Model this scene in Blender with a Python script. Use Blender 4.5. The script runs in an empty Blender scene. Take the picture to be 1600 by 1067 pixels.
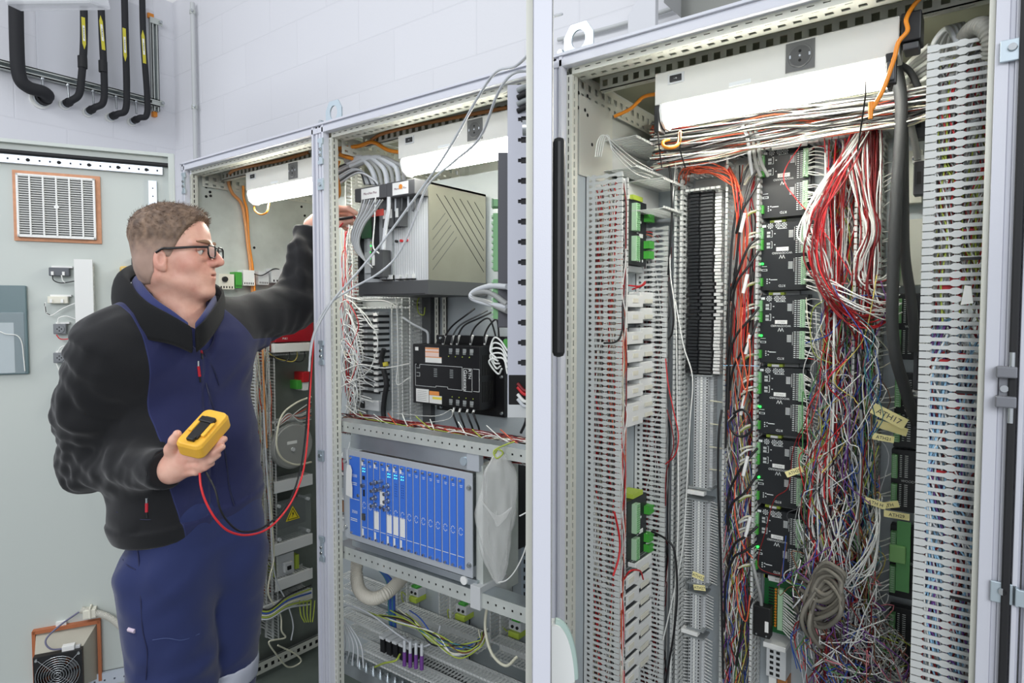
import bpy, math, random
import numpy as np
from mathutils import Vector, Matrix
SC = bpy.context.scene
COL = SC.collection
# ------------------------------------------------------------------ camera
FPX = 1000.0
CAM = Vector((2.359, -1.1435, 1.559))
YAW, PITCH = math.radians(36.98), math.radians(2.49)
cam_d = bpy.data.cameras.new('camera'); cam = bpy.data.objects.new('camera', cam_d); COL.objects.link(cam)
cam_d.sensor_width = 36; cam_d.lens = 36*FPX/1600; cam_d.clip_start = .02; cam_d.clip_end = 60
cam.location = CAM; cam.rotation_euler = (math.pi/2-PITCH, 0, YAW)
SC.camera = cam
# ------------------------------------------------------------------ world, lights, exposure
SC.view_settings.view_transform = 'Standard'
SC.view_settings.look = 'None'; SC.view_settings.gamma = 1; SC.view_settings.use_curve_mapping = False
SC.view_settings.exposure = 0.08
w = bpy.data.worlds.new('world'); SC.world = w; w.use_nodes = True
w.node_tree.nodes['Background'].inputs[0].default_value = (.92, .945, 1, 1)
w.node_tree.nodes['Background'].inputs[1].default_value = .62
def area(name, loc, target, sx, sy, power, col):
    l = bpy.data.lights.new(name, 'AREA'); l.shape = 'RECTANGLE'; l.size = sx; l.size_y = sy; l.energy = power; l.color = col
    o = bpy.data.objects.new(name, l); COL.objects.link(o); o.location = loc
    o.rotation_euler = (Vector(target)-Vector(loc)).to_track_quat('-Z', 'Y').to_euler(); return o
area('window_daylight', (4.2, -3.6, 2.9), (1.2, 0, 1.1), 2.6, 1.8, 105, (.93, .96, 1))
area('hall_ceiling_lamp', (-.2, -2.4, 3.7), (.3, 0, 1.0), 2.4, .6, 42, (.95, .97, 1))
# ------------------------------------------------------------------ helpers
RN = random.Random(7)
def lin(c):
    c = c/255.0
    return c/12.92 if c <= .04045 else ((c+.055)/1.055)**2.4
MATS = {}
def mat(name, rgb, rough=.5, metal=0.0, bump=0.0, bscale=300, vary=0.0, vscale=20, emit=0, alpha=1, trans=0, coat=0, spec=.5, aniso=None):
    if name in MATS: return MATS[name]
    m = bpy.data.materials.new(name); m.use_nodes = True; nt = m.node_tree; b = nt.nodes['Principled BSDF']
    c = (lin(rgb[0]), lin(rgb[1]), lin(rgb[2]), 1)
    b.inputs['Base Color'].default_value = c; b.inputs['Roughness'].default_value = rough; b.inputs['Metallic'].default_value = metal
    b.inputs['Specular IOR Level'].default_value = spec
    if coat: b.inputs['Coat Weight'].default_value = coat
    if trans: b.inputs['Transmission Weight'].default_value = trans
    if alpha < 1: b.inputs['Alpha'].default_value = alpha
    if emit: b.inputs['Emission Color'].default_value = c; b.inputs['Emission Strength'].default_value = emit
    if bump or vary:
        tc = nt.nodes.new('ShaderNodeTexCoord')
        mp = nt.nodes.new('ShaderNodeMapping'); nt.links.new(tc.outputs['Object'], mp.inputs[0])
        if aniso: mp.inputs['Scale'].default_value = aniso
    if vary:
        n = nt.nodes.new('ShaderNodeTexNoise'); n.inputs['Scale'].default_value = vscale; n.inputs['Detail'].default_value = 4
        nt.links.new(mp.outputs[0], n.inputs[0])
        r = nt.nodes.new('ShaderNodeMapRange'); r.inputs[1].default_value = .3; r.inputs[2].default_value = .7
        r.inputs[3].default_value = 1-vary; r.inputs[4].default_value = 1+vary
        nt.links.new(n.outputs[0], r.inputs[0])
        mx = nt.nodes.new('ShaderNodeVectorMath'); mx.operation = 'SCALE'; mx.inputs[0].default_value = c[:3]
        nt.links.new(r.outputs[0], mx.inputs['Scale']); nt.links.new(mx.outputs[0], b.inputs['Base Color'])
    if bump:
        n = nt.nodes.new('ShaderNodeTexNoise'); n.inputs['Scale'].default_value = bscale; n.inputs['Detail'].default_value = 3
        nt.links.new(mp.outputs[0], n.inputs[0])
        bp = nt.nodes.new('ShaderNodeBump'); bp.inputs['Strength'].default_value = bump; bp.inputs['Distance'].default_value = .002
        nt.links.new(n.outputs[0], bp.inputs['Height']); nt.links.new(bp.outputs[0], b.inputs['Normal'])
    MATS[name] = m; return m
powder = mat('powder', (198, 202, 198), .45, bump=.12, bscale=900)
frame_m = mat('frame_paint', (203, 205, 214), .4, bump=.05, bscale=700)
flange = mat('flange_zinc', (205, 206, 196), .45, .15)
galv = mat('galvanised', (198, 203, 198), .38, .3, bump=.08, bscale=60, vary=.1, vscale=14)
galv2 = mat('galvanised_bright', (186, 194, 198), .3, .75, vary=.1, vscale=9)
plate_m = mat('mounting_plate', (186, 194, 198), .45, .35, vary=.05, vscale=6)
floorplate = mat('floor_plate', (120, 130, 124), .3, .5, vary=.1, vscale=8)
duct_m = mat('duct_plastic', (198, 201, 199), .5)
ductlid = mat('duct_lid', (222, 224, 222), .45)
white = mat('white_plastic', (232, 233, 230), .45)
cream = mat('cream_plastic', (222, 220, 205), .5)
lgrey = mat('light_grey_plastic', (196, 199, 200), .5)
mgrey = mat('mid_grey_plastic', (140, 145, 146), .5)
dgrey = mat('dark_grey_plastic', (72, 74, 76), .5)
black = mat('black_plastic', (22, 23, 25), .45)
module_m = mat('module_black', (30, 33, 37), .42, bump=.05, bscale=1500)
ink = mat('white_ink', (214, 218, 218), .6)
dark = mat('dark_gap', (14, 14, 14), .8)
rubber = mat('rubber_black', (24, 25, 28), .65, bump=.2, bscale=1500)
foam = mat('pipe_foam', (29, 30, 34), .75, bump=.25, bscale=500)
steel = mat('steel', (190, 195, 198), .25, .9)
zinc = mat('zinc_bracket', (190, 204, 212), .35, .6)
green = mat('terminal_green', (120, 178, 120), .45)
green2 = mat('terminal_green_vivid', (70, 160, 60), .45)
palegreen = mat('terminal_palegreen', (172, 206, 172), .5)
pcb = mat('circuit_green', (22, 88, 44), .4)
gyel = mat('earth_terminal', (170, 190, 70), .5)
redp = mat('red_plastic', (190, 30, 38), .45)
redbox = mat('red_device', (158, 22, 36), .4, bump=.05)
bluep = mat('rack_blue', (62, 116, 214), .5)
led = mat('led_green', (40, 255, 70), .3, emit=4)
ledc = mat('led_cyan', (90, 230, 220), .3, emit=1.5)
orange = mat('cable_orange', (226, 138, 34), .45)
orange_g = mat('gasket_orange', (206, 150, 116), .7, bump=.3, bscale=300, vary=.1, vscale=60)
copper = mat('copper_strip', (176, 104, 66), .5, bump=.2, bscale=500)
lamp_glow = mat('lamp_diffuser', (255, 252, 240), .4, emit=34)
lampgrey = mat('lamp_housing', (206, 206, 200), .45)
conduit_m = mat('conduit_grey', (200, 198, 188), .5)
tagy = mat('tag_yellow', (240, 230, 166), .7)
W = {k: mat('wire_'+k, v, .45) for k, v in dict(white=(226, 228, 224), cream=(214, 212, 190), grey=(150, 152, 150), red=(196, 34, 40), dkred=(122, 24, 28),
     orange=(208, 92, 60), black=(24, 24, 27), blue=(46, 80, 160), purple=(108, 62, 136), gy=(160, 176, 66), brown=(112, 72, 44), lgrey=(196, 200, 204),
     dgrey=(74, 76, 78), green=(70, 130, 70), skyblue=(150, 196, 226), teal=(60, 120, 130), pink=(216, 130, 140), yellow=(200, 184, 96)).items()}

class F:
    """local frame of a surface: x to the right for someone facing it, z up, n towards them"""
    def __init__(s, o, n, up=(0, 0, 1)):
        s.o = Vector(o); s.n = Vector(n).normalized(); s.z = Vector(up).normalized(); s.x = s.z.cross(s.n).normalized(); s.z = s.n.cross(s.x)
    def p(s, x, z, n=0): return s.o+s.x*x+s.z*z+s.n*n
    def sub(s, x, z, n=0, ang=0):
        f = F(s.p(x, z, n), s.n, s.z*math.cos(ang)-s.x*math.sin(ang)); return f
RX = Vector((math.cos(YAW), math.sin(YAW), 0)); RF = Vector((-math.sin(YAW), math.cos(YAW), 0))
CUP = RF*math.sin(PITCH)+Vector((0, 0, math.cos(PITCH))); CF = RF*math.cos(PITCH)-Vector((0, 0, math.sin(PITCH)))
def ray(px, py): return CF+RX*((px-800)/FPX)+CUP*((533.5-py)/FPX)
def P(px, py, Z):
    """the world point seen at a pixel, at horizontal forward distance Z"""
    d = ray(px, py); return CAM+d*(Z/d.dot(RF))
def hit(f, px, py, n=0):
    d = ray(px, py); o = f.p(0, 0, n); t = (o-CAM).dot(f.n)/d.dot(f.n); q = CAM+d*t-f.o
    return q.dot(f.x), q.dot(f.z)
def on(f, px, py, n=0):
    x, z = hit(f, px, py, n); return f.p(x, z, n)
def rect(f, x0, y0, x1, y1, n=0):
    """local x0,x1,z0,z1 of the plane patch between two pixels (mid heights)"""
    ym = (y0+y1)/2; xm = (x0+x1)/2
    return hit(f, x0, ym, n)[0], hit(f, x1, ym, n)[0], hit(f, xm, y1, n)[1], hit(f, xm, y0, n)[1]

class MB:
    def __init__(s): s.v = []; s.f = []; s.m = []; s.mats = []; s.smooth = []
    def mi(s, m):
        if m not in s.mats: s.mats.append(m)
        return s.mats.index(m)
    def add(s, vs, fs, m, smooth=False):
        b = len(s.v); i = s.mi(m); s.v.extend([tuple(q) for q in vs])
        for f in fs: s.f.append([b+k for k in f]); s.m.append(i); s.smooth.append(smooth)
        return s
    def box(s, f, x0, x1, z0, z1, n0, n1, m):
        vs = [f.p(x, z, n) for n in (n0, n1) for z in (z0, z1) for x in (x0, x1)]
        return s.add(vs, [(0, 2, 3, 1), (4, 5, 7, 6), (0, 1, 5, 4), (2, 6, 7, 3), (0, 4, 6, 2), (1, 3, 7, 5)], m)
    def prism(s, f, poly, n0, n1, m):
        k = len(poly); vs = [f.p(x, z, n0) for x, z in poly]+[f.p(x, z, n1) for x, z in poly]
        return s.add(vs, [tuple(range(k))[::-1], tuple(range(k, 2*k))]+[(i, (i+1) % k, k+(i+1) % k, k+i) for i in range(k)], m)
    def frus(s, f, x0, x1, z0, z1, n0, n1, i, m):
        """box whose outer face is inset by i"""
        vs = [f.p(x, z, n0) for z in (z0, z1) for x in (x0, x1)]+[f.p(x, z, n1) for z in (z0+i, z1-i) for x in (x0+i, x1-i)]
        return s.add(vs, [(0, 2, 3, 1), (4, 5, 7, 6), (0, 1, 5, 4), (2, 6, 7, 3), (0, 4, 6, 2), (1, 3, 7, 5)], m)
    def cyl(s, a, b, r, m, k=12, r2=None, smooth=True, caps=True):
        a = Vector(a); b = Vector(b); d = (b-a).normalized(); r2 = r if r2 is None else r2
        u = d.orthogonal().normalized(); v = d.cross(u)
        vs = [a+(u*math.cos(6.28318*i/k)+v*math.sin(6.28318*i/k))*r for i in range(k)]+[b+(u*math.cos(6.28318*i/k)+v*math.sin(6.28318*i/k))*r2 for i in range(k)]
        s.add(vs, [(i, (i+1) % k, k+(i+1) % k, k+i) for i in range(k)], m, smooth)
        if caps: s.add(vs, [tuple(range(k))[::-1], tuple(range(k, 2*k))], m)
        return s
    def disc(s, f, x, z, n0, n1, r, m, k=16, r2=None): return s.cyl(f.p(x, z, n0), f.p(x, z, n1), r, m, k, r2)
    def sphere(s, c, r, m, k=10):
        c = Vector(c); vs = []; fs = []; h = k//2+1
        for i in range(h+1):
            for j in range(k):
                th = math.pi*i/h; ph = 2*math.pi*j/k
                vs.append(c+Vector((math.sin(th)*math.cos(ph), math.sin(th)*math.sin(ph), math.cos(th)))*r)
        for i in range(h):
            for j in range(k): fs.append((i*k+j, (i+1)*k+j, (i+1)*k+(j+1) % k, i*k+(j+1) % k))
        return s.add(vs, fs, m, True)
    def tube(s, pts, r, m, k=6, closed=False, ends=True, rfun=None):
        pts = [Vector(q) for q in pts]; n = len(pts)
        if n < 2: return s
        vs = []; u = None
        for i in range(n):
            a = pts[(i-1) % n] if closed or i > 0 else pts[i]; b = pts[(i+1) % n] if closed or i < n-1 else pts[i]
            t = (b-a)
            if t.length < 1e-9: t = Vector((0, 0, 1))
            t.normalize()
            u = t.orthogonal().normalized() if u is None else (u-t*u.dot(t))
            if u.length < 1e-6: u = t.orthogonal()
            u.normalize(); v = t.cross(u); rr = r if rfun is None else r*rfun(i, i/(n-1))
            for j in range(k):
                c_, s_ = math.cos(2*math.pi*j/k), math.sin(2*math.pi*j/k); vs.append(pts[i]+(u*c_+v*s_)*rr)
        fs = []; L = n if closed else n-1
        for i in range(L):
            a0 = i*k; b0 = ((i+1) % n)*k
            for j in range(k): fs.append((a0+j, a0+(j+1) % k, b0+(j+1) % k, b0+j))
        s.add(vs, fs, m, True)
        if ends and not closed: s.add(vs[:k], [tuple(range(k))[::-1]], m); s.add(vs[-k:], [tuple(range(k))], m)
        return s
    def text(s, f, txt, x, z, n, h, m, align='CENTER', d=.0004):
        vs, fs, wd = text_geo(txt); sc = h/.72
        off = {'CENTER': -wd/2, 'LEFT': 0, 'RIGHT': -wd}[align]
        return s.add([f.p(x+(vx+off)*sc, z+(vy-.36)*sc, n+(d if vz > 0 else 0)) for vx, vy, vz in vs], fs, m)
    def build(s, name, parent=None, bev=0, seg=2):
        me = bpy.data.meshes.new(name); o = bpy.data.objects.new(name, me); COL.objects.link(o)
        org = Vector((0, 0, 0))
        if parent is not None:
            o.parent = parent; q = parent
            while q is not None: org = org+Vector(q.location); q = q.parent
        elif s.v:
            a = np.array(s.v); org = Vector(((a[:, 0].min()+a[:, 0].max())/2, (a[:, 1].min()+a[:, 1].max())/2, a[:, 2].min())); o.location = org
        me.from_pydata([(q[0]-org.x, q[1]-org.y, q[2]-org.z) for q in s.v], [], s.f)
        for m in s.mats: me.materials.append(m)
        me.polygons.foreach_set('material_index', s.m); me.polygons.foreach_set('use_smooth', s.smooth); me.update()
        if bev:
            b = o.modifiers.new('bevel', 'BEVEL'); b.width = bev; b.segments = seg; b.limit_method = 'ANGLE'; b.angle_limit = .7
        return o
_T = {}
def text_geo(txt):
    if txt in _T: return _T[txt]
    c = bpy.data.curves.new('t', 'FONT'); c.body = txt; c.extrude = .001; c.resolution_u = 2
    o = bpy.data.objects.new('t', c); COL.objects.link(o); dg = bpy.context.evaluated_depsgraph_get()
    me = bpy.data.meshes.new_from_object(o.evaluated_get(dg))
    vs = [tuple(v.co) for v in me.vertices]; fs = [tuple(p.vertices) for p in me.polygons]
    wd = max([v[0] for v in vs], default=0); bpy.data.objects.remove(o); bpy.data.curves.remove(c); bpy.data.meshes.remove(me)
    _T[txt] = (vs, fs, wd); return _T[txt]
def tag(o, label, cat, group=None, kind=None):
    o['label'] = label; o['category'] = cat
    if group: o['group'] = group
    if kind: o['kind'] = kind
    return o
def thing(name, loc, label, cat, group=None):
    o = bpy.data.objects.new(name, None); COL.objects.link(o); o.location = Vector(loc); o.empty_display_size = .05
    return tag(o, label, cat, group)
def struct(mb, name, bev=0):
    o = mb.build(name, bev=bev); o['kind'] = 'structure'; return o
def subthing(name, loc, parent, label=None):
    o = bpy.data.objects.new(name, None); COL.objects.link(o); o.parent = parent; o.location = Vector(loc)-Vector(parent.location); o.empty_display_size = .05
    if label: o['label'] = label
    return o
def copy_thing(root, delta, label=None, parent=None):
    c = root.copy(); COL.objects.link(c)
    if parent is not None: c.parent = parent
    else: c.location = Vector(root.location)+Vector(delta)
    if label: c['label'] = label
    for ch in list(root.children): copy_thing(ch, (0, 0, 0), None, c)
    return c
_O1 = ['', 'first', 'second', 'third', 'fourth', 'fifth', 'sixth', 'seventh', 'eighth', 'ninth', 'tenth', 'eleventh', 'twelfth', 'thirteenth', 'fourteenth', 'fifteenth', 'sixteenth', 'seventeenth', 'eighteenth', 'nineteenth']
def ordw(n):
    if n < 20: return _O1[n]
    t, u = divmod(n, 10); base = {2: 'twent', 3: 'thirt', 4: 'fort', 5: 'fift', 6: 'sixt'}[t]
    return base+'ieth' if u == 0 else base+'y-'+_O1[u]
def spline(pts, step=6):
    pts = [Vector(q) for q in pts]; n = len(pts)
    if n < 3: return pts
    out = []
    for i in range(n-1):
        p0 = pts[i-1] if i else pts[0]*2-pts[1]; p1 = pts[i]; p2 = pts[i+1]; p3 = pts[i+2] if i+2 < n else pts[-1]*2-pts[-2]
        for k in range(step):
            t = k/step
            out.append(.5*((2*p1)+(p2-p0)*t+(2*p0-5*p1+4*p2-p3)*t*t+(3*p1-p0-3*p2+p3)*t**3))
    out.append(pts[-1]); return out
def cable(name, pts, r, m, label, cat='cable', group=None, k=8, step=6):
    o = MB().tube(spline(pts, step), r, m, k).build(name); return tag(o, label, cat, group)
def pstrip(mb, o, L, Wd, N, length, width, t, slots, m, back=None):
    """perforated strip with real holes: o corner, L along, Wd across, N thickness; slots: (w0,w1,pitch,slot_len,offset)"""
    o, L, Wd, N = Vector(o), Vector(L).normalized(), Vector(Wd).normalized(), Vector(N).normalized()
    def bx(l0, l1, a0, a1, n0=0, n1=t, mm=m):
        vs = [o+L*l+Wd*a+N*n for n in (n0, n1) for a in (a0, a1) for l in (l0, l1)]
        mb.add(vs, [(0, 2, 3, 1), (4, 5, 7, 6), (0, 1, 5, 4), (2, 6, 7, 3), (0, 4, 6, 2), (1, 3, 7, 5)], mm)
    c = 0
    for (w0, w1, pitch, sl, off) in slots:
        bx(0, length, c, w0); k = 0; l = 0
        while l < length:
            s0 = off+k*pitch
            if s0 >= length: bx(l, length, w0, w1); break
            if s0 > l: bx(l, s0, w0, w1)
            l = s0+sl; k += 1
        c = w1
    bx(0, length, c, width)
    if back: bx(0, length, .001, width-.001, -.006, -.005, back)

# ------------------------------------------------------------------ the room
def wall_mat():
    m = bpy.data.materials.new('painted_blockwork'); m.use_nodes = True; nt = m.node_tree; b = nt.nodes['Principled BSDF']
    b.inputs['Roughness'].default_value = .6
    tc = nt.nodes.new('ShaderNodeTexCoord'); sp = nt.nodes.new('ShaderNodeSeparateXYZ'); ad = nt.nodes.new('ShaderNodeMath'); ad.operation = 'ADD'
    cb = nt.nodes.new('ShaderNodeCombineXYZ'); nt.links.new(tc.outputs['Object'], sp.inputs[0])
    nt.links.new(sp.outputs[0], ad.inputs[0]); nt.links.new(sp.outputs[1], ad.inputs[1]); nt.links.new(ad.outputs[0], cb.inputs[0]); nt.links.new(sp.outputs[2], cb.inputs[1])
    br = nt.nodes.new('ShaderNodeTexBrick'); br.inputs['Scale'].default_value = 1; br.inputs['Brick Width'].default_value = .5; br.inputs['Row Height'].default_value = .24
    br.inputs['Mortar Size'].default_value = .005; br.inputs['Mortar Smooth'].default_value = .6
    c = [lin(x) for x in (226, 227, 232)]
    br.inputs['Color1'].default_value = (*c, 1); br.inputs['Color2'].default_value = (c[0]*.97, c[1]*.97, c[2]*.97, 1); br.inputs['Mortar'].default_value = (c[0]*.95, c[1]*.95, c[2]*.955, 1)
    nt.links.new(cb.outputs[0], br.inputs[0]); nt.links.new(br.outputs[0], b.inputs[0])
    n = nt.nodes.new('ShaderNodeTexNoise'); n.inputs['Scale'].default_value = 60; nt.links.new(tc.outputs['Object'], n.inputs[0])
    mm = nt.nodes.new('ShaderNodeMath'); mm.operation = 'MULTIPLY_ADD'; mm.inputs[1].default_value = -1.0
    ns = nt.nodes.new('ShaderNodeMath'); ns.operation = 'MULTIPLY'; ns.inputs[1].default_value = .35
    nt.links.new(n.outputs[0], ns.inputs[0]); nt.links.new(br.outputs['Fac'], mm.inputs[0]); nt.links.new(ns.outputs[0], mm.inputs[2])
    bp = nt.nodes.new('ShaderNodeBump'); bp.inputs['Strength'].default_value = .35; bp.inputs['Distance'].default_value = .003
    nt.links.new(mm.outputs[0], bp.inputs['Height']); nt.links.new(bp.outputs[0], b.inputs['Normal']); return m
blockwork = wall_mat()
wallp = mat('painted_wall', (214, 216, 222), .6, bump=.2, bscale=90)
FR = F((0, 0, 0), (0, -1, 0))                    # cabinet fronts, y=0 : local x = world x, n towards the hall
WALL_Y = .95; WX = on(F((0, WALL_Y, 0), (0, -1, 0)), 273, 150).x
struct(MB().box(FR, WX-.2, 5.2, 0, 3.6, -WALL_Y-.2, -WALL_Y, blockwork), 'wall_back')
FW = F((WX, 0, 0), (1, 0, 0))
struct(MB().box(FW, -3.6, WALL_Y, 0, 3.6, -.2, 0, blockwork), 'wall_left')
struct(MB().box(FR, WX-.2, 5.2, -.1, 0, -WALL_Y-.2, 3.6, mat('floor_screed', (120, 122, 120), .5, vary=.1, vscale=5)), 'floor')
# raised smooth panel on the pipe wall
a = hit(FW, 57, 130); b_ = hit(FW, 262, 40); e = hit(FW, 270, 190)
struct(MB().box(FW, hit(FW, 57, 100)[0], hit(FW, 240, 100)[0], hit(FW, 140, 137)[1], 3.5, 0, .015, wallp), 'trim_1', .004)
# conduit in the corner
xq, zq = hit(FR, 303, 120, -WALL_Y+.03)
o = thing('conduit_pipe', (xq, WALL_Y-.03, 0), 'thin grey vertical conduit pipe in the corner of the block walls', 'pipe')
MB().cyl((xq, WALL_Y-.03, .2), (xq, WALL_Y-.03, 3.5), .014, lgrey, 12).build('tube', o)
for pyc in (18, 168):
    z = hit(FR, 303, pyc, -WALL_Y+.03)[1]
    MB().cyl((xq, WALL_Y-.03, z-.012), (xq, WALL_Y-.03, z+.012), .018, galv, 12).cyl((xq, WALL_Y-.03, z), (xq+.03, WALL_Y-.05, z), .008, steel, 8).build('clamp', o)
# ------------------------------------------------------------------ pipes on the side wall
NP = .10
strut_pts = [on(FW, 30, 103, .04), on(FW, 248, 167, .04)]
zs = (strut_pts[0].z+strut_pts[1].z)/2; y0, y1 = strut_pts[0].y-.3, strut_pts[1].y
o = thing('strut_channel', FW.p((y0+y1)/2, zs, 0), 'horizontal galvanised strut channel on the wall behind the black pipes', 'rail')
mb = MB()
mb.box(FW, y0, y1, zs-.022, zs-.016, .015, .06, galv).box(FW, y0, y1, zs+.016, zs+.022, .015, .06, galv).box(FW, y0, y1, zs-.022, zs+.022, .015, .018, galv2)
mb.box(FW, y0, y1, zs-.022, zs-.01, .056, .06, galv).box(FW, y0, y1, zs+.01, zs+.022, .056, .06, galv); mb.build('rail', o)
vx = hit(FW, 241, 100, .03)[0]
vz1 = hit(FW, 241, 30, .03)[1]
v = thing('strut_upright', FW.p(vx, zs, 0), 'vertical galvanised strut beside the pipes with orange sealant at its ends', 'rail')
MB().box(FW, vx-.02, vx+.02, zs-.05, vz1, .018, .022, galv2).box(FW, vx-.02, vx-.016, zs-.05, vz1, .018, .05, galv).box(FW, vx+.016, vx+.02, zs-.05, vz1, .018, .05, galv).box(FW, vx-.02, vx-.008, zs-.05, vz1, .046, .05, galv).box(FW, vx+.008, vx+.02, zs-.05, vz1, .046, .05, galv).build('rail', v)
MB().box(FW, vx-.012, vx+.012, zs-.08, zs-.05, .0, .03, orange).box(FW, vx-.03, vx+.005, vz1, vz1+.03, 0, .03, orange).build('sealant', v)
for zz in (zs+.005, hit(FW, 241, 35, .03)[1]):
    MB().box(FW, vx-.03, vx+.045, zz-.018, zz+.018, .05, .056, galv).cyl(FW.p(vx+.03, zz, .05), FW.p(vx+.03, zz, .075), .01, steel, 6).build('bracket', v)
def pipe(pts, r, label, collar=None, tagrng=None, up=True):
    path = [on(FW, x, y, n) for x, y, n in pts]
    c = path[-1]
    o = thing('insulated_pipe', FW.p((c-FW.o).dot(FW.x), c.z, 0), label, 'pipe', 'black insulated pipes on the wall')
    sp = spline(path, 8); MB().tube(sp, r, foam, 16).build('insulation', o)
    x, z = (path[-1]-FW.o).dot(FW.x), path[-1].z
    MB().disc(FW, x, z, 0, .012, r*1.5, white, 20).build('wall_rosette', o)
    d = (path[-1]-path[-2]).normalized()
    for k in (.25, .6): 
        q = path[-1].lerp(path[-2], k); MB().cyl(q-d*.008, q+d*.008, r*1.22, rubber if k > .4 else steel, 16).build('clamp_ring', o)
    if collar:
        q = on(FW, collar[0], collar[1], pts[0][2]); MB().cyl(q-Vector((0, 0, .03)), q+Vector((0, 0, .035)), r*1.25, rubber, 16).build('joint_collar', o)
    if tagrng:
        (ax, ay), (bx, by) = tagrng; n = pts[0][2]+r+.001
        A = hit(FW, ax, ay, n); B = hit(FW, bx, by, n); cx = (A[0]+B[0])/2; ww = .009
        L = A[1]-B[1]; f = FW.sub(cx, (A[1]+B[1])/2, n)
        s = 1 if up else -1
        tm = mat('tag_olive', (206, 196, 60), .5)
        lean = (A[0]-B[0])/2
        mbt = MB(); pl = lambda x, z: (x+lean*2*z/L, z)
        mbt.prism(f, [pl(-ww, -s*L/2), pl(ww, -s*L/2), pl(ww, s*L*.33), pl(0, s*L/2), pl(-ww, s*L*.33)][::s], -.002, .0006, tm)
        mbt.prism(f, [pl(-ww*.6, -L*.24), pl(ww*.6, -L*.24), pl(ww*.6, L*.24), pl(-ww*.6, L*.24)], .0006, .001, white)
        f2 = f.sub(0, 0, 0, -math.pi/2); mbt.text(f2, 'VORLAUF' if up else 'RUECKLAUF', 0, 0, .001, .008, dgrey)
        mbt.build('flow_label', o)
    return o
pipe([(24, -80, NP), (26, 60, NP), (30, 118, NP), (44, 136, NP), (66, 143, NP), (74, 150, NP*.75), (62, 156, .0)], .034, 'thickest black insulated pipe bending under the strut, no flow label')
pipe([(130, -60, NP), (131, 60, NP), (127, 125, NP), (123, 148, NP), (112, 157, .08), (100, 164, 0)], .0195, 'black insulated pipe next to the thickest one, yellow label arrow pointing down', (129, 98), ((130, 27), (132, 77)), False)
pipe([(155, -60, NP), (160, 60, NP), (163, 130, NP), (161, 160, NP), (148, 168, .08), (136, 176, 0)], .0185, 'black insulated pipe with upward yellow arrow and a joint collar', (161, 105), ((157, 24), (162, 78)), True)
pipe([(193, -60, NP), (196, 60, NP), (198, 140, NP), (196, 172, NP), (184, 178, .08), (171, 184, 0)], .0185, 'black insulated pipe without collar, yellow arrow pointing down', None, ((194, 44), (196, 96)), False)
pipe([(221, -60, NP), (224, 60, NP), (230, 150, NP), (229, 180, NP), (218, 184, .08), (205, 191, 0)], .0175, 'black insulated pipe nearest the vertical strut, upward yellow arrow', None, ((223, 47), (226, 99)), True)
for i, (px, py) in enumerate(((66, 126), (106, 137), (145, 148), (181, 158), (212, 166))):
    x, z = hit(FW, px, py, .05)
    tag(MB().cyl(FW.p(x, zs-.02, .05), FW.p(x, zs-.10, .06), .006, steel, 8).cyl(FW.p(x, zs-.02, .05), FW.p(x, zs-.03, .05), .014, steel, 6).build('threaded_hanger'), 'short threaded steel hanger under the strut, one beside each black pipe', 'hanger', 'hangers under the strut')
# luminaire corner at the top of the pipe wall
A = P(110, 6, 2.55)
f = F(A, (.5, -.7, -.35)); lo = thing('ceiling_luminaire', A, 'clear plastic cover of a hanging lamp over the pipes, cut by the frame', 'lamp')
MB().frus(f, -.28, .1, -.02, .30, -.1, 0, .02, mat('clear_cover', (222, 224, 228), .15, alpha=.55)).build('cover', lo, .01)
MB().box(f, -.26, .08, 0, .28, -.12, -.105, white).build('housing', lo)
# ------------------------------------------------------------------ three bayed cabinets
T0, T1 = .1, 2.1
CABS = []
def post(root, x0, side, name='post'):
    """vertical frame post; side=+1: opening on its +x side (its outer edge at x0), -1 mirrored"""
    s = side; X = lambda a: x0+s*a
    def bx(mb, a0, a1, z0, z1, n0, n1, m):
        xa, xb = sorted((X(a0), X(a1))); mb.box(FR, xa, xb, z0, z1, n0, n1, m)
    mb = MB()
    bx(mb, .002, .012, T0, T1, -.02, -.004, frame_m); bx(mb, .012, .019, T0, T1, -.02, -.008, frame_m); bx(mb, .019, .027, T0, T1, -.022, -.001, frame_m)
    p = mb.build(name, root, .001)
    if abs(x0-2.4) < 1e-6:
        mb = MB(); bx(mb, .027, .034, T0+.03, T1-.04, -.02, -.006, frame_m); bx(mb, .034, .050, T0+.03, T1-.04, -.02, -.003, frame_m); bx(mb, .050, .058, T0+.03, T1-.04, -.022, -.012, flange); mb.build('inner_flange', p, .001); return
    mb = MB()
    # perforated inner flanges facing the hall and facing the opening
    pstrip(mb, (X(.027), .02, T0+.03), (0, 0, 1), (s, 0, 0), (0, 1, 0), T1-T0-.07, .012, .002, [(.003, .006, .018, .012, .006)], flange, dark if False else None)
    bx(mb, .027, .039, T0+.03, T1-.04, -.03, -.0285, dark)
    pstrip(mb, (X(.039), .02, T0+.03), (0, 0, 1), (0, 1, 0), (s, 0, 0), T1-T0-.07, .022, .002, [(.007, .011, .018, .012, .01)], flange)
    bx(mb, .028, .034, T0+.03, T1-.04, -.042, -.022, dark)
    mb.build('inner_flange', p)
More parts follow.
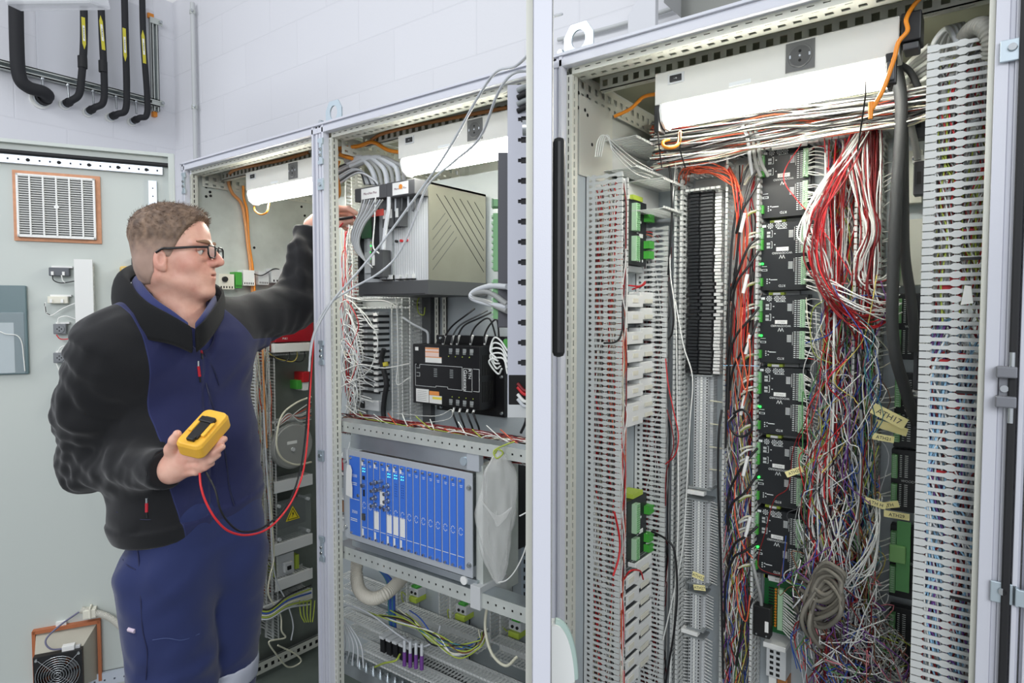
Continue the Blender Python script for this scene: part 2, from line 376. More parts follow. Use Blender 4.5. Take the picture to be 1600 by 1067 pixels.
def hrail(root, x0, x1, top, name='rail'):
    zt = T1 if top else T0; s = -1 if top else 1
    def bx(mb, a0, a1, n0, n1, m):
        z0, z1 = sorted((zt+s*a0, zt+s*a1)); mb.box(FR, x0, x1, z0, z1, n0, n1, m)
    mb = MB(); bx(mb, 0, .006, -.03, .002, frame_m); bx(mb, .006, .012, -.02, -.004, frame_m); bx(mb, .012, .027, -.022, -.001, frame_m)
    p = mb.build(name, root, .001)
    mb = MB(); L = x1-x0-.08
    pstrip(mb, (x0+.04, .02, zt+s*.027), (1, 0, 0), (0, 0, s), (0, 1, 0), L, .012, .002, [(.004, .006, .025, .012, .006)], flange)
    pstrip(mb, (x0+.04, .02, zt+s*.039), (1, 0, 0), (0, 1, 0), (0, 0, s), L, .045, .002, [(.006, .008, .025, .012, .012), (.022, .032, .025, .013, .004)], flange)
    mb.box(FR, x0+.04, x1-.04, *sorted((zt+s*.031, zt+s*.030)), -.064, -.022, dark)
    mb.build('inner_flange', p)
def cabinet(i, label, depth=.6):
    x0, x1 = .8*i, .8*i+.8
    r = thing('control_cabinet', (x0+.4, .3, 0), label, 'cabinet', 'row of three bayed control cabinets')
    post(r, x0, 1); post(r, x1, -1); hrail(r, x0, x1, True); hrail(r, x0, x1, False)
    for xx in (x0+.03, x1-.055):
        MB().box(FR, xx, xx+.025, T0, T1-.01, -depth, -depth+.025, galv).build('rear_post', r)
    for xx in (x0+.028, x1-.03):
        mb = MB(); pstrip(mb, (xx, .065, T1-.075), (0, 1, 0), (0, 0, 1), (1, 0, 0), depth-.09, .05, .002, [(.006, .012, .03, .012, .01), (.024, .038, .03, .014, .01)], flange); mb.build('depth_rail', r)
    MB().box(FR, x0+.01, x1-.01, T1-.006, T1, -depth, -.03, mat('roof_inside', (150, 152, 132), .5, .3)).build('roof', r)
    MB().box(FR, x0+.005, x1-.005, T0, T1, -depth-.004, -depth, galv).build('rear_panel', r)
    MB().box(FR, x0+.01, x1-.01, T0, T0+.004, -depth, -.065, floorplate).build('floor_plate', r)
    MB().box(FR, x0, x1, 0, T0, -depth, -.02, dgrey).build('plinth', r, .002)
    # second perforated rail hanging under the roof
    mb = MB(); pstrip(mb, (x0+.045, .13, T1-.046), (1, 0, 0), (0, 0, 1), (0, 1, 0), .71, .03, .002, [(.008, .022, .025, .013, .006)], flange)
    pstrip(mb, (x0+.045, .13, T1-.046), (1, 0, 0), (0, 1, 0), (0, 0, 1), .71, .02, .002, [(.008, .011, .05, .02, .006)], flange)
    mb.box(FR, x0+.045, x0+.755, T1-.045, T1-.017, -.152, -.15, mat('roof_inside', (150, 152, 132), .5, .3))
    mb.build('lamp_rail', r)
    CABS.append(r); return r
cA = cabinet(0, 'control cabinet beside the man, nearly bare galvanised side wall and a lit lamp')
cB = cabinet(1, 'middle control cabinet holding the blue card rack and black gateway box')
cC = cabinet(2, 'control cabinet crammed with red and multicoloured wire looms and slotted ducts')
# side panels: the galvanised wall seen in the first cabinet; the grey divider of the third
MB().box(FR, .012, .02, T0, T1, -.6, -.05, galv).build('side_panel', cA)
MB().box(FR, 2.37, 2.376, T0, T1, -.6, -.05, powder).build('side_panel', cC)
MB().box(FR, 1.606, 1.61, T0, T1, -.6, -.06, powder).build('side_panel', cC)
for px, py in ((322, 292), (328, 300), (329, 306), (322, 307), (397, 387), (471, 323), (476, 337)):
    q = on(F((.02, 0, 0), (1, 0, 0)), px, py); MB().cyl(q, q+Vector((.002, 0, 0)), .005, dark, 12).build('panel_hole', cA)
FAW = F((.03, 0, 0), (1, 0, 0)); FCW = F((1.63, 0, 0), (1, 0, 0)); FCR = F((2.37, 0, 0), (-1, 0, 0))
FP = F((0, .42, 0), (0, -1, 0))
MB().box(FP, .30, 1.57, .2, 2.0, -.003, 0, plate_m).build('mounting_plate', cB)
MB().box(FP, 1.62, 2.36, .2, 2.0, -.003, 0, plate_m).build('mounting_plate', cC)
MB().box(FCW, .055, .42, .2, 1.88, -.004, 0, plate_m).build('side_mounting_plate', cC)
MB().box(FAW, .26, .58, .16, 1.63, -.004, 0, mat('dull_plate', (122, 128, 122), .35, .55, vary=.15, vscale=10)).build('side_mounting_plate', cA)
# the bright back-left folded plate in cabinet C's top corner
mb = MB(); mb.box(FCW, .06, .21, 1.86, 2.03, 0, .004, flange)
for px, py in ((903, 168), (914, 172), (918, 150), (904, 145), (918, 180), (925, 226)):
    x, z = hit(FCW, px, py, .004)
    mb.disc(FCW, x, z, .004, .0046, .004, dark, 10)
mb.build('corner_plate', cC)
# bottom frame visible in A
mb = MB(); pstrip(mb, (.06, .10, .125), (0, 1, 0), (0, 0, 1), (1, 0, 0), .45, .045, .002, [(.014, .030, .03, .015, .01)], flange, dark); mb.build('base_rail', cA)
mb = MB(); pstrip(mb, (.83, .57, .30), (1, 0, 0), (0, 0, 1), (0, -1, 0), .7, .045, .002, [(.014, .030, .03, .015, .01)], flange, dark); mb.build('base_rail', cB)
# front locks and bayed connectors on the joints
def lockplate(px, y0, y1, n, label, big=True):
    x, z1 = hit(FR, px, y0, n); z0 = hit(FR, px, y1, n)[1]
    o = thing('door_catch', FR.p(x, z0, 0), label, 'door catch', 'catches on the cabinet posts')
    zc = (z0+z1)/2; h = (z1-z0)/2
    MB().prism(FR, [(x-.010, z0), (x+.012, z0), (x+.012, z0+h*.4), (x+.006, z0+h*.5), (x+.006, z1-h*.5), (x+.012, z1-h*.4), (x+.012, z1), (x-.010, z1), (x-.010, z1-h*.25), (x-.004, z1-h*.35), (x-.004, z0+h*.35), (x-.010, z0+h*.25)], -.002, .004, zinc).build('catch_plate', o, .0008)
    for k in (-.3, .15): MB().disc(FR, x+.002, zc+k*h, .004, .007, .0055, steel, 14, .0045).disc(FR, x+.002, zc+k*h, .007, .0073, .002, dark, 6).build('screw', o)
    return o
lockplate(500, 216, 257, .002, 'topmost zinc catch on the post between the first two cabinets')
lockplate(501, 532, 570, .002, 'zinc catch half way up the post between the first two cabinets')
lockplate(502, 838, 877, .002, 'lowest zinc catch on the post between the first two cabinets')
lockplate(286, 270, 303, .002, 'zinc catch on the outer post beside the open grille door')
for py, lb in ((288, 'small square zinc clip under the topmost catch'), (712, 'small square zinc clip between the two lower catches')):
    x, z = hit(FR, 501, py, .002); o = thing('post_clip', FR.p(x, z, 0), lb, 'clip')
    MB().box(FR, x-.012, x+.012, z-.016, z+.016, -.002, .004, zinc).build('clip_plate', o, .001); MB().disc(FR, x-.001, z, .004, .007, .006, steel, 12).build('screw', o)
# lifting eyes
def lifting_eye(px, py0, py1, label):
    x, z = hit(FR, px, py1, -.05); o = thing('lifting_eye', FR.p(x, T1, -.05), label, 'lifting eye')
    f = FR.sub(x, T1+.004, -.05); w2, hh = .036, .070
    outer = [(-w2, 0), (w2, 0), (w2, hh*.65), (w2*.55, hh), (-w2*.55, hh), (-w2, hh*.65)]
    # ring made of quads between hole and outline
    R = .017; cz = hh*.52; vs = []; m = 24
    for k in range(m):
        a = 2*math.pi*k/m; dx, dz = math.cos(a), math.sin(a); t = 1
        for (xa, za), (xb, zb) in zip(outer, outer[1:]+outer[:1]):
            den = dx*(zb-za)-dz*(xb-xa)
            if abs(den) < 1e-9: continue
            tt = (xa*(zb-za)-(za-cz)*(xb-xa)-0*(0))/den
            uu = ((xa)*dz-(za-cz)*dx)/den
            if tt > 0 and -1e-6 <= uu <= 1+1e-6: t = tt; break
        vs.append(((dx*R, cz+dz*R*1.15), (dx*t, cz+dz*t)))
    mb = MB(); V = []
    for nn in (0, .004):
        for i_, o_ in vs: V += [f.p(i_[0], i_[1], nn), f.p(o_[0], o_[1], nn)]
    fs = []; M2 = 2*m
    for k in range(m):
        a0, a1, b0, b1 = 2*k, 2*k+1, (2*k+2) % M2, (2*k+3) % M2
        fs += [(a0, a1, b1, b0), (M2+a0, M2+b0, M2+b1, M2+a1), (a0, b0, M2+b0, M2+a0), (a1, M2+a1, M2+b1, b1)]
    mb.add(V, fs, zinc); mb.build('eye_plate', o)
    MB().box(FR, x-.055, x+.04, T1, T1+.006, -.075, -.01, zinc).build('foot_plate', o, .001)
    MB().disc(FR, x-.03, T1+.012, -.03, -.02, .007, steel, 6).build('bolt', o)
lifting_eye(523, 152, 190, 'zinc lifting eye standing above the joint of the first two cabinets')
lifting_eye(905, 40, 80, 'zinc lifting eye standing on the cabinet with the red looms')
# roof corner plates behind cabinet A
x, z = hit(FR, 275, 245, -.35)
tag(MB().box(FR, -.14, .06, T1+.005, T1+.012, -.5, -.1, galv).build('cover_plate', ), 'thin grey cover plate sticking out over the first cabinet corner', 'plate')
# items above the cabinets
f = FR.sub(*hit(FR, 1002, 30, -.45), -.45)
tag(MB().prism(f, [(-.04, -.2), (.04, -.2), (.04, .12), (.035, .12), (-.04, .02)], -.02, 0, mat('slab_grey', (206, 208, 214), .5)).build('upright_panel', bev=.002), 'pale grey upright panel standing on the roof behind the cabinets', 'panel')
cable('wall_conduit', [on(FR, 872, 62, -.93), on(FR, 950, 44, -.93), on(FR, 1060, 10, -.93), on(FR, 1200, -40, -.93)], .008, lgrey, 'thin grey conduit running along the wall above the cabinets', 'conduit')
f = F(P(1085, 8, 1.9), (.1, -.6, -1), (0, 1, 0)); 
A_, B_, C_, D_ = P(1037, 5, 2.0), P(1064, 29, 1.75), P(1160, 4, 1.6), P(1130, -25, 1.9)
mb = MB(); up = Vector((0, 0, .25))
mb.add([A_, B_, C_, D_, A_+up, B_+up, C_+up, D_+up], [(0, 1, 2, 3), (4, 7, 6, 5), (0, 4, 5, 1), (1, 5, 6, 2), (2, 6, 7, 3), (3, 7, 4, 0)], mat('hood_metal', (120, 122, 118), .4, .6))
tag(mb.build('ventilation_box', bev=.003), 'dull metal box hanging over the cabinets at the top edge', 'vent')
for px, py, lb in ((388, 218, 'tiny steel clip poking above the first cabinet rail'), (610, 158, 'tiny steel clip poking above the middle cabinet rail')):
    x, z = hit(FR, px, py, -.3)
    tag(MB().box(FR, x-.02, x+.02, T1, T1+.02, -.31, -.3, galv).box(FR, x-.02, x+.03, T1+.018, T1+.022, -.31, -.26, galv).build('roof_clip', bev=.001), lb, 'clip')
# ------------------------------------------------------------------ cabinet lamps
def lamp(x0, x1, lab, mirror=False):
    yf = .08; f = F((0, yf, 0), (0, -1, 0))
    zt, zb = 2.042, 1.979
    o = thing('cabinet_lamp', ((x0+x1)/2, yf+.03, zb), lab, 'lamp', 'lamps under the cabinet roofs')
    mb = MB(); mb.prism(F((x0, yf, 0), (-1, 0, 0)), [(-.0, zb), (0.0, zt), (-.05, zt), (-.06, zb+.01), (-.055, zb)][::-1], -(x1-x0), 0, lampgrey)
    mb.build('housing', o, .002)
    # glowing diffuser: rounded profile
    prof = [(.002, zb), (-.001, zb-.014), (.004, zb-.03), (.018, zb-.041), (.034, zb-.041), (.048, zb-.03), (.05, zb)]
    g = F((0, yf, 0), (1, 0, 0)); mb = MB()
    mb.prism(g, prof[::-1], x0+.016, x1-.016, lamp_glow); mb.build('diffuser', o, .003)
    for xe in (x0+.012, x1-.018):
        mb = MB(); mb.prism(g, [(-.003, zb), (-.006, zb-.012), (0, zb-.034), (.016, zb-.045), (.036, zb-.045), (.052, zb-.032), (.052, zb)][::-1], xe, xe+.006, white if xe < x1-.1 else black); mb.build('end_cap', o, .001)
    mb = MB(); xs = x0+.045
    mb.box(f, xs-.017, xs+.017, zt-.028, zt-.008, 0, .0015, lgrey).box(f, xs-.012, xs+.012, zt-.024, zt-.012, .0015, .004, black).text(f, '- o', xs, zt-.018, .004, .004, ink)
    mb.build('switch', o, .0005)
    xk = x0+.275; mb = MB(); sm = mat('socket_grey', (92, 93, 92), .5)
    mb.box(f, xk-.024, xk+.024, zb+.008, zt-.004, 0, .002, sm)
    zc = (zb+zt)/2+.002
    mb.disc(f, xk, zc, .002, .0035, .0205, sm, 28, .0195).disc(f, xk, zc, .0036, .0038, .0175, mat('socket_well', (70, 71, 70), .5), 28)
    for dz in (-.008, .008): mb.disc(f, xk, zc+dz, .0038, .0042, .0026, dark, 10)
    for dx in (-.016, .016): mb.box(f, xk+dx-.0015, xk+dx+.0015, zc-.003, zc+.003, .0035, .005, steel)
    mb.disc(f, xk, zc, .0038, .0043, .002, steel, 8); mb.build('socket', o)
    MB().box(f, x0+.15, x0+.19, zb+.006, zb+.013, 0, .0012, ink).build('label_plate', o)
    return o
xa = hit(F((0, .08, 0), (0, -1, 0)), 1023, 150)[0]
LX = 1.737+.0; LLEN = .425
xC = hit(F((0, .08, 0), (0, -1, 0)), 1023, 150)[0]
xB = hit(F((0, .08, 0), (0, -1, 0)), 622, 240)[0]
xA = hit(F((0, .08, 0), (0, -1, 0)), 384, 285)[0]
lC = lamp(xC, xC+LLEN, 'lit cabinet lamp above the red wire looms, dark socket near its end')
lB = lamp(xB, xB+LLEN, 'lit cabinet lamp above the open plug-in chassis in the middle cabinet')
lA = lamp(xA, xA+LLEN, 'lit cabinet lamp in front of the bare galvanised side wall')
f = F((0, .08, 0), (0, -1, 0))
MB().box(f, xC+.427, xC+.455, 1.998, 2.044, -.05, .0, black).box(f, xC+.43, xC+.452, 1.985, 1.996, -.04, -.002, dgrey).build('end_box', lC, .002)
MB().box(f, xC+.408, xC+.424, 1.93, 1.98, .004, .016, black).box(f, xC+.41, xC+.422, 1.935, 1.965, .016, .02, dgrey).build('plug', lC, .002)
MB().box(f, xC+.0, xC+.011, 1.925, 1.978, -.03, .003, black).build('end_bracket', lC, .002)
def lampcable(pts, label, r=.0035): return cable('lamp_cable', pts, r, orange, label)
q = f
lampcable([on(f, 1046, 218, -.03), on(f, 1036, 222, -.02), on(f, 1038, 229, 0), on(f, 1050, 231, 0), on(f, 1060, 224, -.01), on(f, 1063, 206, -.03)], 'short orange cable looped under the lamp above the red looms', .0035)
lampcable([on(f, 397, 323, -.03), on(f, 399, 330, -.01), on(f, 408, 335, 0), on(f, 417, 331, 0), on(f, 420, 318, -.02)], 'short orange cable looped under the first cabinet lamp', .003)
lampcable([on(f, 1450, -14, .0), on(f, 1428, 8, .0), on(f, 1416, 30, .01), on(f, 1418, 48, .015), on(f, 1404, 66, .02), on(f, 1397, 92, .02), on(f, 1382, 135, .02), on(f, 1369, 160, .02), on(f, 1361, 172, .02)], 'bright orange cable hanging down beside the lamp plug over the looms', .0035)
MB().cyl(on(f, 1361, 160, .02), on(f, 1360, 186, .02), .0045, orange, 10, .003).build('cable_boot', lC)
fr = F((0, .13, 0), (0, -1, 0)); fs_ = F((.025, 0, 0), (1, 0, 0))
lampcable([on(fr, 960, 182, -.05), on(fr, 985, 170, -.05), on(fr, 1005, 152, -.04), on(fr, 1024, 147, -.02)], 'orange cable entering the lamp over the looms from behind the corner', .004)
cable('orange_cable', [on(fr, 482, 238, 0), on(fr, 440, 250, .005), on(fr, 400, 258, .005), on(fr, 365, 266, .01), on(fs_, 357, 280, .02), on(fs_, 362, 300, .02), on(fs_, 377, 318, .01), on(fs_, 383, 345, .01), on(fs_, 387, 380, .01), on(fs_, 392, 425, .01), on(fs_, 398, 520, .02), on(fs_, 404, 680, .02)], .006, mat('cable_orange_dull', (205, 140, 84), .5), 'thick orange cable curving from the roof rail down the bare galvanised wall')
cable('orange_cable', [on(fs_, 380, 290, .02), on(fs_, 381, 310, .015), on(fs_, 386, 330, .01), on(fs_, 389, 380, .01), on(fs_, 396, 430, .012), on(fs_, 402, 520, .022)], .005, orange, 'thinner orange cable joining beside the thick one on the galvanised wall')
cable('orange_cable', [on(fr, 793, 168, 0), on(fr, 730, 180, .005), on(fr, 650, 196, .005), on(fr, 595, 210, .0), on(fr, 570, 226, .01), on(fr, 528, 236, .03)], .005, mat('cable_orange_dull', (205, 140, 84), .5), 'orange cable tied along the roof rail of the middle cabinet')
cable('orange_cable', [on(fr, 527, 232, .05), on(fr, 560, 228, .02), on(fr, 582, 222, .01), on(fr, 605, 234, .0), on(fr, 624, 238, .0)], .0055, orange, 'orange cable sagging towards the lamp of the middle cabinet')
cable('orange_cable', [on(fr, 530, 241, .05), on(fr, 545, 246, .03), on(fr, 556, 249, .0)], .0065, orange, 'short orange cable stub below the roof rail of the middle cabinet')
cable('orange_cable', [on(f, 530, 252, 0), on(f, 526, 268, .01), on(f, 530, 290, .01), on(f, 530, 305, .01), on(f, 522, 317, .0)], .004, orange, 'orange cable loop hanging just above the raised hand')
# ------------------------------------------------------------------ slotted wiring ducts
def duct_mb(f, x0, x1, z0, z1, D, walls='lr', p=.0125, t=.0015, m=None, detail=True, base=True):
    m = m or duct_m; mb = MB(); n = max(1, int((z1-z0)/p)); h = p/2
    prof = [(0, h), (.10, h), (.101, h*.45), (.16, h*.55), (.19, h*.96), (.20, h), (.27, h), (.271, h*.46), (.50, h*.46), (.54, h*.84), (.60, h*.84), (.64, h*.46), (.84, h*.46), (.87, h*.86), (1, h*.86)] if detail else [(0, h), (.25, h), (.251, h*.46), (.85, h*.46), (.87, h*.86), (1, h*.86)]
    if base: mb.box(f, x0, x1, z0, z1, 0, .0018, m)
    vs = []; fs = []
    for side in walls:
        xa, xb = (x0, x0+t) if side == 'l' else (x1-t, x1)
        lip = (x0+t, x0+t+.004) if side == 'l' else (x1-t-.004, x1-t)
        for k in range(n):
            c = z0+(k+.5)*p; b = len(vs)
            for a, s in prof:
                vs += [f.p(xa, c-s, a*D), f.p(xa, c+s, a*D), f.p(xb, c+s, a*D), f.p(xb, c-s, a*D)]
            for i in range(len(prof)-1):
                q = b+4*i
                for j in range(4): fs.append((q+j, q+(j+1) % 4, q+4+(j+1) % 4, q+4+j))
            q = b+4*(len(prof)-1); fs.append((q, q+1, q+2, q+3))
            s = h*.8; b = len(vs)
            vs += [f.p(x, z, nn) for nn in (D-.002, D) for z in (c-s, c+s) for x in lip]
            fs += [tuple(b+i for i in g) for g in ((0, 2, 3, 1), (4, 5, 7, 6), (0, 1, 5, 4), (2, 6, 7, 3), (0, 4, 6, 2), (1, 3, 7, 5))]
    mb.add(vs, fs, m); return mb
def duct(f, x0, x1, z0, z1, D, label, walls='lr', group='slotted wiring ducts', lid=False, **k):
    o = duct_mb(f, x0, x1, z0, z1, D, walls, **k).build('wiring_duct'); tag(o, label, 'cable duct', group)
    if lid: MB().box(f, x0-.001, x1+.001, z0, z1, D, D+.002, ductlid).box(f, x0-.002, x0, z0, z1, D-.01, D+.002, ductlid).box(f, x1, x1+.002, z0, z1, D-.01, D+.002, ductlid).build('lid', o, .0005)
    return o
def hduct(f, x0, x1, z0, z1, D, label, walls='lr', **k):
    return duct(f.sub(0, 0, 0, -math.pi/2), -z1, -z0, x0, x1, D, label, walls, **k)
def strands(f, x0, x1, z0, z1, n0, n1, count, cols, r=.0011, wander=.5, seg=.06, hor=False, k=4, rnd=None, ends=True):
    """wires running through a duct, wandering across it"""
    R = rnd or RN; mb = MB()
    for i in range(count):
        m = W[R.choice(cols)]; x = R.uniform(x0, x1); n = R.uniform(n0, n1); pts = []
        a, b = (z0, z1) if not hor else (x0, x1)
        if hor: lo, hi, v = z0, z1, R.uniform(z0, z1)
        else: lo, hi, v = x0, x1, x
        if ends: L = R.uniform(.3, 1)*(b-a); s0 = R.uniform(a, b-L); s1 = s0+L
        else: s0, s1 = a, b
        s = s0
        while s < s1+seg:
            ss = min(s, s1); pts.append(f.p(v, ss, n) if not hor else f.p(ss, v, n))
            v += R.gauss(0, wander)*(hi-lo)*.3; v = min(hi, max(lo, v)); n += R.gauss(0, .25)*(n1-n0); n = min(n1, max(n0, n)); s += seg*R.uniform(.6, 1.3)
            if ss == s1: break
        mb.tube(spline(pts, 3), r*R.uniform(.85, 1.25), m, k, ends=False)
    return mb
def tangle(c0, c1, spread, count, cols, loop=.06, r=.0010, R=RN, k=4, nn=(.0, .02), f=None, up=1.0):
    """loose wires between heights, each meandering with loops"""
    mb = MB()
    for i in range(count):
        m = W[R.choice(cols)]; t0 = R.uniform(0, .8); t1 = min(1, t0+R.uniform(.15, .6)); pts = []; q = R.gauss(0, .5); nq = R.uniform(0, 1)
        steps = max(3, int((t1-t0)*14*up))
        for j in range(steps+1):
            t = t0+(t1-t0)*j/steps; x = c0[0]+(c1[0]-c0[0])*t; z = c0[1]+(c1[1]-c0[1])*t
            q += R.gauss(0, .45); q = max(-1, min(1, q)); nq = max(0, min(1, nq+R.gauss(0, .3)))
            pts.append(f.p(x+q*spread+R.gauss(0, loop*.15), z+R.gauss(0, loop*.3), nn[0]+(nn[1]-nn[0])*nq))
        mb.tube(spline(pts, 4), r*R.uniform(.85, 1.35), m, k, ends=False)
    return mb
def stuff(mb, name, label, cat='wires'): return tag(mb.build(name), label, cat, None, 'stuff')
MULTI = ['white', 'white', 'grey', 'purple', 'purple', 'blue', 'gy', 'green', 'brown', 'dkred', 'black', 'lgrey', 'yellow', 'pink', 'teal', 'cream', 'red', 'cream', 'white', 'lgrey', 'white', 'white', 'grey', 'dkred', 'black', 'dgrey', 'lgrey', 'purple', 'blue']
# ------------------------------------------------------------------ cabinet C: I/O modules on the plate
NF = .045
def px_x(f, px, py, n): return hit(f, px, py, n)[0]
mx0, mz_t = hit(FP, 1191, 235, NF); _, mz_b = hit(FP, 1189, 793, NF); mx1 = hit(FP, 1265, 400, NF)[0]
mstep = (mz_t-mz_b)/5; mh = mstep*.945; mw = mx1-mx0
def io_module(x, z1, label):
    """z1 = top"""
    f = FP.sub(x, z1-mh, 0); o = thing('io_module', f.p(mw/2, 0, 0), label, 'module', 'column of black input modules with green terminals')
    MB().box(f, 0, mw, 0, mh, .012, NF-.008, module_m).frus(f, .0, mw, .0, mh, NF-.008, NF, .0015, module_m).build('housing', o)
    MB().box(f, mw*.12, mw*.75, -.006, mh+.006, .0, .012, lgrey).build('rail_foot', o)
    MB().box(f, mw*.15, mw*.47, -.013, -.003, .0, .03, gyel).box(f, mw*.25, mw*.4, -.012, -.004, .03, .034, white).build('earth_clip', o)
    mb = MB()
    for z0_, z1_ in ((.53, .925), (.08, .475)):
        zz0, zz1 = mh*z0_, mh*z1_; mb = MB(); mb.box(f, mw*.86, mw*.955, zz0, zz1, NF-.002, NF+.012, palegreen)
        k = 14
        for i in range(k):
            zc = zz0+(i+.5)*(zz1-zz0)/k; mb.box(f, mw*.875, mw*.94, zc-.0016, zc+.0016, NF+.012, NF+.0145, palegreen).disc(f, mw*.90, zc, NF+.0145, NF+.0148, .0011, steel, 6)
        mb.build('terminal_strip', o)
    for z0_, z1_ in ((.76, .92), (.60, .75), (.07, .19)):
        zz0, zz1 = mh*z0_, mh*z1_; mb = MB(); mb.box(f, -.006, mw*.07, zz0, zz1, NF-.008, NF+.01, green2 if z1_ < .9 else green)
        for i in range(4):
            zc = zz0+(i+.5)*(zz1-zz0)/4; mb.disc(f, mw*.03, zc, NF+.01, NF+.0104, .0014, steel, 6)
        mb.build('plug_connector', o)
    # printing
    n = NF+.0002; mb = MB()
    for cx, k in ((.07, 0), (.2, 1), (.36, 1), (.48, 1)):
        if k:
            for a in range(8):
                an = a*.785; xx, zz = mw*cx+math.cos(an)*.0052, mh*.945+math.sin(an)*.0052; mb.box(f, xx-.0011, xx+.0011, zz-.0011, zz+.0011, n, n+.0003, ink)
            mb.disc(f, mw*cx, mh*.945, n, n+.0004, .0034, mgrey, 12)
        else: mb.box(f, mw*.03, mw*.11, mh*.93, mh*.965, n, n+.0003, ink)
    mb.box(f, mw*.34, mw*.54, mh*.895, mh*.903, n, n+.0003, ink)
    for zc in (.86, .81, .70, .65):
        for j in range(3): mb.box(f, mw*.13, mw*.2, mh*(zc-.012*j)-.0006, mh*(zc-.012*j)+.0006, n, n+.0003, ink)
    for zc in (.83, .67):
        mb.box(f, mw*.21, mw*.24, mh*(zc-.05), mh*(zc-.045), n, n+.0003, ink).box(f, mw*.21, mw*.24, mh*(zc+.045), mh*(zc+.05), n, n+.0003, ink).box(f, mw*.235, mw*.245, mh*(zc-.05), mh*(zc+.05), n, n+.0003, ink).box(f, mw*.28, mw*.31, mh*zc-.001, mh*zc+.001, n, n+.0003, ink)
    for zb in (.53, .08):
        for i in range(14):
            zc = mh*zb+(i+.5)*mh*.395/14; mb.box(f, mw*.72, mw*.76, zc-.0009, zc+.0009, n, n+.0003, ink).box(f, mw*.78, mw*.84, zc-.0009, zc+.0009, n, n+.0003, ink)
        mb.box(f, mw*.69, mw*.697, mh*(zb+.19), mh*(zb+.38), n, n+.0003, ink)
        for j in range(6): mb.box(f, mw*.58, mw*.67, mh*(zb+.24+j*.018)-.0007, mh*(zb+.24+j*.018)+.0007, n, n+.0003, ink)
    fr_ = f.sub(0, 0, 0, math.pi)
    mb.text(fr_, 'WOODWARD', -mw*.45, -mh*.545, n, .0048, ink).text(fr_, 'W', -mw*.45, -mh*.49, n, .009, ink).text(fr_, 'RTD', -mw*.46, -mh*.07, n, .0055, ink)
    mb.box(f, mw*.03, mw*.14, mh*.355, mh*.362, n, n+.0003, ink).box(f, mw*.03, mw*.15, mh*.29, mh*.32, n, n+.0003, ink).box(f, mw*.045, mw*.135, mh*.296, mh*.314, n+.0001, n+.0004, module_m)
    for j, (xx, zz) in enumerate(((.15, .17), (.15, .14), (.15, .11), (.2, .17), (.2, .12))): mb.disc(f, mw*xx, mh*zz, n, n+.0003, .0015, ink, 8)
    mb.box(f, mw*.22, mw*.36, mh*.155, mh*.167, n, n+.0003, ink)
    mb.build('printing', o)
    MB().box(f, mw*.33, mw*.58, mh*.575, mh*.63, NF, NF+.0008, white).text(f, 'J1T434', mw*.455, mh*.602, NF+.0008, .004, mgrey).build('name_label', o)
    return o
ordn = ['topmost of the six black modules, dulled by lamp glare', 'second black module from the top of the terminal column', 'third black module from the top, beside the red loop of wires', 'fourth black module from the top of the terminal column', 'fifth black module from the top, with a yellow tag hanging over it', 'lowest of the six black modules, above the bare green circuit board']
mods = [io_module(mx0, mz_t, ordn[0])]
for i in range(1, 6): mods.append(copy_thing(mods[0], (0, 0, -mstep*i), ordn[i]))
fl = FP.sub(mx0, 0, 0)
for i, m_ in enumerate(mods):
    if i == 0: continue
    zz = mz_t-mstep*i-mh+mh*.40
    MB().disc(fl, mw*.05, zz, NF, NF+.003, .0026, led, 10).build('status_light', m_)
# white ferruled wires right of every module
WR = random.Random(3)
dx2 = px_x(FP, 1280, 500, .05)
word = ['topmost', 'second', 'third', 'fourth', 'fifth', 'lowest']
for i in range(6):
    lab = 'white ferruled wire from the %s black module to the next duct' % word[i]
    for zb in (.53, .08):
        for j in range(14):
            if WR.random() < .25: continue
            z = mz_t-mstep*i-mh+mh*zb+(j+.5)*mh*.395/14
            tz = z+WR.uniform(-.016, .004)
            a = FP.p(mx0+mw*.95, z, NF+.008); b = FP.p(dx2+.004, tz, .055+WR.uniform(-.012, .012))
            mid = (a+b)/2+Vector((0, -.004-WR.uniform(0, .006), WR.uniform(-.003, .004)))
            mb = MB().cyl(a, a.lerp(mid, .55), .0015, white, 6)
            mb.tube(spline([a.lerp(mid, .45), mid, b, b+Vector((.012, .01, -.01))], 3), .0012, W['white'] if WR.random() < .93 else W['red'], 5)
            tag(mb.build('terminal_wire'), lab, 'wire', 'white wires of the %s module' % word[i])
# yellow / white sheathed cables entering from the left
for i in range(6):
    zt = mz_t-mstep*i-mh
    for k_, (zf, c_) in enumerate(((.87, 'cream'), (.82, 'white'), (.70, 'white'), (.66, 'cream'), (.13, 'cream'), (.11, 'gy'))):
        z = zt+mh*zf; a = FP.p(mx0, z, NF+.004); b = FP.p(mx0-.02, z-.004, NF+.012); c = FP.p(mx0-.036, z-.012-WR.uniform(0, .01), NF+.01)
        tag(MB().tube(spline([a, b, c], 3), .0026 if zf != .11 else .0015, W[c_], 6).build('sheathed_wire'), 'short pale sheathed wire plugged into the near edge of the %s black module' % word[i], 'wire', 'sheathed wires of the %s module' % word[i])
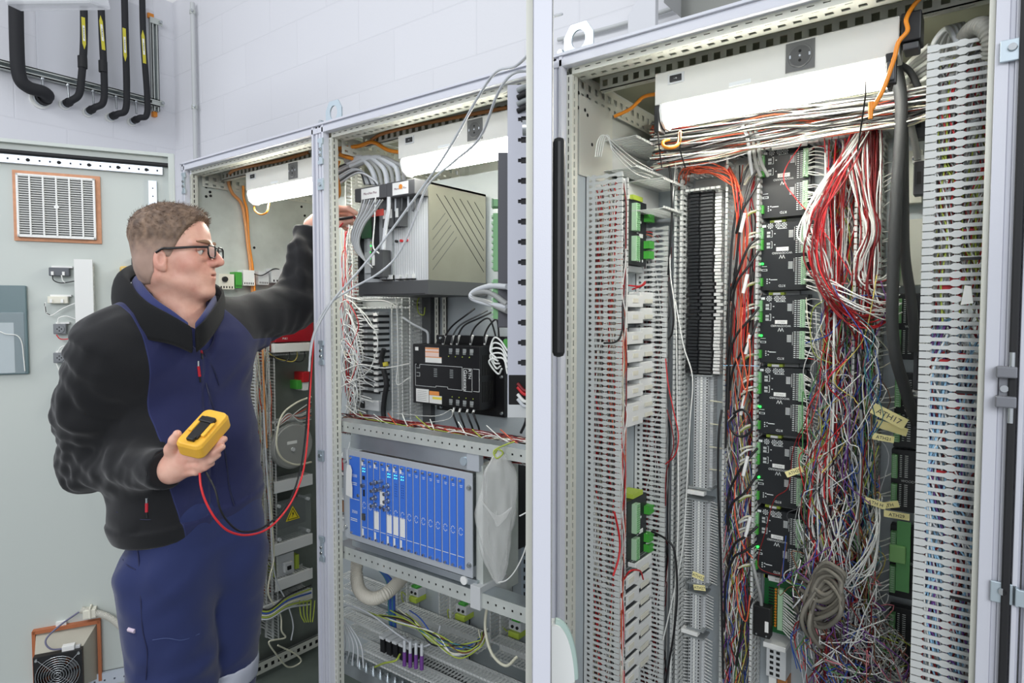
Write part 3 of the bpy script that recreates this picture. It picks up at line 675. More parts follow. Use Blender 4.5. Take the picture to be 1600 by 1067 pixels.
# ------------------------------------------------------------------ ducts on plate C
def vduct_px(f, pxa, pxb, pya, pyb, D, label, nr=None, **k):
    """vertical duct whose finger tips stand between pixel columns pxa..pxb, from pixel row pya to pyb"""
    ym = 500; xa = hit(f, pxa, ym, D)[0]; xb = hit(f, pxb, ym, D)[0]; xm = (pxa+pxb)/2
    z1 = hit(f, xm, pya, D)[1]; z0 = hit(f, xm, pyb, D)[1]
    return duct(f, xa, xb, z0, z1, D, label, **k)
DD = .07
d1 = vduct_px(FP, 1131, 1183, 225, 1085, DD, 'slotted duct of black and orange cables beside the modules, open front')
d2 = vduct_px(FP, 1283, 1336, 215, 1085, DD, 'open slotted duct beside the module terminals, overflowing with mixed wires')
d3 = vduct_px(FP, 1342, 1374, 215, 1085, DD, 'narrow open slotted duct behind the hanging thick black cables')
d4 = vduct_px(FP, 1052, 1064, 235, 1085, DD, 'narrow slotted duct in the corner before the black relay column')
x0_, x1_ = hit(FP, 1068, 262, DD)[0], hit(FP, 1300, 230, DD)[0]
hz = hit(FP, 1150, 240, DD)[1]
hduct(FP, x0_, mx1+.18, hz-.0, hz+.05, DD, 'horizontal slotted duct above the modules with a white label', detail=False)
tag(MB().box(FP, hit(FP, 1207, 226, DD)[0], hit(FP, 1262, 226, DD)[0], hz-.006, hz+.006, DD+.002, DD+.0035, white).build('duct_label'), 'white label strip on the horizontal duct above the topmost module', 'label')
hz2 = hit(FP, 1110, 282, DD)[1]
hduct(FP, hit(FP, 1070, 285, DD)[0], hit(FP, 1131, 275, DD)[0], hz2-.02, hz2+.02, DD, 'short horizontal slotted duct capping the black relay column', detail=False)
# multicoloured wires inside the ducts
def rangex(f, a, b, n): return hit(f, a, 550, n)[0], hit(f, b, 550, n)[0]
zbot = .18
ztop = hit(FP, 1310, 215, .06)[1]
xa, xb = rangex(FP, 1286, 1334, .05); zmid = hit(FP, 1310, 480, .05)[1]; zred = hit(FP, 1310, 640, .05)[1]
stuff(strands(FP, xa, xb, zbot, zmid+.05, .012, .075, 230, MULTI, .0011, .8, .045), 'mixed_wires', 'dense mixed thin wires filling the open duct beside the modules')
stuff(strands(FP, xa, xa+(xb-xa)*.6, zred-.15, ztop+.02, .03, .085, 34, ['red', 'red', 'dkred', 'red', 'white'], .0016, .5, .09), 'red_wires', 'red and white wires running down through the duct beside the modules')
stuff(strands(FP, xa, xb, zmid, ztop+.02, .01, .05, 60, ['red', 'orange', 'white', 'white', 'dkred', 'purple', 'gy'], .0012, .8, .05), 'mixed_wires', 'red, orange and white wires at the top of the duct beside the modules')
xa, xb = rangex(FP, 1344, 1373, .05)
stuff(strands(FP, xa, xb, zbot, zmid+.02, .012, .075, 130, MULTI, .0011, .8, .05), 'mixed_wires', 'mixed thin wires in the narrow duct behind the thick black cables')
stuff(strands(FP, xa, xb, zmid-.02, ztop+.02, .03, .085, 46, ['dkred', 'dkred', 'red', 'white', 'white'], .0014, .4, .08, ends=False), 'red_wires', 'dark red and white wires dropping into the narrow duct')
xa, xb = rangex(FP, 1134, 1181, .05); zo = hit(FP, 1155, 600, .05)[1]
stuff(strands(FP, xa, xb, zbot, zo+.05, .01, .05, 110, MULTI+['orange', 'orange'], .0011, .6, .06), 'mixed_wires', 'mixed thin wires low in the duct beside the black relay column')
stuff(strands(FP, xa, xb, zo-.15, ztop-.02, .01, .05, 12, ['orange', 'orange', 'red', 'black', 'black'], .0016, .5, .09), 'orange_wires', 'orange wires high in the duct beside the black relay column')
# the wild tangle bulging out of the two ducts
cx = hit(FP, 1330, 600, .1)[0]
zt_, zb_ = hit(FP, 1330, 440, .09)[1], hit(FP, 1330, 1075, .09)[1]
stuff(tangle((cx-.02, zt_), (cx-.02, zb_), .062, 210, MULTI, .07, .0010, RN, 4, (.07, .125), FP), 'wire_tangle', 'wild tangle of thin multicoloured wires bulging out of the ducts')
stuff(tangle((cx-.05, hit(FP, 1300, 880, .1)[1]), (cx+.07, zb_), .07, 150, ['purple', 'purple', 'white', 'green', 'gy', 'dkred', 'blue', 'grey', 'white', 'brown', 'pink', 'white', 'lgrey', 'cream', 'dgrey'], .10, .0011, RN, 4, (.08, .14), FP), 'wire_tangle', 'bushy tangle of purple, green and white wires low in the looms')
# individually readable wires: routes given as points on the plate at a height above it
JR = random.Random(77)
def route(f, pts, j=0): return [on(f, x+JR.uniform(-j, j), y+JR.uniform(-j, j), n+JR.uniform(-j, j)*.002) for x, y, n in pts]
Rr = random.Random(11)
for i in range(13):    # the red loom arching from top right to the loop by the third module
    j = i-6; g = j*1.7; nz = .10+Rr.uniform(-.012, .018)
    pts = [(1345+g*1.2, 196, nz), (1330+g, 235, nz), (1302+g*1.1, 290, nz+.01), (1276+g*.9, 345, nz+.015), (1272+g*1.1, 400, nz+.015), (1290+g*.9, 450, nz+.012), (1325+g*.4, 490-j*1.2, nz+.01), (1360, 497-j*2.2, nz), (1392+Rr.uniform(-8, 6), 478-j*3+Rr.uniform(-6, 6), nz-.02)]
    if i % 4 == 3: pts = pts[:6]+[(1330+g, 505-j, nz), (1340+g*.5, 540+j*2, nz-.02)]
    cable('loom_wire', route(FP, pts, 5), .0017, W['red'] if i % 3 else W['dkred'], 'red wire of the thick red loom looping past the third black module', 'wire', 'red loom wires', 6, 5)
for i in range(9):
    j = i-4; nz = .11+Rr.uniform(-.01, .015)
    pts = [(1352+j*1.5, 198, nz), (1330+j*2.0, 232, nz), (1292+j*2.5, 285, nz), (1262+j*2, 335, nz), (1258+j*2, 372, nz), (1272+j*3, 396, nz-.01), (1290+j*3, 440+Rr.uniform(-10, 40), nz-.01)] 
    cable('loom_wire', route(FP, pts, 5), .0017, W['white'], 'white wire of the pale loom hanging beside the red loom', 'wire', 'white loom wires', 6, 5)
for i in range(16):
    j = i-8; nz = .10+Rr.uniform(-.01, .015)
    pts = [(1352+j, 200, nz), (1340+j*2, 240, nz), (1350+j*1.7, 300, nz), (1362+j*1.6, 360, nz), (1350+j*1.8, 410, nz), (1352+j*1.7, 450+j*2, nz), (1385, 470+j*5, nz-.02), (1400, 462+j*7, nz-.04)] 
    cable('loom_wire', route(FP, pts, 6), .0016, W['dkred'] if i % 2 else W['white'], 'dark red wire of the bundle dropping behind the thick black cables' if i % 2 else 'white wire of the bundle dropping behind the thick black cables', 'wire', 'dark red and white wires behind the thick black cables', 6, 5)
for i in range(7):
    j = i-3
    pts = [(1262+j, 440+j*3, .09), (1300, 455+j*4, .11), (1345, 475+j*4, .12), (1382, 485+j*5, .11), (1405, 470+j*6, .08)]
    cable('loom_wire', route(FP, pts, 5), .0014, W['white'], 'white wire crossing in front of the red loop', 'wire', 'white wires crossing the red loop', 5)
# two vertical grey trunk sleeves
cable('trunk_cable', route(FP, [(1345, 640, .09), (1347, 700, .1), (1341, 760, .1), (1340, 830, .1), (1343, 900, .09)]), .0035, W['grey'], 'grey trunk cable rising through the middle of the wire tangle')
cable('trunk_cable', route(FP, [(1306, 440, .08), (1303, 520, .1), (1302, 640, .1), (1298, 760, .1), (1310, 860, .1), (1330, 930, .1)]), .0024, W['white'], 'long white wire straight down the front of the tangle')
for i in range(14):
    j = i-7; x = 1290+j*2.2
    pts = [(x+Rr.uniform(-3, 3), 690, .09), (x-6+Rr.uniform(-6, 6), 760, .11), (x-2+j, 820, .115), (x+6+j*1.5, 870, .11), (x+14+j*3, 905+Rr.uniform(-10, 15), .09)]
    cable('loom_wire', route(FP, pts, 5), .0016, W['white'] if i % 3 else W['red'], 'white or red wire of the sheaf fanning out beside the lowest black module', 'wire', 'sheaf beside the lowest module', 5)
for i in range(10):
    s0 = Rr.uniform(860, 930)
    pts = [(1262, s0, .06), (1285, s0+20+Rr.uniform(-10, 30), .1), (1330, 905+Rr.uniform(-15, 15), .13), (1365, 860+Rr.uniform(-30, 30), .13), (1372, 820+Rr.uniform(-40, 20), .1), (1350, 835, .08)]
    cable('loop_wire', route(FP, pts, 6), .0013, W['white'], 'white wire looping widely from the lowest module into the tangle', 'wire', 'wide white loops low in the looms', 5)
# coil of grey sheathed cables
mbs = []
for i in range(9):
    j = i-4; c0 = (1262+Rr.uniform(-3, 3), 935+j*5)
    kx, ky = Rr.uniform(-9, 9), Rr.uniform(-9, 9); pts = [(1242, 925+j*6, .08), (1258+kx, 940+j*8, .13), (1285+kx, 950+j*7+ky, .15), (1312+ky, 930+j*7, .15+.004*i), (1302+kx, 902+j*4, .15), (1278+ky, 905+j*6, .14), (1260+kx, 950+j*7, .13+.004*i), (1278+kx, 990+j*5, .13), (1300+ky, 1000, .10)]
    cable('sheathed_cable', route(FP, pts), .0045, mat('wire_sheath' if i % 2 else 'wire_sheath_pale', (92, 88, 80) if i % 2 else (124, 120, 110), .5), 'grey sheathed cable of the coil beside the green circuit board', 'cable', 'grey cable coil', 8)
# thin red wires wandering over the modules
cable('stray_wire', route(FP, [(1252, 225, .08), (1228, 262, .09), (1226, 285, .09), (1245, 312, .1), (1270, 340, .11), (1300, 380, .12), (1330, 430, .12)]), .0011, W['red'], 'thin red wire looping over the topmost black module', 'wire')
cable('stray_wire', route(FP, [(1278, 600, .09), (1262, 650, .09), (1240, 700, .08), (1232, 760, .08), (1210, 780, .08), (1196, 830, .08), (1185, 870, .07), (1190, 890, .07), (1230, 898, .08), (1262, 870, .09)]), .0011, W['dkred'], 'thin dark red wire trailing over the two lowest modules', 'wire')
cable('stray_wire', route(FP, [(1262, 690, .09), (1258, 760, .1), (1256, 860, .1), (1270, 910, .11), (1300, 935, .12)]), .0013, W['white'], 'long white wire hanging past the fifth and sixth black modules', 'wire')
cable('stray_wire', route(FP, [(1130, 571, .09), (1160, 571, .09), (1185, 572, .09)]), .001, mat('wire_skyblue', (90, 140, 200), .4), 'single light blue wire stretched across the duct', 'wire')
# black cables in the first duct
blk = [[(1186, 240, .09), (1165, 268, .09), (1150, 330, .09), (1142, 400, .09), (1138, 500, .09), (1136, 600, .08), (1134, 700, .08)],
       [(1186, 262, .09), (1172, 285, .09), (1158, 340, .1), (1150, 420, .09), (1142, 520, .08), (1138, 640, .08)],
       [(1186, 282, .09), (1174, 305, .1), (1160, 330, .1), (1150, 365, .09)],
       [(1186, 372, .09), (1170, 385, .1), (1155, 420, .1), (1142, 455, .09), (1136, 500, .08)],
       [(1186, 392, .09), (1168, 418, .1), (1152, 440, .1), (1143, 470, .09)],
       [(1186, 480, .09), (1172, 498, .1), (1150, 525, .1), (1140, 560, .09), (1136, 640, .09)],
       [(1184, 500, .09), (1174, 525, .1), (1158, 552, .1), (1146, 575, .09), (1140, 610, .08)],
       [(1146, 646, .1), (1160, 640, .11), (1172, 652, .11), (1174, 672, .11), (1160, 682, .11), (1146, 676, .11), (1140, 660, .1), (1150, 648, .1)],
       [(1184, 700, .09), (1165, 722, .1), (1150, 745, .1), (1138, 775, .09), (1136, 820, .09)],
       [(1184, 740, .09), (1165, 768, .1), (1142, 790, .1), (1137, 830, .09)],
       [(1184, 822, .09), (1168, 836, .1), (1148, 850, .1), (1137, 880, .09)],
       [(1184, 848, .09), (1162, 862, .1), (1146, 872, .1), (1134, 910, .09), (1132, 980, .08)],
       [(1128, 640, .09), (1123, 680, .1), (1122, 760, .1), (1126, 860, .1), (1128, 960, .09), (1130, 1060, .09)],
       [(1176, 935, .09), (1160, 980, .1), (1150, 1040, .09)]]
for i, q in enumerate(blk):
    cable('black_cable', route(FP, q), .0028, W['black'], ['longest black cable leaving the topmost module and running down the first duct', 'black cable just under the longest one at the topmost module', 'short black cable at the foot of the topmost module', 'black cable curving from the head of the second module', 'short black cable curving from the middle of the second module', 'long black cable curving down from the head of the third module', 'short black cable curving from the middle of the third module', 'black cable looped in a ring over the first duct', 'black cable curving down from the head of the fifth module', 'black cable curving from the middle of the fifth module', 'black cable curving from the head of the sixth module', 'black cable sagging from the middle of the sixth module', 'long black cable hanging beside the grey terminal column', 'black cable hanging below the data plug in the first duct'][i], 'cable', 'black cables of the first duct')
for i in range(8):
    j = i-4; q = [(1180-2*i, 700+i*40, .085), (1160, 720+i*38, .095), (1145, 740+i*40, .09)]
for i in range(8):
    j = i-4; pts = [(1134+i*.6, 262+j*1.2, .06), (1144+i*1.6, 290+j, .09), (1150+i*2.4, 350, .09+Rr.uniform(-.02, .01)), (1152+i*2+Rr.uniform(-4, 4), 430, .08), (1150+i*2+Rr.uniform(-5, 5), 500, .075), (1148+i*1.5, 560+i*9, .06)]
    cable('orange_wire', route(FP, pts, 3), .0014, W['orange'] if i % 3 else W['red'], 'orange-red wire of the loom arching down beside the black relay column', 'wire', 'orange loom beside the relays', 5)
for q in ([(1160, 480, .1), (1158, 540, .11), (1168, 600, .11), (1160, 640, .1)], [(1150, 560, .1), (1165, 610, .11), (1172, 560, .11), (1170, 520, .1)], [(1150, 730, .09), (1148, 800, .1), (1160, 850, .1), (1176, 872, .09)], [(1150, 900, .09), (1154, 950, .1), (1166, 970, .1), (1172, 930, .1)]):
    cable('orange_wire', route(FP, q), .0016, W['orange'], 'stray orange wire hanging out of the first duct', 'wire', 'stray orange wires')
for i in range(6):
    for (x, y) in ((1160+4*(i % 3), 345+i*95),):
        a, b = on(FP, x-3, y+18, .1), on(FP, x+4, y-12, .1)
        tag(MB().tube([a, b], .0042, white, 8).build('cable_sleeve'), 'white marker sleeve on a black cable in the first duct', 'sleeve', 'white marker sleeves')
# wires crossing behind the lamp, above the modules
yb = F((0, .30, 0), (0, -1, 0))
R2 = random.Random(21)
stuffmb = MB()
for i in range(115):
    c = R2.choice(['white', 'white', 'cream', 'lgrey', 'orange', 'orange', 'dkred', 'black', 'grey', 'dgrey', 'lgrey', 'grey'])
    t = R2.uniform(0, 1); ya = 190+t*75; n = R2.uniform(-.10, .06)
    pts = [(1030-R2.uniform(0, 15), ya-5+R2.uniform(-4, 8), n), (1120, ya-18+R2.uniform(-8, 8), n), (1210, ya-28-t*10+R2.uniform(-8, 8), n), (1300, ya-32-t*22+R2.uniform(-8, 8), n), (1400, ya-46-t*22+R2.uniform(-6, 6), n), (1450, ya-56-t*22, n)]
    stuffmb.tube(spline(route(yb, pts), 4), R2.uniform(.0012, .0022), W[c], 4, ends=False)
stuff(stuffmb, 'wire_bundle', 'sheaf of white, black and orange wires running under the lamp above the modules')
for i in range(12):
    g = i; pts = [(1060+g*2, 300-g*3, .05), (1066+g*1.5, 272-g*1.5, .08), (1085, 258+g*1.0, .09), (1110, 256+g*1.5, .09), (1135, 262+g*2, .08), (1148+g, 280+g*2, .07)]
    cable('orange_wire', route(FP, pts, 4), .0014, W['orange'], 'orange wire of the arc over the short duct capping the relay column', 'wire', 'orange arc over the relay column', 5)
for q, lb in (([(1028, 205, 0), (1030, 230, -.01), (1034, 262, -.03)], 'a'), ([(1062, 205, 0), (1063, 235, -.02), (1071, 262, -.05)], 'b'), ([(1352, 128, 0), (1352, 150, .0), (1345, 200, -.05), (1340, 235, -.1)], 'c')):
    cable('cable_tie', route(f, q), .0014, W['black'], {'a': 'long black cable tie dangling under the near end of the lamp', 'b': 'long black cable tie dangling beside the looped lamp cable', 'c': 'long black cable tie dangling at the plug end of the lamp'}[lb], 'cable tie')
for i, x in enumerate((1160, 1168, 1176)):
    cable('grey_cable', route(FP, [(x, 196, .16), (x+8, 215, .14), (x+12, 250, .11), (x+16+4*i, 275, .08)]), .004, W['grey'] if i else W['lgrey'], 'grey sheathed cable dropping to the topmost black module', 'cable', 'grey cables to the topmost module')
# ------------------------------------------------------------------ relay and terminal columns
def box_px(mb, f, x0, y0, x1, y1, n0, n1, m): mb.box(f, *rect(f, x0, y0, x1, y1, n1), n0, n1, m)
rx0, rx1, rz0, rz1 = rect(FP, 1072, 297, 1116, 584, .05)
NR = 54; hh = (rz1-rz0)/NR
for i in range(NR):
    z = rz1-(i+1)*hh; jig = RN.uniform(-.0015, .0015)+(.006 if 26 < i < 38 and i % 2 else 0)
    if i == 0:
        r0 = thing('slim_relay', FP.p((rx0+rx1)/2, z, 0), 'slim black plug-in relay in the tall black column under the short duct', 'relay', 'tall column of slim black relays')
        ff = FP.sub(rx0, z, 0); ww = rx1-rx0
        MB().box(ff, 0, ww*.92, .0004, hh-.0006, 0, .045, black).box(ff, ww*.12, ww*.45, .001, hh-.0012, .045, .054, module_m).box(ff, ww*.5, ww*.9, .0015, hh-.0018, .045, .049, dgrey).build('body', r0)
        MB().box(ff, ww*.95, ww*1.18, .0008, hh-.001, .02, .04, white).build('marker', r0)
        MB().cyl(ff.p(0, hh/2, .02), ff.p(-.016, hh/2-.002, .02), .0014, white, 5).build('ferrule', r0)
        proto = r0
    else: copy_thing(proto, (jig, 0, -i*hh), ordw(i+1)+' slim black relay from the top of the tall black column')
def terminals(px0, py0, px1, py1, count, body, lab, grp, marks=True, n1=.045, ferr=True, both=True):
    x0, x1, z0, z1 = rect(FP, px0, py0, px1, py1, n1); h = (z1-z0)/count; ww = x1-x0; pr = None
    for i in range(count):
        z = z1-(i+1)*h
        if pr is None:
            pr = thing('terminal_block', FP.p((x0+x1)/2, z, 0), lab, 'terminal', grp); ff = FP.sub(x0, z, 0)
            mb = MB().box(ff, 0, ww, .0003, h-.0004, 0, n1*.6, body).box(ff, ww*.15, ww*.85, .0003, h-.0004, n1*.6, n1, body)
            for k in (.22, .42, .62, .8): mb.box(ff, ww*k-.0016, ww*k+.0016, h*.25, h*.75, n1, n1+.0003, dark if k in (.22, .8) else mgrey)
            mb.build('body', pr)
            if marks: MB().box(ff, ww*.46, ww*.56, .0006, h-.0008, n1, n1+.001, white).build('marker', pr)
            if ferr:
                MB().cyl(ff.p(ww*.1, h/2, n1*.5), ff.p(-.022, h/2-.003, n1*.5+.004), .0014, white, 5).build('ferrule', pr)
                if both: MB().cyl(ff.p(ww*.95, h/2, n1*.5), ff.p(ww+.02, h/2-.003, n1*.5+.004), .0014, white, 5).build('ferrule', pr)
        else: copy_thing(pr, (0, 0, -i*h), ordw(i+1)+' slim terminal from the top of the '+grp)
    for zz in (z0-.004, z1):
        tag(MB().box(FP, x0-.004, x1+.004, zz, zz+.004, 0, n1+.004, mgrey).build('end_stop', bev=.0005), 'grey end stop of the %s' % grp, 'end stop', 'end stops of the %s' % grp)
terminals(1080, 588, 1110, 762, 40, lgrey, 'slim grey terminal in the column directly under the black relays', 'upper grey terminal column', ferr=False)
terminals(1077, 782, 1105, 912, 30, lgrey, 'slim grey terminal in the wired middle column with white ferrules both sides', 'middle grey terminal column')
terminals(1076, 928, 1098, 982, 12, lgrey, 'slim grey terminal in the short column under the yellow tags', 'short grey terminal column')
terminals(1072, 996, 1096, 1080, 16, lgrey, 'slim grey terminal in the lowest column cut by the frame', 'lowest grey terminal column')
for i, (y, x) in enumerate(((626, 1110), (662, 1110), (698, 1109), (733, 1109))):
    a = on(FP, x, y, .04); b = on(FP, 1131, y+3, .05); tag(MB().tube([a, b], .0018, W['cream'], 6).build('jumper_wire'), 'cream jumper from the upper grey terminals to the duct', 'wire', 'cream jumpers')
for (x, y, n) in ((1086, 770, .055), (1076, 988, .055)):
    xx, zz = hit(FP, x, y, n); tag(MB().box(FP, xx-.02, xx+.022, zz-.005, zz+.005, n-.02, n, white).build('group_label', bev=.0005), 'white group marker %s' % ('above the wired middle terminal column' if y < 800 else 'above the lowest terminal column'), 'label')
# long thin white wires and black cable in the corner
for q, m_, r_, lb in (([(1055, 470, .08), (1068, 540, .09), (1082, 590, .1), (1078, 660, .1), (1072, 780, .1), (1066, 860, .1), (1052, 930, .09), (1036, 1000, .08)], 'white', .0016, 'long white wire wandering down in front of the grey terminals'),
                      ([(1056, 250, .09), (1050, 330, .1), (1047, 420, .1), (1056, 500, .1), (1058, 640, .09), (1060, 800, .1), (1054, 930, .09), (1046, 1067, .08)], 'white', .0016, 'long white wire straight down the corner duct'),
                      ([(1030, 232, .12), (1046, 262, .12), (1050, 330, .11), (1046, 400, .1), (1044, 430, .09)], 'black', .0026, 'black cable dropping down the corner from the roof wires'),
                      ([(1044, 440, .1), (1052, 490, .1), (1050, 520, .09), (1044, 530, .08)], 'black', .0022, 'short black cable bow low on the corner duct'),
                      ([(1018, 830, .1), (1040, 842, .11), (1054, 862, .11), (1058, 920, .1), (1054, 980, .1), (1040, 1067, .09)], 'black', .0026, 'black cable from the lower green module down the corner'),
                      ([(1040, 560, .1), (1044, 600, .1), (1052, 640, .1), (1060, 680, .1), (1055, 710, .1), (1040, 725, .09)], 'red', .0015, 'red wire bowing out of the corner duct half way down'),
                      ([(1042, 640, .1), (1050, 670, .1), (1052, 700, .1), (1041, 740, .09), (1040, 790, .08)], 'dkred', .0014, 'dark red wire beside the bowed red wire in the corner duct')):
    cable('corner_wire', route(FP, q), r_, W[m_], lb, 'wire')
# yellow handwritten tags
def ytag(f, px, py, n, wpx, ang, txt, label, h=.013):
    x, z = hit(f, px, py, n); g = f.sub(x, z, n, ang); L = wpx/1000*1.45
    mb = MB().prism(g, [(-L/2, -h/2), (L/2, -h/2), (L/2, h/2), (-L/2, h/2)], 0, .0006, tagy); mb.text(g, txt, 0, 0, .0006, h*.5, dgrey)
    return tag(mb.build('wire_tag'), label, 'tag')
ytag(FP, 1241, 737, .11, 26, .5, 'ATH25', 'yellow tag written ATH25 hanging over the fifth black module')
ytag(FP, 1389, 650, .12, 44, -.45, 'ATH17', 'largest yellow tag, tilted, by the thick black cables', .022)
ytag(FP, 1392, 668, .10, 40, -.25, '', 'crumpled yellow tag tucked under the largest tag', .016)
ytag(FP, 1380, 684, .12, 26, -.1, 'ATH21', 'small yellow tag written ATH21 below the largest tag')
ytag(FP, 1368, 786, .12, 26, -.2, 'ATH H', 'yellow tag half turned beside the vertical grey cable')
ytag(FP, 1388, 789, .11, 26, .3, 'ATH', 'yellow tag bent upward next to the half turned one')
ytag(FP, 1401, 805, .12, 30, 0, 'ATH29', 'yellow tag written ATH29 above the pale green board')
ytag(FP, 1091, 900, .08, 20, -.15, 'ATH23', 'upper of two yellow tags on the grey terminal column', .014)
ytag(FP, 1093, 918, .08, 20, .15, 'ATH27', 'lower of two yellow tags on the grey terminal column', .013)
# green circuit board, black D-shell plug and grey relay base below the modules
g = FP; gx0, gx1, gz0, gz1 = rect(FP, 1194, 897, 1241, 990, .03)
o = thing('circuit_board', FP.p((gx0+gx1)/2, gz0, 0), 'bare green circuit board with a pale terminal strip under the lowest module', 'circuit board')
ff = FP.sub(gx0, gz0, 0); ww, hh_ = gx1-gx0, gz1-gz0
MB().box(ff, 0, ww, 0, hh_, .026, .030, pcb).build('board', o); MB().box(ff, .004, ww-.004, .004, hh_-.004, 0, .026, lgrey).build('carrier', o)
MB().box(ff, ww*.5, ww*.66, hh_*.1, hh_*.78, .03, .042, palegreen).build('terminal_strip', o)
mb = MB()
for i in range(14):
    z = hh_*(.12+.66*i/14); mb.box(ff, ww*.16, ww*.33, z, z+.0025, .03, .033, black)
mb.build('diodes', o)
for i in range(14):
    z = hh_*(.12+.66*i/14); MB().disc(ff, ww*.40, z+.001, .03, .034, .0026, mat('disc_capacitor', (206, 130, 40), .4), 10).build('capacitor', o)
MB().box(ff, ww*.15, ww*.6, hh_*.86, hh_*.94, .03, .032, white).text(ff, 'ATH17', ww*.38, hh_*.9, .032, .004, dgrey).build('label_strip', o)
for i in range(16):
    z = gz0+hh_*(.1+.68*i/16); a = FP.p(gx0+ww*.66, z, .036); b = a+Vector((.024+WR.uniform(0, .012), -.006, -.012-WR.uniform(0, .008)))
    tag(MB().cyl(a, b, .0016, white, 6).build('ferruled_wire'), 'white ferruled wire end plugged into the green circuit board', 'wire', 'ferruled wires of the green board')
bx0, bx1, bz0, bz1 = rect(FP, 1177, 948, 1203, 996, .07)
o = thing('data_plug', FP.p((bx0+bx1)/2, bz0, .05), 'black data plug with white label before the green circuit board', 'plug')
MB().box(FP, bx0, bx1, bz0, bz1, .045, .07, black).build('shell', o, .002); MB().box(FP, bx1-.011, bx1-.003, bz0+.015, bz0+.04, .07, .0706, white).build('name_label', o)
for k in (.2, .8): MB().disc(FP, bx0+(bx1-bx0)*k, bz0+.006, .07, .0715, .002, steel, 8).build('screw', o)
cable('data_cable', route(FP, [(1176, 880, .07), (1182, 905, .075), (1188, 930, .07), (1190, 950, .06)]), .004, W['grey'], 'grey cable running down into the black data plug')
kx0, kx1, kz0, kz1 = rect(FP, 1197, 1014, 1228, 1060, .05)
o = thing('relay_socket', FP.p((kx0+kx1)/2, kz0, 0), 'grey relay socket with terminals below the green circuit board', 'relay')
mb = MB().box(FP, kx0, kx1, kz0, kz1, 0, .05, lgrey).box(FP, kx0-.006, kx1, kz1, kz1+.012, 0, .056, white); mb.build('body', o, .001)
mb = MB()
for i in range(5):
    for j in range(2): mb.box(FP, kx0+.008+j*.014, kx0+.016+j*.014, kz0+.005+i*.013, kz0+.012+i*.013, .05, .0505, dark)
mb.build('contacts', o)
MB().box(FP, kx0+.004, kx0+.02, kz0-.022, kz0-.003, 0, .04, white).box(FP, kx0+.022, kx1, kz0-.03, kz0-.003, 0, .035, mat('brown_block', (170, 110, 60), .5)).build('foot_block', o)
# ------------------------------------------------------------------ second module column, thick cables, couplers
cols = [(236, 318, 1397, 0), (343, 446, 1397, 0), (458, 562, 1398, 1), (583, 700, 1397, 1), (703, 800, 1392, 1), (822, 935, 1390, 1), (950, 1055, 1388, 1)]
cdesc = ['topmost pale half-hidden module behind the thick black cables', 'second pale module behind the thick black cables', 'black module behind the thick black cables, beside the vented lids', 'black module behind the largest yellow tag', 'black module between the small yellow tags', 'black module carrying the pale green board', 'lowest black module beside the finned duct wall']
for i, (ya, yb_, xa_, blk_) in enumerate(cols):
    x0, x1, z0, z1 = rect(FP, xa_, ya, xa_+44, yb_, .03); x1 = min(x1, 2.355)
    o = thing('io_module', FP.p((x0+x1)/2, z0, 0), cdesc[i], 'module', 'second column of modules beside the finned duct')
    bm = module_m if blk_ else mat('module_pale', (190, 192, 182), .5)
    MB().box(FP, x0, x1, z0, z1, .008, .03, bm).build('housing', o, .0015)
    H = z1-z0
    for a, b in ((.08, .45), (.55, .92)):
        mb = MB().box(FP, x0+.002, x0+.012, z0+H*a, z0+H*b, .03, .044, green)
        for k in range(12): mb.box(FP, x0+.004, x0+.010, z0+H*(a+(b-a)*(k+.25)/12), z0+H*(a+(b-a)*(k+.75)/12), .044, .046, palegreen)
        mb.build('terminal_strip', o)
    if blk_:
        mb = MB()
        for a, b in ((.08, .45), (.55, .92)):
            for k in range(12):
                zz = z0+H*(a+(b-a)*(k+.5)/12); mb.box(FP, x0+.015, x0+.019, zz-.0008, zz+.0008, .0302, .0305, ink).box(FP, x0+.024, x0+.030, zz-.0008, zz+.0008, .0302, .0305, ink)
        mb.text(FP, 'WOODWARD', x0+.018, z0+H*.5, .0302, .005, ink, 'LEFT'); mb.build('printing', o)
    for k in range(11):
        if WR.random() < .3: continue
        z = z0+H*(.1+.8*k/11); a = FP.p(x0+.003, z, .037); b = FP.p(hit(FP, 1374, 550, .05)[0], z-.008+WR.uniform(-.008, .008), .05)
        mid = (a+b)/2+Vector((0, -.005, 0))
        tag(MB().cyl(a, a.lerp(mid, .5), .0015, white, 5).tube(spline([a.lerp(mid, .45), mid, b], 3), .0012, W['white'], 5).build('terminal_wire'), 'white wire into module row %s of the second column' % ('seven' if i > 5 else ('one', 'two', 'three', 'four', 'five', 'six')[i]), 'wire', 'white wires of the second column, row %s' % word[min(i, 5)] if i < 6 else 'white wires of the bottom second-column module')
tag(MB().box(FP, *rect(FP, 1389, 853, 1415, 880, .05), .03, .05, mat('cover_green', (150, 206, 130), .5)).build('cover_block', bev=.002), 'pale green plastic cover hanging over the second module column', 'cover')
tag(MB().box(FP, *rect(FP, 1400, 815, 1422, 925, .044), .04, .044, mat('board_green', (108, 178, 110), .5)).build('circuit_board', bev=.001), 'tall pale green circuit board edge beside the finned duct', 'circuit board')
cg = mat('cable_charcoal', (58, 60, 62), .6, bump=.1, bscale=600)
cable('power_cable', route(FP, [(1384, 92, .20), (1400, 118, .19), (1408, 160, .18), (1406, 230, .17), (1400, 320, .165), (1396, 420, .16), (1394, 500, .16), (1400, 560, .155), (1412, 600, .14), (1424, 640, .12), (1432, 660, .1)]), .0105, cg, 'thick charcoal cable hanging in a long bow in front of the second module column')
cable('power_cable', route(FP, [(1398, 96, .18), (1408, 140, .15), (1411, 220, .14), (1412, 320, .14), (1414, 400, .135), (1424, 470, .13), (1428, 520, .12), (1426, 548, .11)]), .009, cg, 'second thick charcoal cable behind the bowed one')
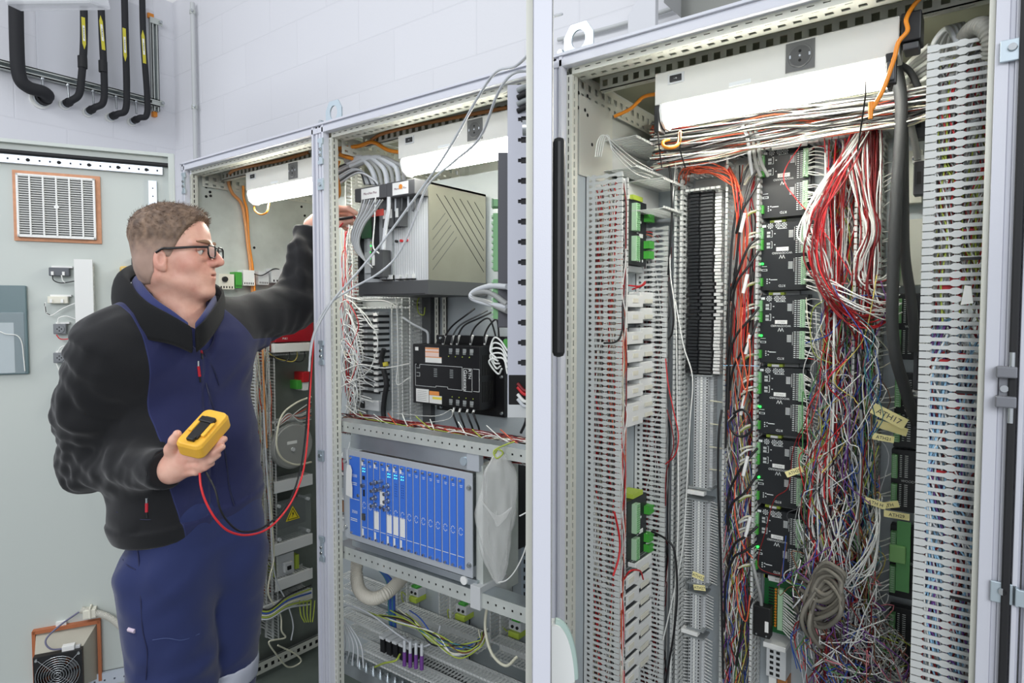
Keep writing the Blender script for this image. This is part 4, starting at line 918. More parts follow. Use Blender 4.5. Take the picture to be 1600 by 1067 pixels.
cable('power_cable', route(FP, [(1376, 120, .16), (1392, 150, .15), (1402, 185, .14), (1406, 220, .13), (1408, 280, .12)]), .0055, cg, 'short thick grey cable slanting down behind the lamp plug')
cable('power_cable', route(FP, [(1396, 96, .16), (1420, 110, .15), (1434, 135, .14), (1438, 155, .12)]), .006, cg, 'thick charcoal cable curling to the uppermost cable coupler')
cable('power_cable', route(FP, [(1410, 140, .1), (1422, 190, .1), (1431, 230, .1), (1434, 250, .1)]), .006, W['grey'], 'grey cable going into the second cable coupler')
for (ya, yb_, lb) in ((158, 216, 'dark rectangular cable coupler, topmost by the finned duct'), (252, 304, 'dark rectangular cable coupler, second by the finned duct'), (540, 610, 'dark rectangular cable coupler by the vented lids half way down'), (620, 672, 'dark rectangular cable coupler beside the largest yellow tag')):
    x0, x1, z0, z1 = rect(FP, 1427, ya, 1443, yb_, .1)
    o = thing('cable_coupler', FP.p((x0+x1)/2, z0, .08), lb, 'connector', 'dark cable couplers')
    cm = mat('coupler', (62, 64, 70), .5)
    MB().box(FP, x0, x1+.01, z0, z1, .07, .1, cm).build('body', o, .002); MB().box(FP, x0+.006, x0+.013, z0+.02, z1-.02, .1, .101, black).build('grip_slot', o); MB().box(FP, x0-.003, x1, z1, z1+.012, .075, .095, white).disc(FP, x0, z1+.006, .095, .099, .003, steel, 8).build('clamp', o)
# finned duct on the far side wall
fd0 = hit(FCR, 1440, 500, .10)
yfront = .055
f2 = FCR
# local x on this wall = -y
zt2 = 2.02
duct(FCR, -.125, -.055, .15, 1.985, .105, 'big finned duct wall beside the outer post, coloured wires showing through its slots', walls='r', t=.002)
mb = duct_mb(FCR, -.125, -.055, .15, 1.985, .1, 'l', detail=False, base=False); tag(mb.build('wiring_duct'), 'rear wall of the big finned duct beside the outer post', 'cable duct', 'slotted wiring ducts')
stuff(strands(FCR, -.085, -.061, 1.52, 1.97, .02, .09, 110, ['white', 'red', 'grey', 'dgrey', 'lgrey', 'dkred', 'grey', 'gy'], .0014, .5, .08), 'duct_wires', 'grey, white and red wires inside the top of the big finned duct')
stuff(strands(FCR, -.085, -.061, .9, 1.56, .015, .09, 130, ['skyblue', 'skyblue', 'white', 'lgrey', 'skyblue', 'lgrey', 'purple', 'dkred'], .0016, .3, .08), 'duct_wires', 'light blue and white wires inside the middle of the big finned duct')
stuff(strands(FCR, -.085, -.061, .15, .96, .015, .09, 140, ['grey', 'dgrey', 'skyblue', 'gy', 'blue', 'brown', 'teal', 'black', 'dkred'], .0014, .4, .08), 'duct_wires', 'mixed dark wires inside the bottom of the big finned duct')
mb = MB()
fx = FCR
for i, (py, c) in enumerate(((364, redp), (434, redp), (450, redp), (466, redp), (556, redp), (566, redp), (612, redp), (633, redp), (740, redp), (884, redp), (976, redp))):
    z = hit(FCR.sub(-.055, 0, 0), 1470, py, .05)[1] if False else P(1470, py, 1.0).z
    tag(MB().box(FCR, -.075, -.064, z-.0045, z+.0045, .035+.01*(i % 3), .058+.01*(i % 3), c).build('wire_ferrule'), 'red sleeve visible through a slot of the big finned duct', 'sleeve', 'red sleeves in the finned duct')
for py in (406, 610, 1003-78):
    z = P(1480, py, 1.0).z
    tag(MB().box(FCR, -.0555, -.0535, z-.0022, z+.0022, .0, .055, black).build('cable_tie'), 'black cable tie strapped round the big finned duct', 'cable tie', 'black ties round the finned duct')
tag(MB().prism(FCR.sub(-.05, P(1530, 300, .9).z, .006, .05), [(-.004, -.06), (.002, -.06), (.004, .07), (-.002, .07)], 0, .001, white).build('paper_strip'), 'narrow white paper strip hanging beside the finned duct', 'strip')
q = P(1515, 465, .97)
tag(MB().prism(F(q, (-.45, -.89, 0)).sub(0, 0, 0, .5), [(-.016, -.004), (.001, -.010), (.010, .014), (.003, .02), (-.010, .003)], 0, .001, white).build('clear_tag'), 'crumpled whitish tag stuck on the big finned duct', 'tag')
# corrugated conduit and cables over it
def corrugated(path, r, m, name, label, k=14, ribs=.006):
    sp = spline(path, 10); L = sum((sp[i+1]-sp[i]).length for i in range(len(sp)-1)); n = int(L/ribs*4); pts = []
    # resample
    acc = [0]
    for i in range(len(sp)-1): acc.append(acc[-1]+(sp[i+1]-sp[i]).length)
    j = 0
    for i in range(n+1):
        s = L*i/n
        while j < len(sp)-2 and acc[j+1] < s: j += 1
        pts.append(sp[j].lerp(sp[j+1], (s-acc[j])/max(1e-9, acc[j+1]-acc[j])))
    o = MB().tube(pts, r, m, k, rfun=lambda i, t: 1+.10*math.sin(i*math.pi/2)).build(name); return tag(o, label, 'conduit')
corrugated([P(1502, 100, 1.04), P(1506, 66, 1.03), P(1520, 46, 1.0), P(1538, 42, .97), P(1549, 60, .96), P(1550, 90, .97)], .013, mat('conduit_dull', (150, 150, 142), .5), 'corrugated_conduit', 'grey corrugated conduit bending over the top of the finned duct')
for i in range(7):
    cable('grey_cable', [P(1452+i*6, 90, 1.15), P(1462+i*5, 62-2*i, 1.13), P(1480+i*4, 44-i, 1.1), P(1492+i*3, 60-i, 1.04), P(1500+i*2, 75, 1.0)], .0045, W['grey'] if i % 2 else W['lgrey'], 'grey cable arching into the top of the big finned duct', 'cable', 'grey cables into the finned duct')
for i in range(7):
    cable('grey_cable', route(FP, [(1376+i*3, 132+i*4, .1), (1400+i*3, 118+i*3, .11), (1426, 92+i*7, .13), (1452, 70+i*8, .15)]), .004, W['grey'] if i % 3 else W['white'], 'grey cable slanting from the lamp plug to the finned duct', 'cable', 'slanting grey cables behind the plug')
mb = duct_mb(F((0, .06, 2.03), (0, 0, -1), (0, 1, 0)), 2.235, 2.35, .02, .40, .03, 'lr', detail=False); 
tag(mb.build('wiring_duct'), 'slotted duct running back under the roof above the finned duct', 'cable duct')
# front post hardware beside the finned duct
xh, zh = hit(FR, 1572, 605, .003); z1h = hit(FR, 1572, 550, .003)[1]; z0h = hit(FR, 1572, 660, .003)[1]
hm = mat('hinge_grey', (122, 124, 130), .5, .3)
o = subthing('hinge', FR.p(xh, z0h, 0), cC, 'grey door hinge with steel pin')
L = z1h-z0h
for a in (.22, .64): MB().box(FR, xh-.012, xh+.012, z0h+L*a, z0h+L*(a+.16), -.004, .016, hm).build('knuckle', o, .002)
MB().box(FR, xh-.008, xh+.004, z0h+L*.38, z0h+L*.64, -.004, .004, hm).build('hinge_plate', o)
MB().cyl(FR.p(xh+.006, z0h, .006), FR.p(xh+.006, z0h+L*.22, .006), .0038, steel, 12).cyl(FR.p(xh+.006, z0h+L*.8, .006), FR.p(xh+.006, z1h, .006), .0038, steel, 12).build('pin', o)
MB().disc(FR, xh-.002, z0h+L*.48, .004, .007, .005, steel, 14).build('screw', o)
for (px, py, lb) in ((1588, 76, 'bright zinc bracket at the top of the outer post'), (1572, 928, 'bent zinc bracket low on the outer post')):
    x, z = hit(FR, px, py, .004); o = thing('post_bracket', FR.p(x, z, 0), lb, 'bracket')
    MB().box(FR, x-.018, x+.012, z-.015, z+.015, .0, .004, zinc).box(FR, x+.012, x+.05, z-.012, z+.012, .006, .012, zinc).box(FR, x+.010, x+.014, z-.013, z+.013, .0, .012, zinc).build('bracket_plate', o, .001)
    MB().disc(FR, x-.004, z+.003, .004, .008, .006, steel, 14, .005).build('screw', o)
struct_ = None
xg = hit(FR, 1584, 500, .004)[0]
# next enclosure flank with seal, right of cabinet C
o = thing('outer_side_frame', (2.45, .2, .1), 'pale outer frame with a black seal strip at the picture edge, past the last post', 'frame')
MB().box(FR, 2.4, 2.8, T0, 2.14, -.5, -.004, frame_m).box(FR, xg+.008, xg+.014, T0, 2.14, -.004, .004, frame_m).box(FR, xg+.022, 2.8, T0, 2.14, -.004, .006, frame_m).build('frame_post', o, .001)
MB().box(FR, xg-.004, xg+.006, T0, 2.14, -.004, .008, rubber).build('seal_strip', o, .002)
# ------------------------------------------------------------------ cabinet C, near side wall (faces +x; local x = world y)
duct(FCW, .095, .165, .15, 1.865, .09, 'big slotted duct on the near side wall, topped by a curled white wire', walls='l', t=.0018)
mb = duct_mb(FCW, .095, .165, .15, 1.865, .07, 'r', detail=False, base=False); tag(mb.build('wiring_duct'), 'rear wall of the big slotted duct on the near side wall', 'cable duct', 'slotted wiring ducts')
duct(FCW, .345, .41, .15, 1.78, .085, 'second slotted duct on the near side wall, behind the white relays', walls='l', t=.0018)
stuff(strands(FCW, .10, .16, .15, 1.86, .015, .07, 110, ['orange', 'red', 'dkred', 'grey', 'white', 'white', 'cream', 'dgrey'], .0013, .4, .08), 'duct_wires', 'red and white wires inside the big slotted duct of the near side wall')
stuff(strands(FCW, .35, .405, .15, 1.77, .015, .07, 80, ['black', 'dkred', 'grey', 'white', 'dgrey'], .0013, .4, .08), 'duct_wires', 'dark wires inside the second slotted duct of the near side wall')
# ducts running back along the side wall
g = F((1.61, 0, 1.885), (0, 0, -1), (0, 1, 0))      # facing down, local z = +y
for (x0, y0_, y1_, zz, lb) in ((1.625, .17, .41, 1.915, 'upper slotted duct running back along the near side wall'), (1.66, .24, .41, 1.83, 'lower slotted duct running back along the near side wall')):
    gg = F((0, 0, zz), (1, 0, 0), (0, 1, 0)); gg.o = Vector((x0, 0, zz))
    tag(duct_mb(gg, -.04, .03, y0_, y1_, .09, 'lr', detail=False).build('wiring_duct'), lb, 'cable duct', 'slotted wiring ducts')
for i in range(4):
    cable('pale_wire', [on(FCW, 930+i*3, 245, .05), on(FCW, 934+i*4, 220-i*2, .05), on(FCW, 943+i*3, 211+i, .05), on(FCW, 958, 222+i*5, .06), on(FCW, 990, 248+i*7, .07), on(FCW, 1020, 266+i*5, .08)], .0011, W['white'], 'pale wire arching out of the big side duct top', 'wire', 'pale wires over the side duct', 5)
# green module(s) on the side wall
def side_module(py0, py1, label):
    x0, _ = hit(FCW, 979, (py0+py1)/2, .04); x1 = hit(FCW, 1010, (py0+py1)/2, .04)[0]
    z1 = hit(FCW, 990, py0+4, .04)[1]; z0 = hit(FCW, 990, py1-6, .04)[1]; ww, H = x1-x0, z1-z0
    f = FCW.sub(x0, z0, 0); o = thing('interface_module', f.p(ww/2, 0, 0), label, 'module', 'black and green modules on the side wall')
    MB().box(f, 0, ww, 0, H, .01, .04, module_m).build('housing', o, .0015)
    for a, b in ((.06, .44), (.52, .94)):
        mb = MB().box(f, ww*.24, ww*.44, H*a, H*b, .04, .052, palegreen)
        for k in range(13): z = H*(a+(b-a)*(k+.5)/13); mb.box(f, ww*.28, ww*.40, z-.0012, z+.0012, .052, .054, green)
        mb.build('terminal_strip', o)
    for a, b in ((.70, .82), (.28, .40), (.12, .24)):
        mb = MB().box(f, ww*.86, ww*1.12, H*a, H*b, .03, .055, green2)
        for k in range(3): mb.box(f, ww*1.12, ww*1.13, H*(a+.01+(b-a)*k/3), H*(a+.02+(b-a)*k/3), .034, .050, dark)
        mb.build('plug_connector', o)
    mb = MB()
    for k in range(14): zz = H*(.06+.88*k/14); mb.box(f, ww*.5, ww*.58, zz, zz+.0014, .04, .0404, ink)
    for a, b in ((.62, .3), (.7, .68), (.62, .88), (.65, .08), (.8, .08)): mb.disc(f, ww*a, H*b, .04, .0404, .0035, ink, 8)
    mb.build('printing', o); MB().box(f, ww*.62, ww*.8, H*.44, H*.5, .04, .041, white).build('name_label', o)
    MB().box(f, ww*.3, ww*.8, H+.001, H+.012, .0, .04, gyel).box(f, ww*.2, ww*.9, -.016, -.002, 0, .035, mgrey).build('earth_clip', o)
    for k in range(16):
        z = z0+H*(.08+.86*k/16); a = FCW.p(x0, z, .035); b = FCW.p(x0-.028, z+.002, .05)
        tag(MB().cyl(a, b, .0012, W['dgrey'] if k % 3 else white, 5).build('terminal_wire'), 'thin dark wire into the back edge of the %s side wall module' % label.split()[0], 'wire', 'dark wires of the %s' % label[:18])
    return o
side_module(308, 420, 'upper green and black module on the side wall, over the white relays')
side_module(776, 892, 'lower green and black module on the side wall, under the empty panel')
# white stepped relays on the side wall
wr = mat('relay_white', (226, 228, 226), .4)
def relay(x0, z, w_, h, n0, n1, root_parent=None): pass
pr = None
def stacked(px0, px1, pys, n1, lab, grp, striped=False, ph=.034, w_=None):
    base = None
    for i, py in enumerate(pys):
        x0, z = hit(FCW, px0, py, n1); x1 = hit(FCW, px1, py, n1)[0]
        if base is None:
            b0 = (x0, z); L = x1-x0; base = thing('plug_relay', FCW.p(x0+L/2, z-ph/2, 0), lab, 'relay', grp); f = FCW.sub(x0, z, 0)
            hb = ph*(.34 if striped else .42)
            MB().box(f, 0, L*.5, -hb-.003, hb-.003, 0, n1, wr).box(f, L*.5, L, -hb+.006, hb+.006, .0, n1*.86, wr).build('body', base, .0015)
            if striped:
                mb = MB()
                for (la, lb_, zz_, nn_) in ((0, .5, hb-.003, 1), (.5, 1, hb+.006, .86)):
                    mb.box(f, L*la+.002, L*lb_-.002, zz_, zz_+.0006, .004, n1*nn_-.004, dgrey)
                    for k in range(6): mb.box(f, L*la+.003, L*lb_-.003, zz_+.0006, zz_+.001, n1*nn_*(.12+.13*k), n1*nn_*(.15+.13*k), mgrey)
                mb.build('vent_slots', base)
            MB().box(f, L*.18, L*.34, -ph*.2, ph*.1, n1, n1+.001, cream).box(f, L*.62, L*.86, -ph*.2, ph*.1, n1*.9, n1*.9+.001, cream).build('marker', base)
            MB().box(f, L*.02, L*.98, -ph*.6, ph*.6, 0, n1*.3, dgrey if not striped else mgrey).build('socket', base)
        else: copy_thing(base, (0, x0-b0[0], z-b0[1]), ordw(i+1)+' from the top, '+lab)
stacked(979, 1029, [468, 494, 527, 556, 584, 612, 640, 657], .055, 'white plug-in relay in the ladder under the upper green module', 'ladder of white relays')
stacked(971, 1024, [916, 943, 970, 996, 1022, 1048, 1074], .07, 'slotted pale relay in the stack under the lower green module', 'stack of slotted pale relays', True, .040)
cable('bent_wire', [on(FCW, 982, 446, .05), on(FCW, 1000, 447, .06), on(FCW, 1008, 440, .05), on(FCW, 1005, 446, .05), on(FCW, 988, 452, .05)], .0018, W['red'], 'short red and white wire loop above the white relay ladder', 'wire')
cable('bent_wire', [on(FCW, 966, 444, .08), on(FCW, 972, 480, .09), on(FCW, 971, 520, .09), on(FCW, 962, 534, .09), on(FCW, 944, 536, .09)], .0022, W['black'], 'black wire bow in front of the white relay ladder', 'wire')
cable('bent_wire', [on(FCW, 960, 800, .09), on(FCW, 968, 840, .09), on(FCW, 967, 870, .09), on(FCW, 958, 900, .09)], .0022, W['red'], 'red wire hanging beside the lower green module', 'wire')
cable('bent_wire', [on(FCW, 975, 905, .07), on(FCW, 985, 892, .09), on(FCW, 1000, 892, .09), on(FCW, 1005, 905, .08)], .002, W['red'], 'red wire arch over the stack of slotted pale relays', 'wire')
for i in range(3): cable('bent_wire', [on(FCW, 1010, 362+i*2, .04), on(FCW, 1020, 364+i*3, .045), on(FCW, 1030, 372+i*4, .04)], .0013, W[('red', 'black', 'orange')[i]], 'thin %s wire from the upper green plug to the duct' % ('red', 'black', 'orange')[i], 'wire')
for i in range(6): cable('bent_wire', [on(FCW, 1010, 834+i*5, .045), on(FCW, 1020, 836+i*4, .05), on(FCW, 1026, 830+i*5, .05)], .0018, W['white'], 'white ferruled wire on the lower green plugs of the side wall', 'wire', 'white wires on the lower green plugs', 6)
# ------------------------------------------------------------------ cabinet B
# plug-in chassis
f = F((0, .15, 0), (0, -1, 0)); cx0, cx1 = hit(f, 563, 350)[0], hit(f, 670, 350)[0]; cz1 = hit(f, 671, 283)[1]; cz0 = hit(f, 671, 460)[1]
H = cz1-cz0; cw = cx1-cx0
o = thing('plug_in_chassis', f.p((cx0+cx1)/2, cz0, -.13), 'aluminium plug-in chassis with slanted vent grooves under the middle lamp', 'chassis')
alu = mat('aluminium', (150, 148, 134), .38, .75, bump=.05, bscale=80, vary=.06, vscale=12); aluw = mat('aluminium_pale', (206, 210, 212), .45, .3)
MB().box(f, cx0, cx1-.003, cz0+H*.13, cz1, -.25, -.004, aluw).build('card_cage', o, .001)
FS = F((cx1, 0, 0), (1, 0, 0)); mb = MB().box(FS, .15, .40, cz0+H*.13, cz1, -.003, 0, alu).box(FS, .15, .40, cz1-.006, cz1, -.02, .0, alu)
mb.build('side_plate', o)
mb = MB()
for i in range(6):
    for (xa, za, xb, zb) in (((.18+.033*i), cz1-.03, .39, cz1-.03-(.21-.033*i)*1.0), ):
        if zb > cz0+H*.2: mb.prism(FS, [(xa, za), (xa+.0025, za), (xb, zb+.0025), (xb, zb)][::-1], 0, .0006, dark)
for i in range(5):
    xa, za, L = .165+.0, cz0+H*.22+i*.028, .10-i*.012
    mb.prism(FS, [(xa, za), (xa+L, za+L), (xa+L, za+L+.002), (xa, za+.002)], 0, .0006, dgrey)
mb.build('vent_grooves', o)
MB().box(f, cx0-.004, cx1+.002, cz0, cz0+H*.13, -.255, .006, dgrey).box(f, cx0+.02, cx1-.01, cz0+.002, cz0+.004, .006, .007, black).build('bottom_tray', o, .001)
mb = MB()
for k in range(1, 16): mb.box(f, cx0+cw*(.50+.032*k)-.0004, cx0+cw*(.50+.032*k)+.0004, cz0+H*.14, cz1-.004, -.004, -.0035, mgrey)
mb.box(f, cx0+cw*.49, cx0+cw*.5, cz0+H*.13, cz1, -.004, .002, mgrey); mb.build('card_slots', o)
for k, c in enumerate((black, redp, redp)): MB().disc(f, cx0+cw*(.55+.07*k), cz0+H*.50, -.004, .004, .004, c, 10).build('push_button', o)
for k in (.36, .44, .56, .65, .74): MB().box(f, cx0+cw*k, cx0+cw*(k+.06), cz0+H*.14, cz0+H*.19, -.004, .008, lgrey).box(f, cx0+cw*k, cx0+cw*(k+.07), cz0+H*.14, cz0+H*.15, -.004, .009, black).build('ejector_clip', o)
for k in (0, 1, 2): MB().box(f, cx0+cw*(.46+k*.09), cx0+cw*(.53+k*.09), cz0+H*.62, cz0+H*.92, .0, .03, dgrey).box(f, cx0+cw*(.47+k*.09), cx0+cw*(.51+k*.09), cz0+H*.70, cz0+H*.78, .03, .031, white).build('data_plug', o)
MB().box(f, cx0+cw*.28, cx0+cw*.46, cz0+H*.17, cz0+H*.42, 0, .03, dgrey).box(f, cx0+cw*.30, cx0+cw*.34, cz0+H*.28, cz0+H*.38, .03, .031, white).build('terminal_plug', o)
MB().box(f, cx0+cw*.1, cx0+cw*.25, cz0+H*.55, cz0+H*.80, .004, .02, pcb).box(f, cx0+cw*.08, cx0+cw*.28, cz0+H*.22, cz0+H*.42, -.004, .004, lgrey).build('open_card', o)
MB().box(f, cx0+.002, cx0+.012, cz0+H*.13, cz0+H*.75, -.004, .012, black).box(f, cx0+cw*.26, cx0+cw*.28, cz0+H*.16, cz0+H*.9, -.004, .02, black).build('card_edge', o)
mb = MB()
for k in range(7): mb.disc(f, cx0+cw*.25, cz0+H*(.32+.03*k), .02, .023, .002, led if k % 2 else gyel, 8)
mb.build('indicator_lights', o)
MB().box(f, cx0+cw*.22, cx0+cw*.50, cz0+H*.73, cz0+H*.79, .035, .036, mat('tag_red', (222, 84, 74), .6)).build('warning_tag', o)
for (pa, pb, pya, pyb, lb, t) in ((554, 604, 291, 312, 'dark cable cover box labelled MicroNet Plus, beside the raised hand', 'a'), (604, 648, 282, 306, 'dark cable cover box labelled MicroNet Plus with an orange spot', 'b')):
    x0, x1, z0, z1 = rect(f, pa, pya, pb, pyb, .05)
    b = thing('cable_cover', f.p((x0+x1)/2, z0, .02), lb, 'cover', 'dark cable cover boxes on the chassis')
    MB().box(f, x0, x1, z0, z1, -.02, .05, mat('cover_grey', (70, 71, 74), .55)).build('body', b, .002)
    xm, hw = (x0+x1)/2, (x1-x0)*.28
    mb = MB().box(f, xm-hw, xm+hw, z0+.004, z1-.004, .05, .0506, white).text(f, 'MicroNet Plus', xm, (z0+z1)/2, .0506, .007 if t == 'a' else .006, mat('print_maroon', (110, 60, 80), .5))
    if t == 'b': mb.disc(f, xm+.002, (z0+z1)/2+.004, .0508, .0516, .007, orange, 12)
    mb.build('name_label', b)
# cables above and around the chassis
def rp(n, *pts): return [on(f, x, y, n) for x, y in pts]
for i in range(6):
    cable('grey_cable', rp(.03, (588+i*9, 292-i), (584+i*9, 272-i*2), (574+i*9, 255), (562+i*6, 246), (540+i*2, 252+i*2)), .0065 if i % 2 else .008, W['grey'] if i % 2 else W['lgrey'], 'fat grey cable curving down into the dark cable covers', 'cable', 'fat grey cables over the chassis')
for i in range(8):
    cable('grey_cable', rp(.02+.004*i, (526, 262+i*4), (545+i*2, 256+i*2), (562+i*3, 266+i*2), (570+i*3, 288)), .003, W['lgrey'] if i % 3 else W['dgrey'], 'slim grey cable bending into the first dark cable cover', 'cable', 'slim grey cables into the first cover')
for i in range(9):
    cable('grey_cable', rp(.06, (566+i*4, 312), (562+i*3, 330), (553+i*2, 352), (549+i*1.5, 372+i), (556+i*2, 392+i*2), (566+i*2, 402+i*2)), .0024, W['lgrey'] if i % 2 else W['grey'], 'slim grey cable hanging in a bow beside the raised hand', 'cable', 'slim grey cables beside the raised hand')
cable('grey_cable', rp(.05, (608, 308), (607, 330), (602, 360), (599, 390)), .006, W['lgrey'], 'fat pale cable straight down between the chassis cards')
cable('grey_cable', rp(.06, (587, 308), (585, 350), (583, 385), (592, 396)), .002, W['white'], 'thin white wire straight down to the chassis terminal plug')
for i in range(4):
    cable('chassis_wire', rp(.03, (618+i*10, 306), (618+i*10, 322), (618+i*9, 330)), .003, W['dgrey'] if i % 2 else W['lgrey'], 'short cable into the dark data plugs of the chassis', 'cable', 'short cables into the chassis data plugs')
# crossing long grey cables from the tall open door to the first post
cable('network_cable', [P(878, 22, 1.3), P(860, 30, 1.15), P(836, 72, 1.12), P(806, 103, 1.2), P(776, 112, 1.25), P(748, 150, 1.32), P(700, 235, 1.45), P(655, 300, 1.55), P(600, 375, 1.62), P(555, 430, 1.66), P(520, 470, 1.70), P(492, 520, 1.72), P(484, 560, 1.73)], .0028, W['lgrey'], 'long grey cable crossing from the tall open door down to the first post')
cable('network_cable', [P(836, 110, 1.2), P(800, 116, 1.22), P(776, 150, 1.27), P(750, 215, 1.37), P(710, 252, 1.47), P(668, 290, 1.55), P(645, 350, 1.6), P(620, 400, 1.64), P(590, 428, 1.66), P(548, 452, 1.69), P(510, 480, 1.72), P(488, 530, 1.74), P(483, 580, 1.75)], .0028, W['lgrey'], 'second long grey cable crossing in front of the aluminium chassis')
# gateway box
f = F((0, .33, 0), (0, -1, 0)); x0, z1 = hit(f, 645, 537); x1 = hit(f, 750, 590)[0]; z0 = hit(f, 645, 629)[1]; ww, H = x1-x0, z1-z0
o = thing('gateway_box', f.p(x0+ww/2, z0, -.09), 'black gateway box with orange warning labels and white text on the plate', 'gateway')
g = f.sub(x0, z0, 0); gb = mat('gateway_black', (16, 16, 19), .35, bump=.04, bscale=900)
MB().box(g, .0, ww, 0, H, -.072, 0, gb).build('housing', o, .002)
MB().box(g, .035, ww+.035, -.028, H+.028, -.09, -.075, gb).build('mounting_flange', o, .001)
for a, b in ((.055, -.018), (ww+.024, -.016), (ww+.024, H*.5), (.055, H+.018)): MB().disc(g, a, b, -.075, -.070, .006, steel, 12, .004).build('screw', o)
gs = F(g.p(ww, 0, 0), (1, 0, 0)); mb = MB()
for k in range(7):
    for j in (0, 1): mb.box(gs, .010+.008*k, .014+.008*k, H*(.12+.42*j), H*(.44+.42*j), 0, .0006, dark)
mb.build('side_vents', o)
n = .0003; mb = MB()
def line(xa, za, xb, zb, t=.0012): mb.box(g, min(xa, xb)-t/2, max(xa, xb)+t/2, min(za, zb)-t/2, max(za, zb)+t/2, 0, n, ink)
U = lambda a: ww*a; V = lambda a: H*a
for (a, b, c, d_) in ((.04, .66, .75, .66), (.04, .30, .36, .30), (.36, .30, .36, .32), (.36, .32, .54, .32), (.54, .32, .54, .29), (.54, .29, .75, .29), (.04, .30, .04, .66), (.75, .29, .75, .66), (.77, .28, .77, .64), (.77, .64, .89, .64), (.89, .64, .89, .28), (.77, .28, .89, .28), (.91, .64, .99, .64), (.99, .64, .99, .29), (.91, .29, .99, .29)): line(U(a), V(b), U(c), V(d_))
for (a, b) in ((.06, .60), (.06, .46)):
    for (p_, q_, r_, s_) in ((0, 0, .05, 0), (0, .06, .05, .06), (.05, 0, .05, .06)): line(U(a+p_), V(b+q_), U(a+r_), V(b+s_))
gt = g.sub(0, 0, 0, -math.pi/2)
mb.text(gt, 'Gateway', -V(.45), U(.80), n, .0135, ink).text(gt, 'RTN', -V(.56), U(.86), n, .011, ink)
for a in (.56, .66, .76, .86):
    for zc in (.90, .08):
        for k in range(3): mb.box(g, U(a), U(a+.045), V(zc-.018*k)-.001, V(zc-.018*k)+.0012, 0, n, mgrey if k else ink)
        mb.box(g, U(a), U(a+.05), V(zc+.0), V(zc+.05), 0, n, mgrey)
for a in (.33, .57):
    for k in range(5): mb.box(g, U(a), U(a+.05), V(.60-.03*k)-.0015, V(.60-.03*k)+.001, 0, n, mgrey)
mb.build('printing', o)
og = mat('label_orange', (232, 150, 80), .5); pk = mat('label_pink', (236, 208, 198), .5)
for (q_, top_) in (((.20, .41, .80, .95, pk), ((.20, .41, .925, .945, og), (.20, .41, .87, .885, og))), ((.20, .45, .70, .798, white), ((.20, .45, .785, .797, og),)), ((.05, .25, .03, .25, white), tuple((.07, .22, .06+.03*k, .065+.03*k, mgrey) for k in range(6))), ((.26, .41, .163, .23, og), ()), ((.26, .45, .03, .16, white), ((.31, .45, .10, .14, mat('label_yellow', (238, 222, 90), .5)),)), ((.04, .09, .89, .95, white), ())):
    mb = MB().box(g, U(q_[0]), U(q_[1]), V(q_[2]), V(q_[3]), 0, .0008, q_[4])
    for t_ in top_: mb.box(g, U(t_[0]), U(t_[1]), V(t_[2]), V(t_[3]), .0008, .001, t_[4])
    mb.build('sticker', o)
mb = MB()
for a in (.555, .655, .755, .855):
    mb.disc(g, U(a), V(.82), 0, .001, .0018, gyel, 8).disc(g, U(a+.05), V(.17), 0, .001, .0018, gyel, 8)
mb.build('indicator_lights', o)
fw = f
for i, (x, xe) in enumerate(((700, 742), (711, 762), (718, 768), (737, 776), (757, 780))):
    cable('gateway_cable', [on(f, x-8+i*2, 536, .0), on(f, x-4+i, 524, .0), on(f, x+8, 508, .0), on(f, (x+xe)/2+8, 492+i*2, .0), on(f, xe, 482+i*3 if i < 3 else 530, -.02)], .0028, W['black'] if i != 1 else W['dgrey'], 'black cable rising from the gateway box top plugs', 'cable', 'black cables over the gateway box')
    MB_ = MB().cyl(on(f, x-8+i*2, 538, -.01), on(f, x-4+i*2, 524, .0), .0035, white, 8); tag(MB_.build('cable_boot'), 'white cable boot on a gateway box top plug', 'boot', 'white boots over the gateway box')
for i, x in enumerate((710, 720, 732, 742)):
    tag(MB().cyl(on(f, x, 636, -.01), on(f, x-3, 646, 0), .0035, white, 8).build('cable_boot'), 'white cable boot on a gateway box bottom plug', 'boot', 'white boots under the gateway box')
    cable('gateway_cable', [on(f, x-3, 644, 0), on(f, x+1, 655, .0), on(f, x+6, 668, -.01), on(f, x+8, 680, -.03)], .003, W['black'], 'black cable dropping from the gateway box into the red wire duct', 'cable', 'black cables under the gateway box')
cable('grey_cable', [on(f, 630, 496, 0), on(f, 645, 506, .0), on(f, 660, 514, .0), on(f, 668, 520, .0), on(f, 669, 536, -.01)], .004, W['lgrey'], 'short grey cable with marker into the gateway box corner')
cable('grey_cable', [on(f, 620, 646, 0), on(f, 680, 650, .01), on(f, 705, 640, .01), on(f, 700, 655, .01), on(f, 650, 662, .0)], .0012, W['white'], 'thin white wire coil under the gateway box')
cable('earth_lead', [on(f, 657, 462, -.05), on(f, 652, 472, -.05), on(f, 654, 488, -.05), on(f, 662, 492, -.05), on(f, 664, 480, -.05)], .002, W['gy'], 'short green and yellow earth lead on the bare plate')
# corner profile strips on the plate
for px in (683, 695):
    x = hit(FP, px, 500, .01)[0]; mb = MB(); pstrip(mb, FP.p(x-.008, 1.25, .012), (0, 0, 1), (1, 0, 0), (0, -1, 0), .42, .016, .0015, [(.006, .010, .02, .012, .004)], flange, dark)
    tag(mb.build('perforated_strip'), 'slim perforated steel strip behind the gateway box', 'strip', 'perforated strips behind the gateway box')
mb = MB().box(FP, hit(FP, 670, 500, .0)[0]-.012, hit(FP, 679, 500, .0)[0], .9, 1.7, .0, .02, dgrey); tag(mb.build('plate_edge'), 'dark vertical gap profile beside the slim perforated strips', 'profile')
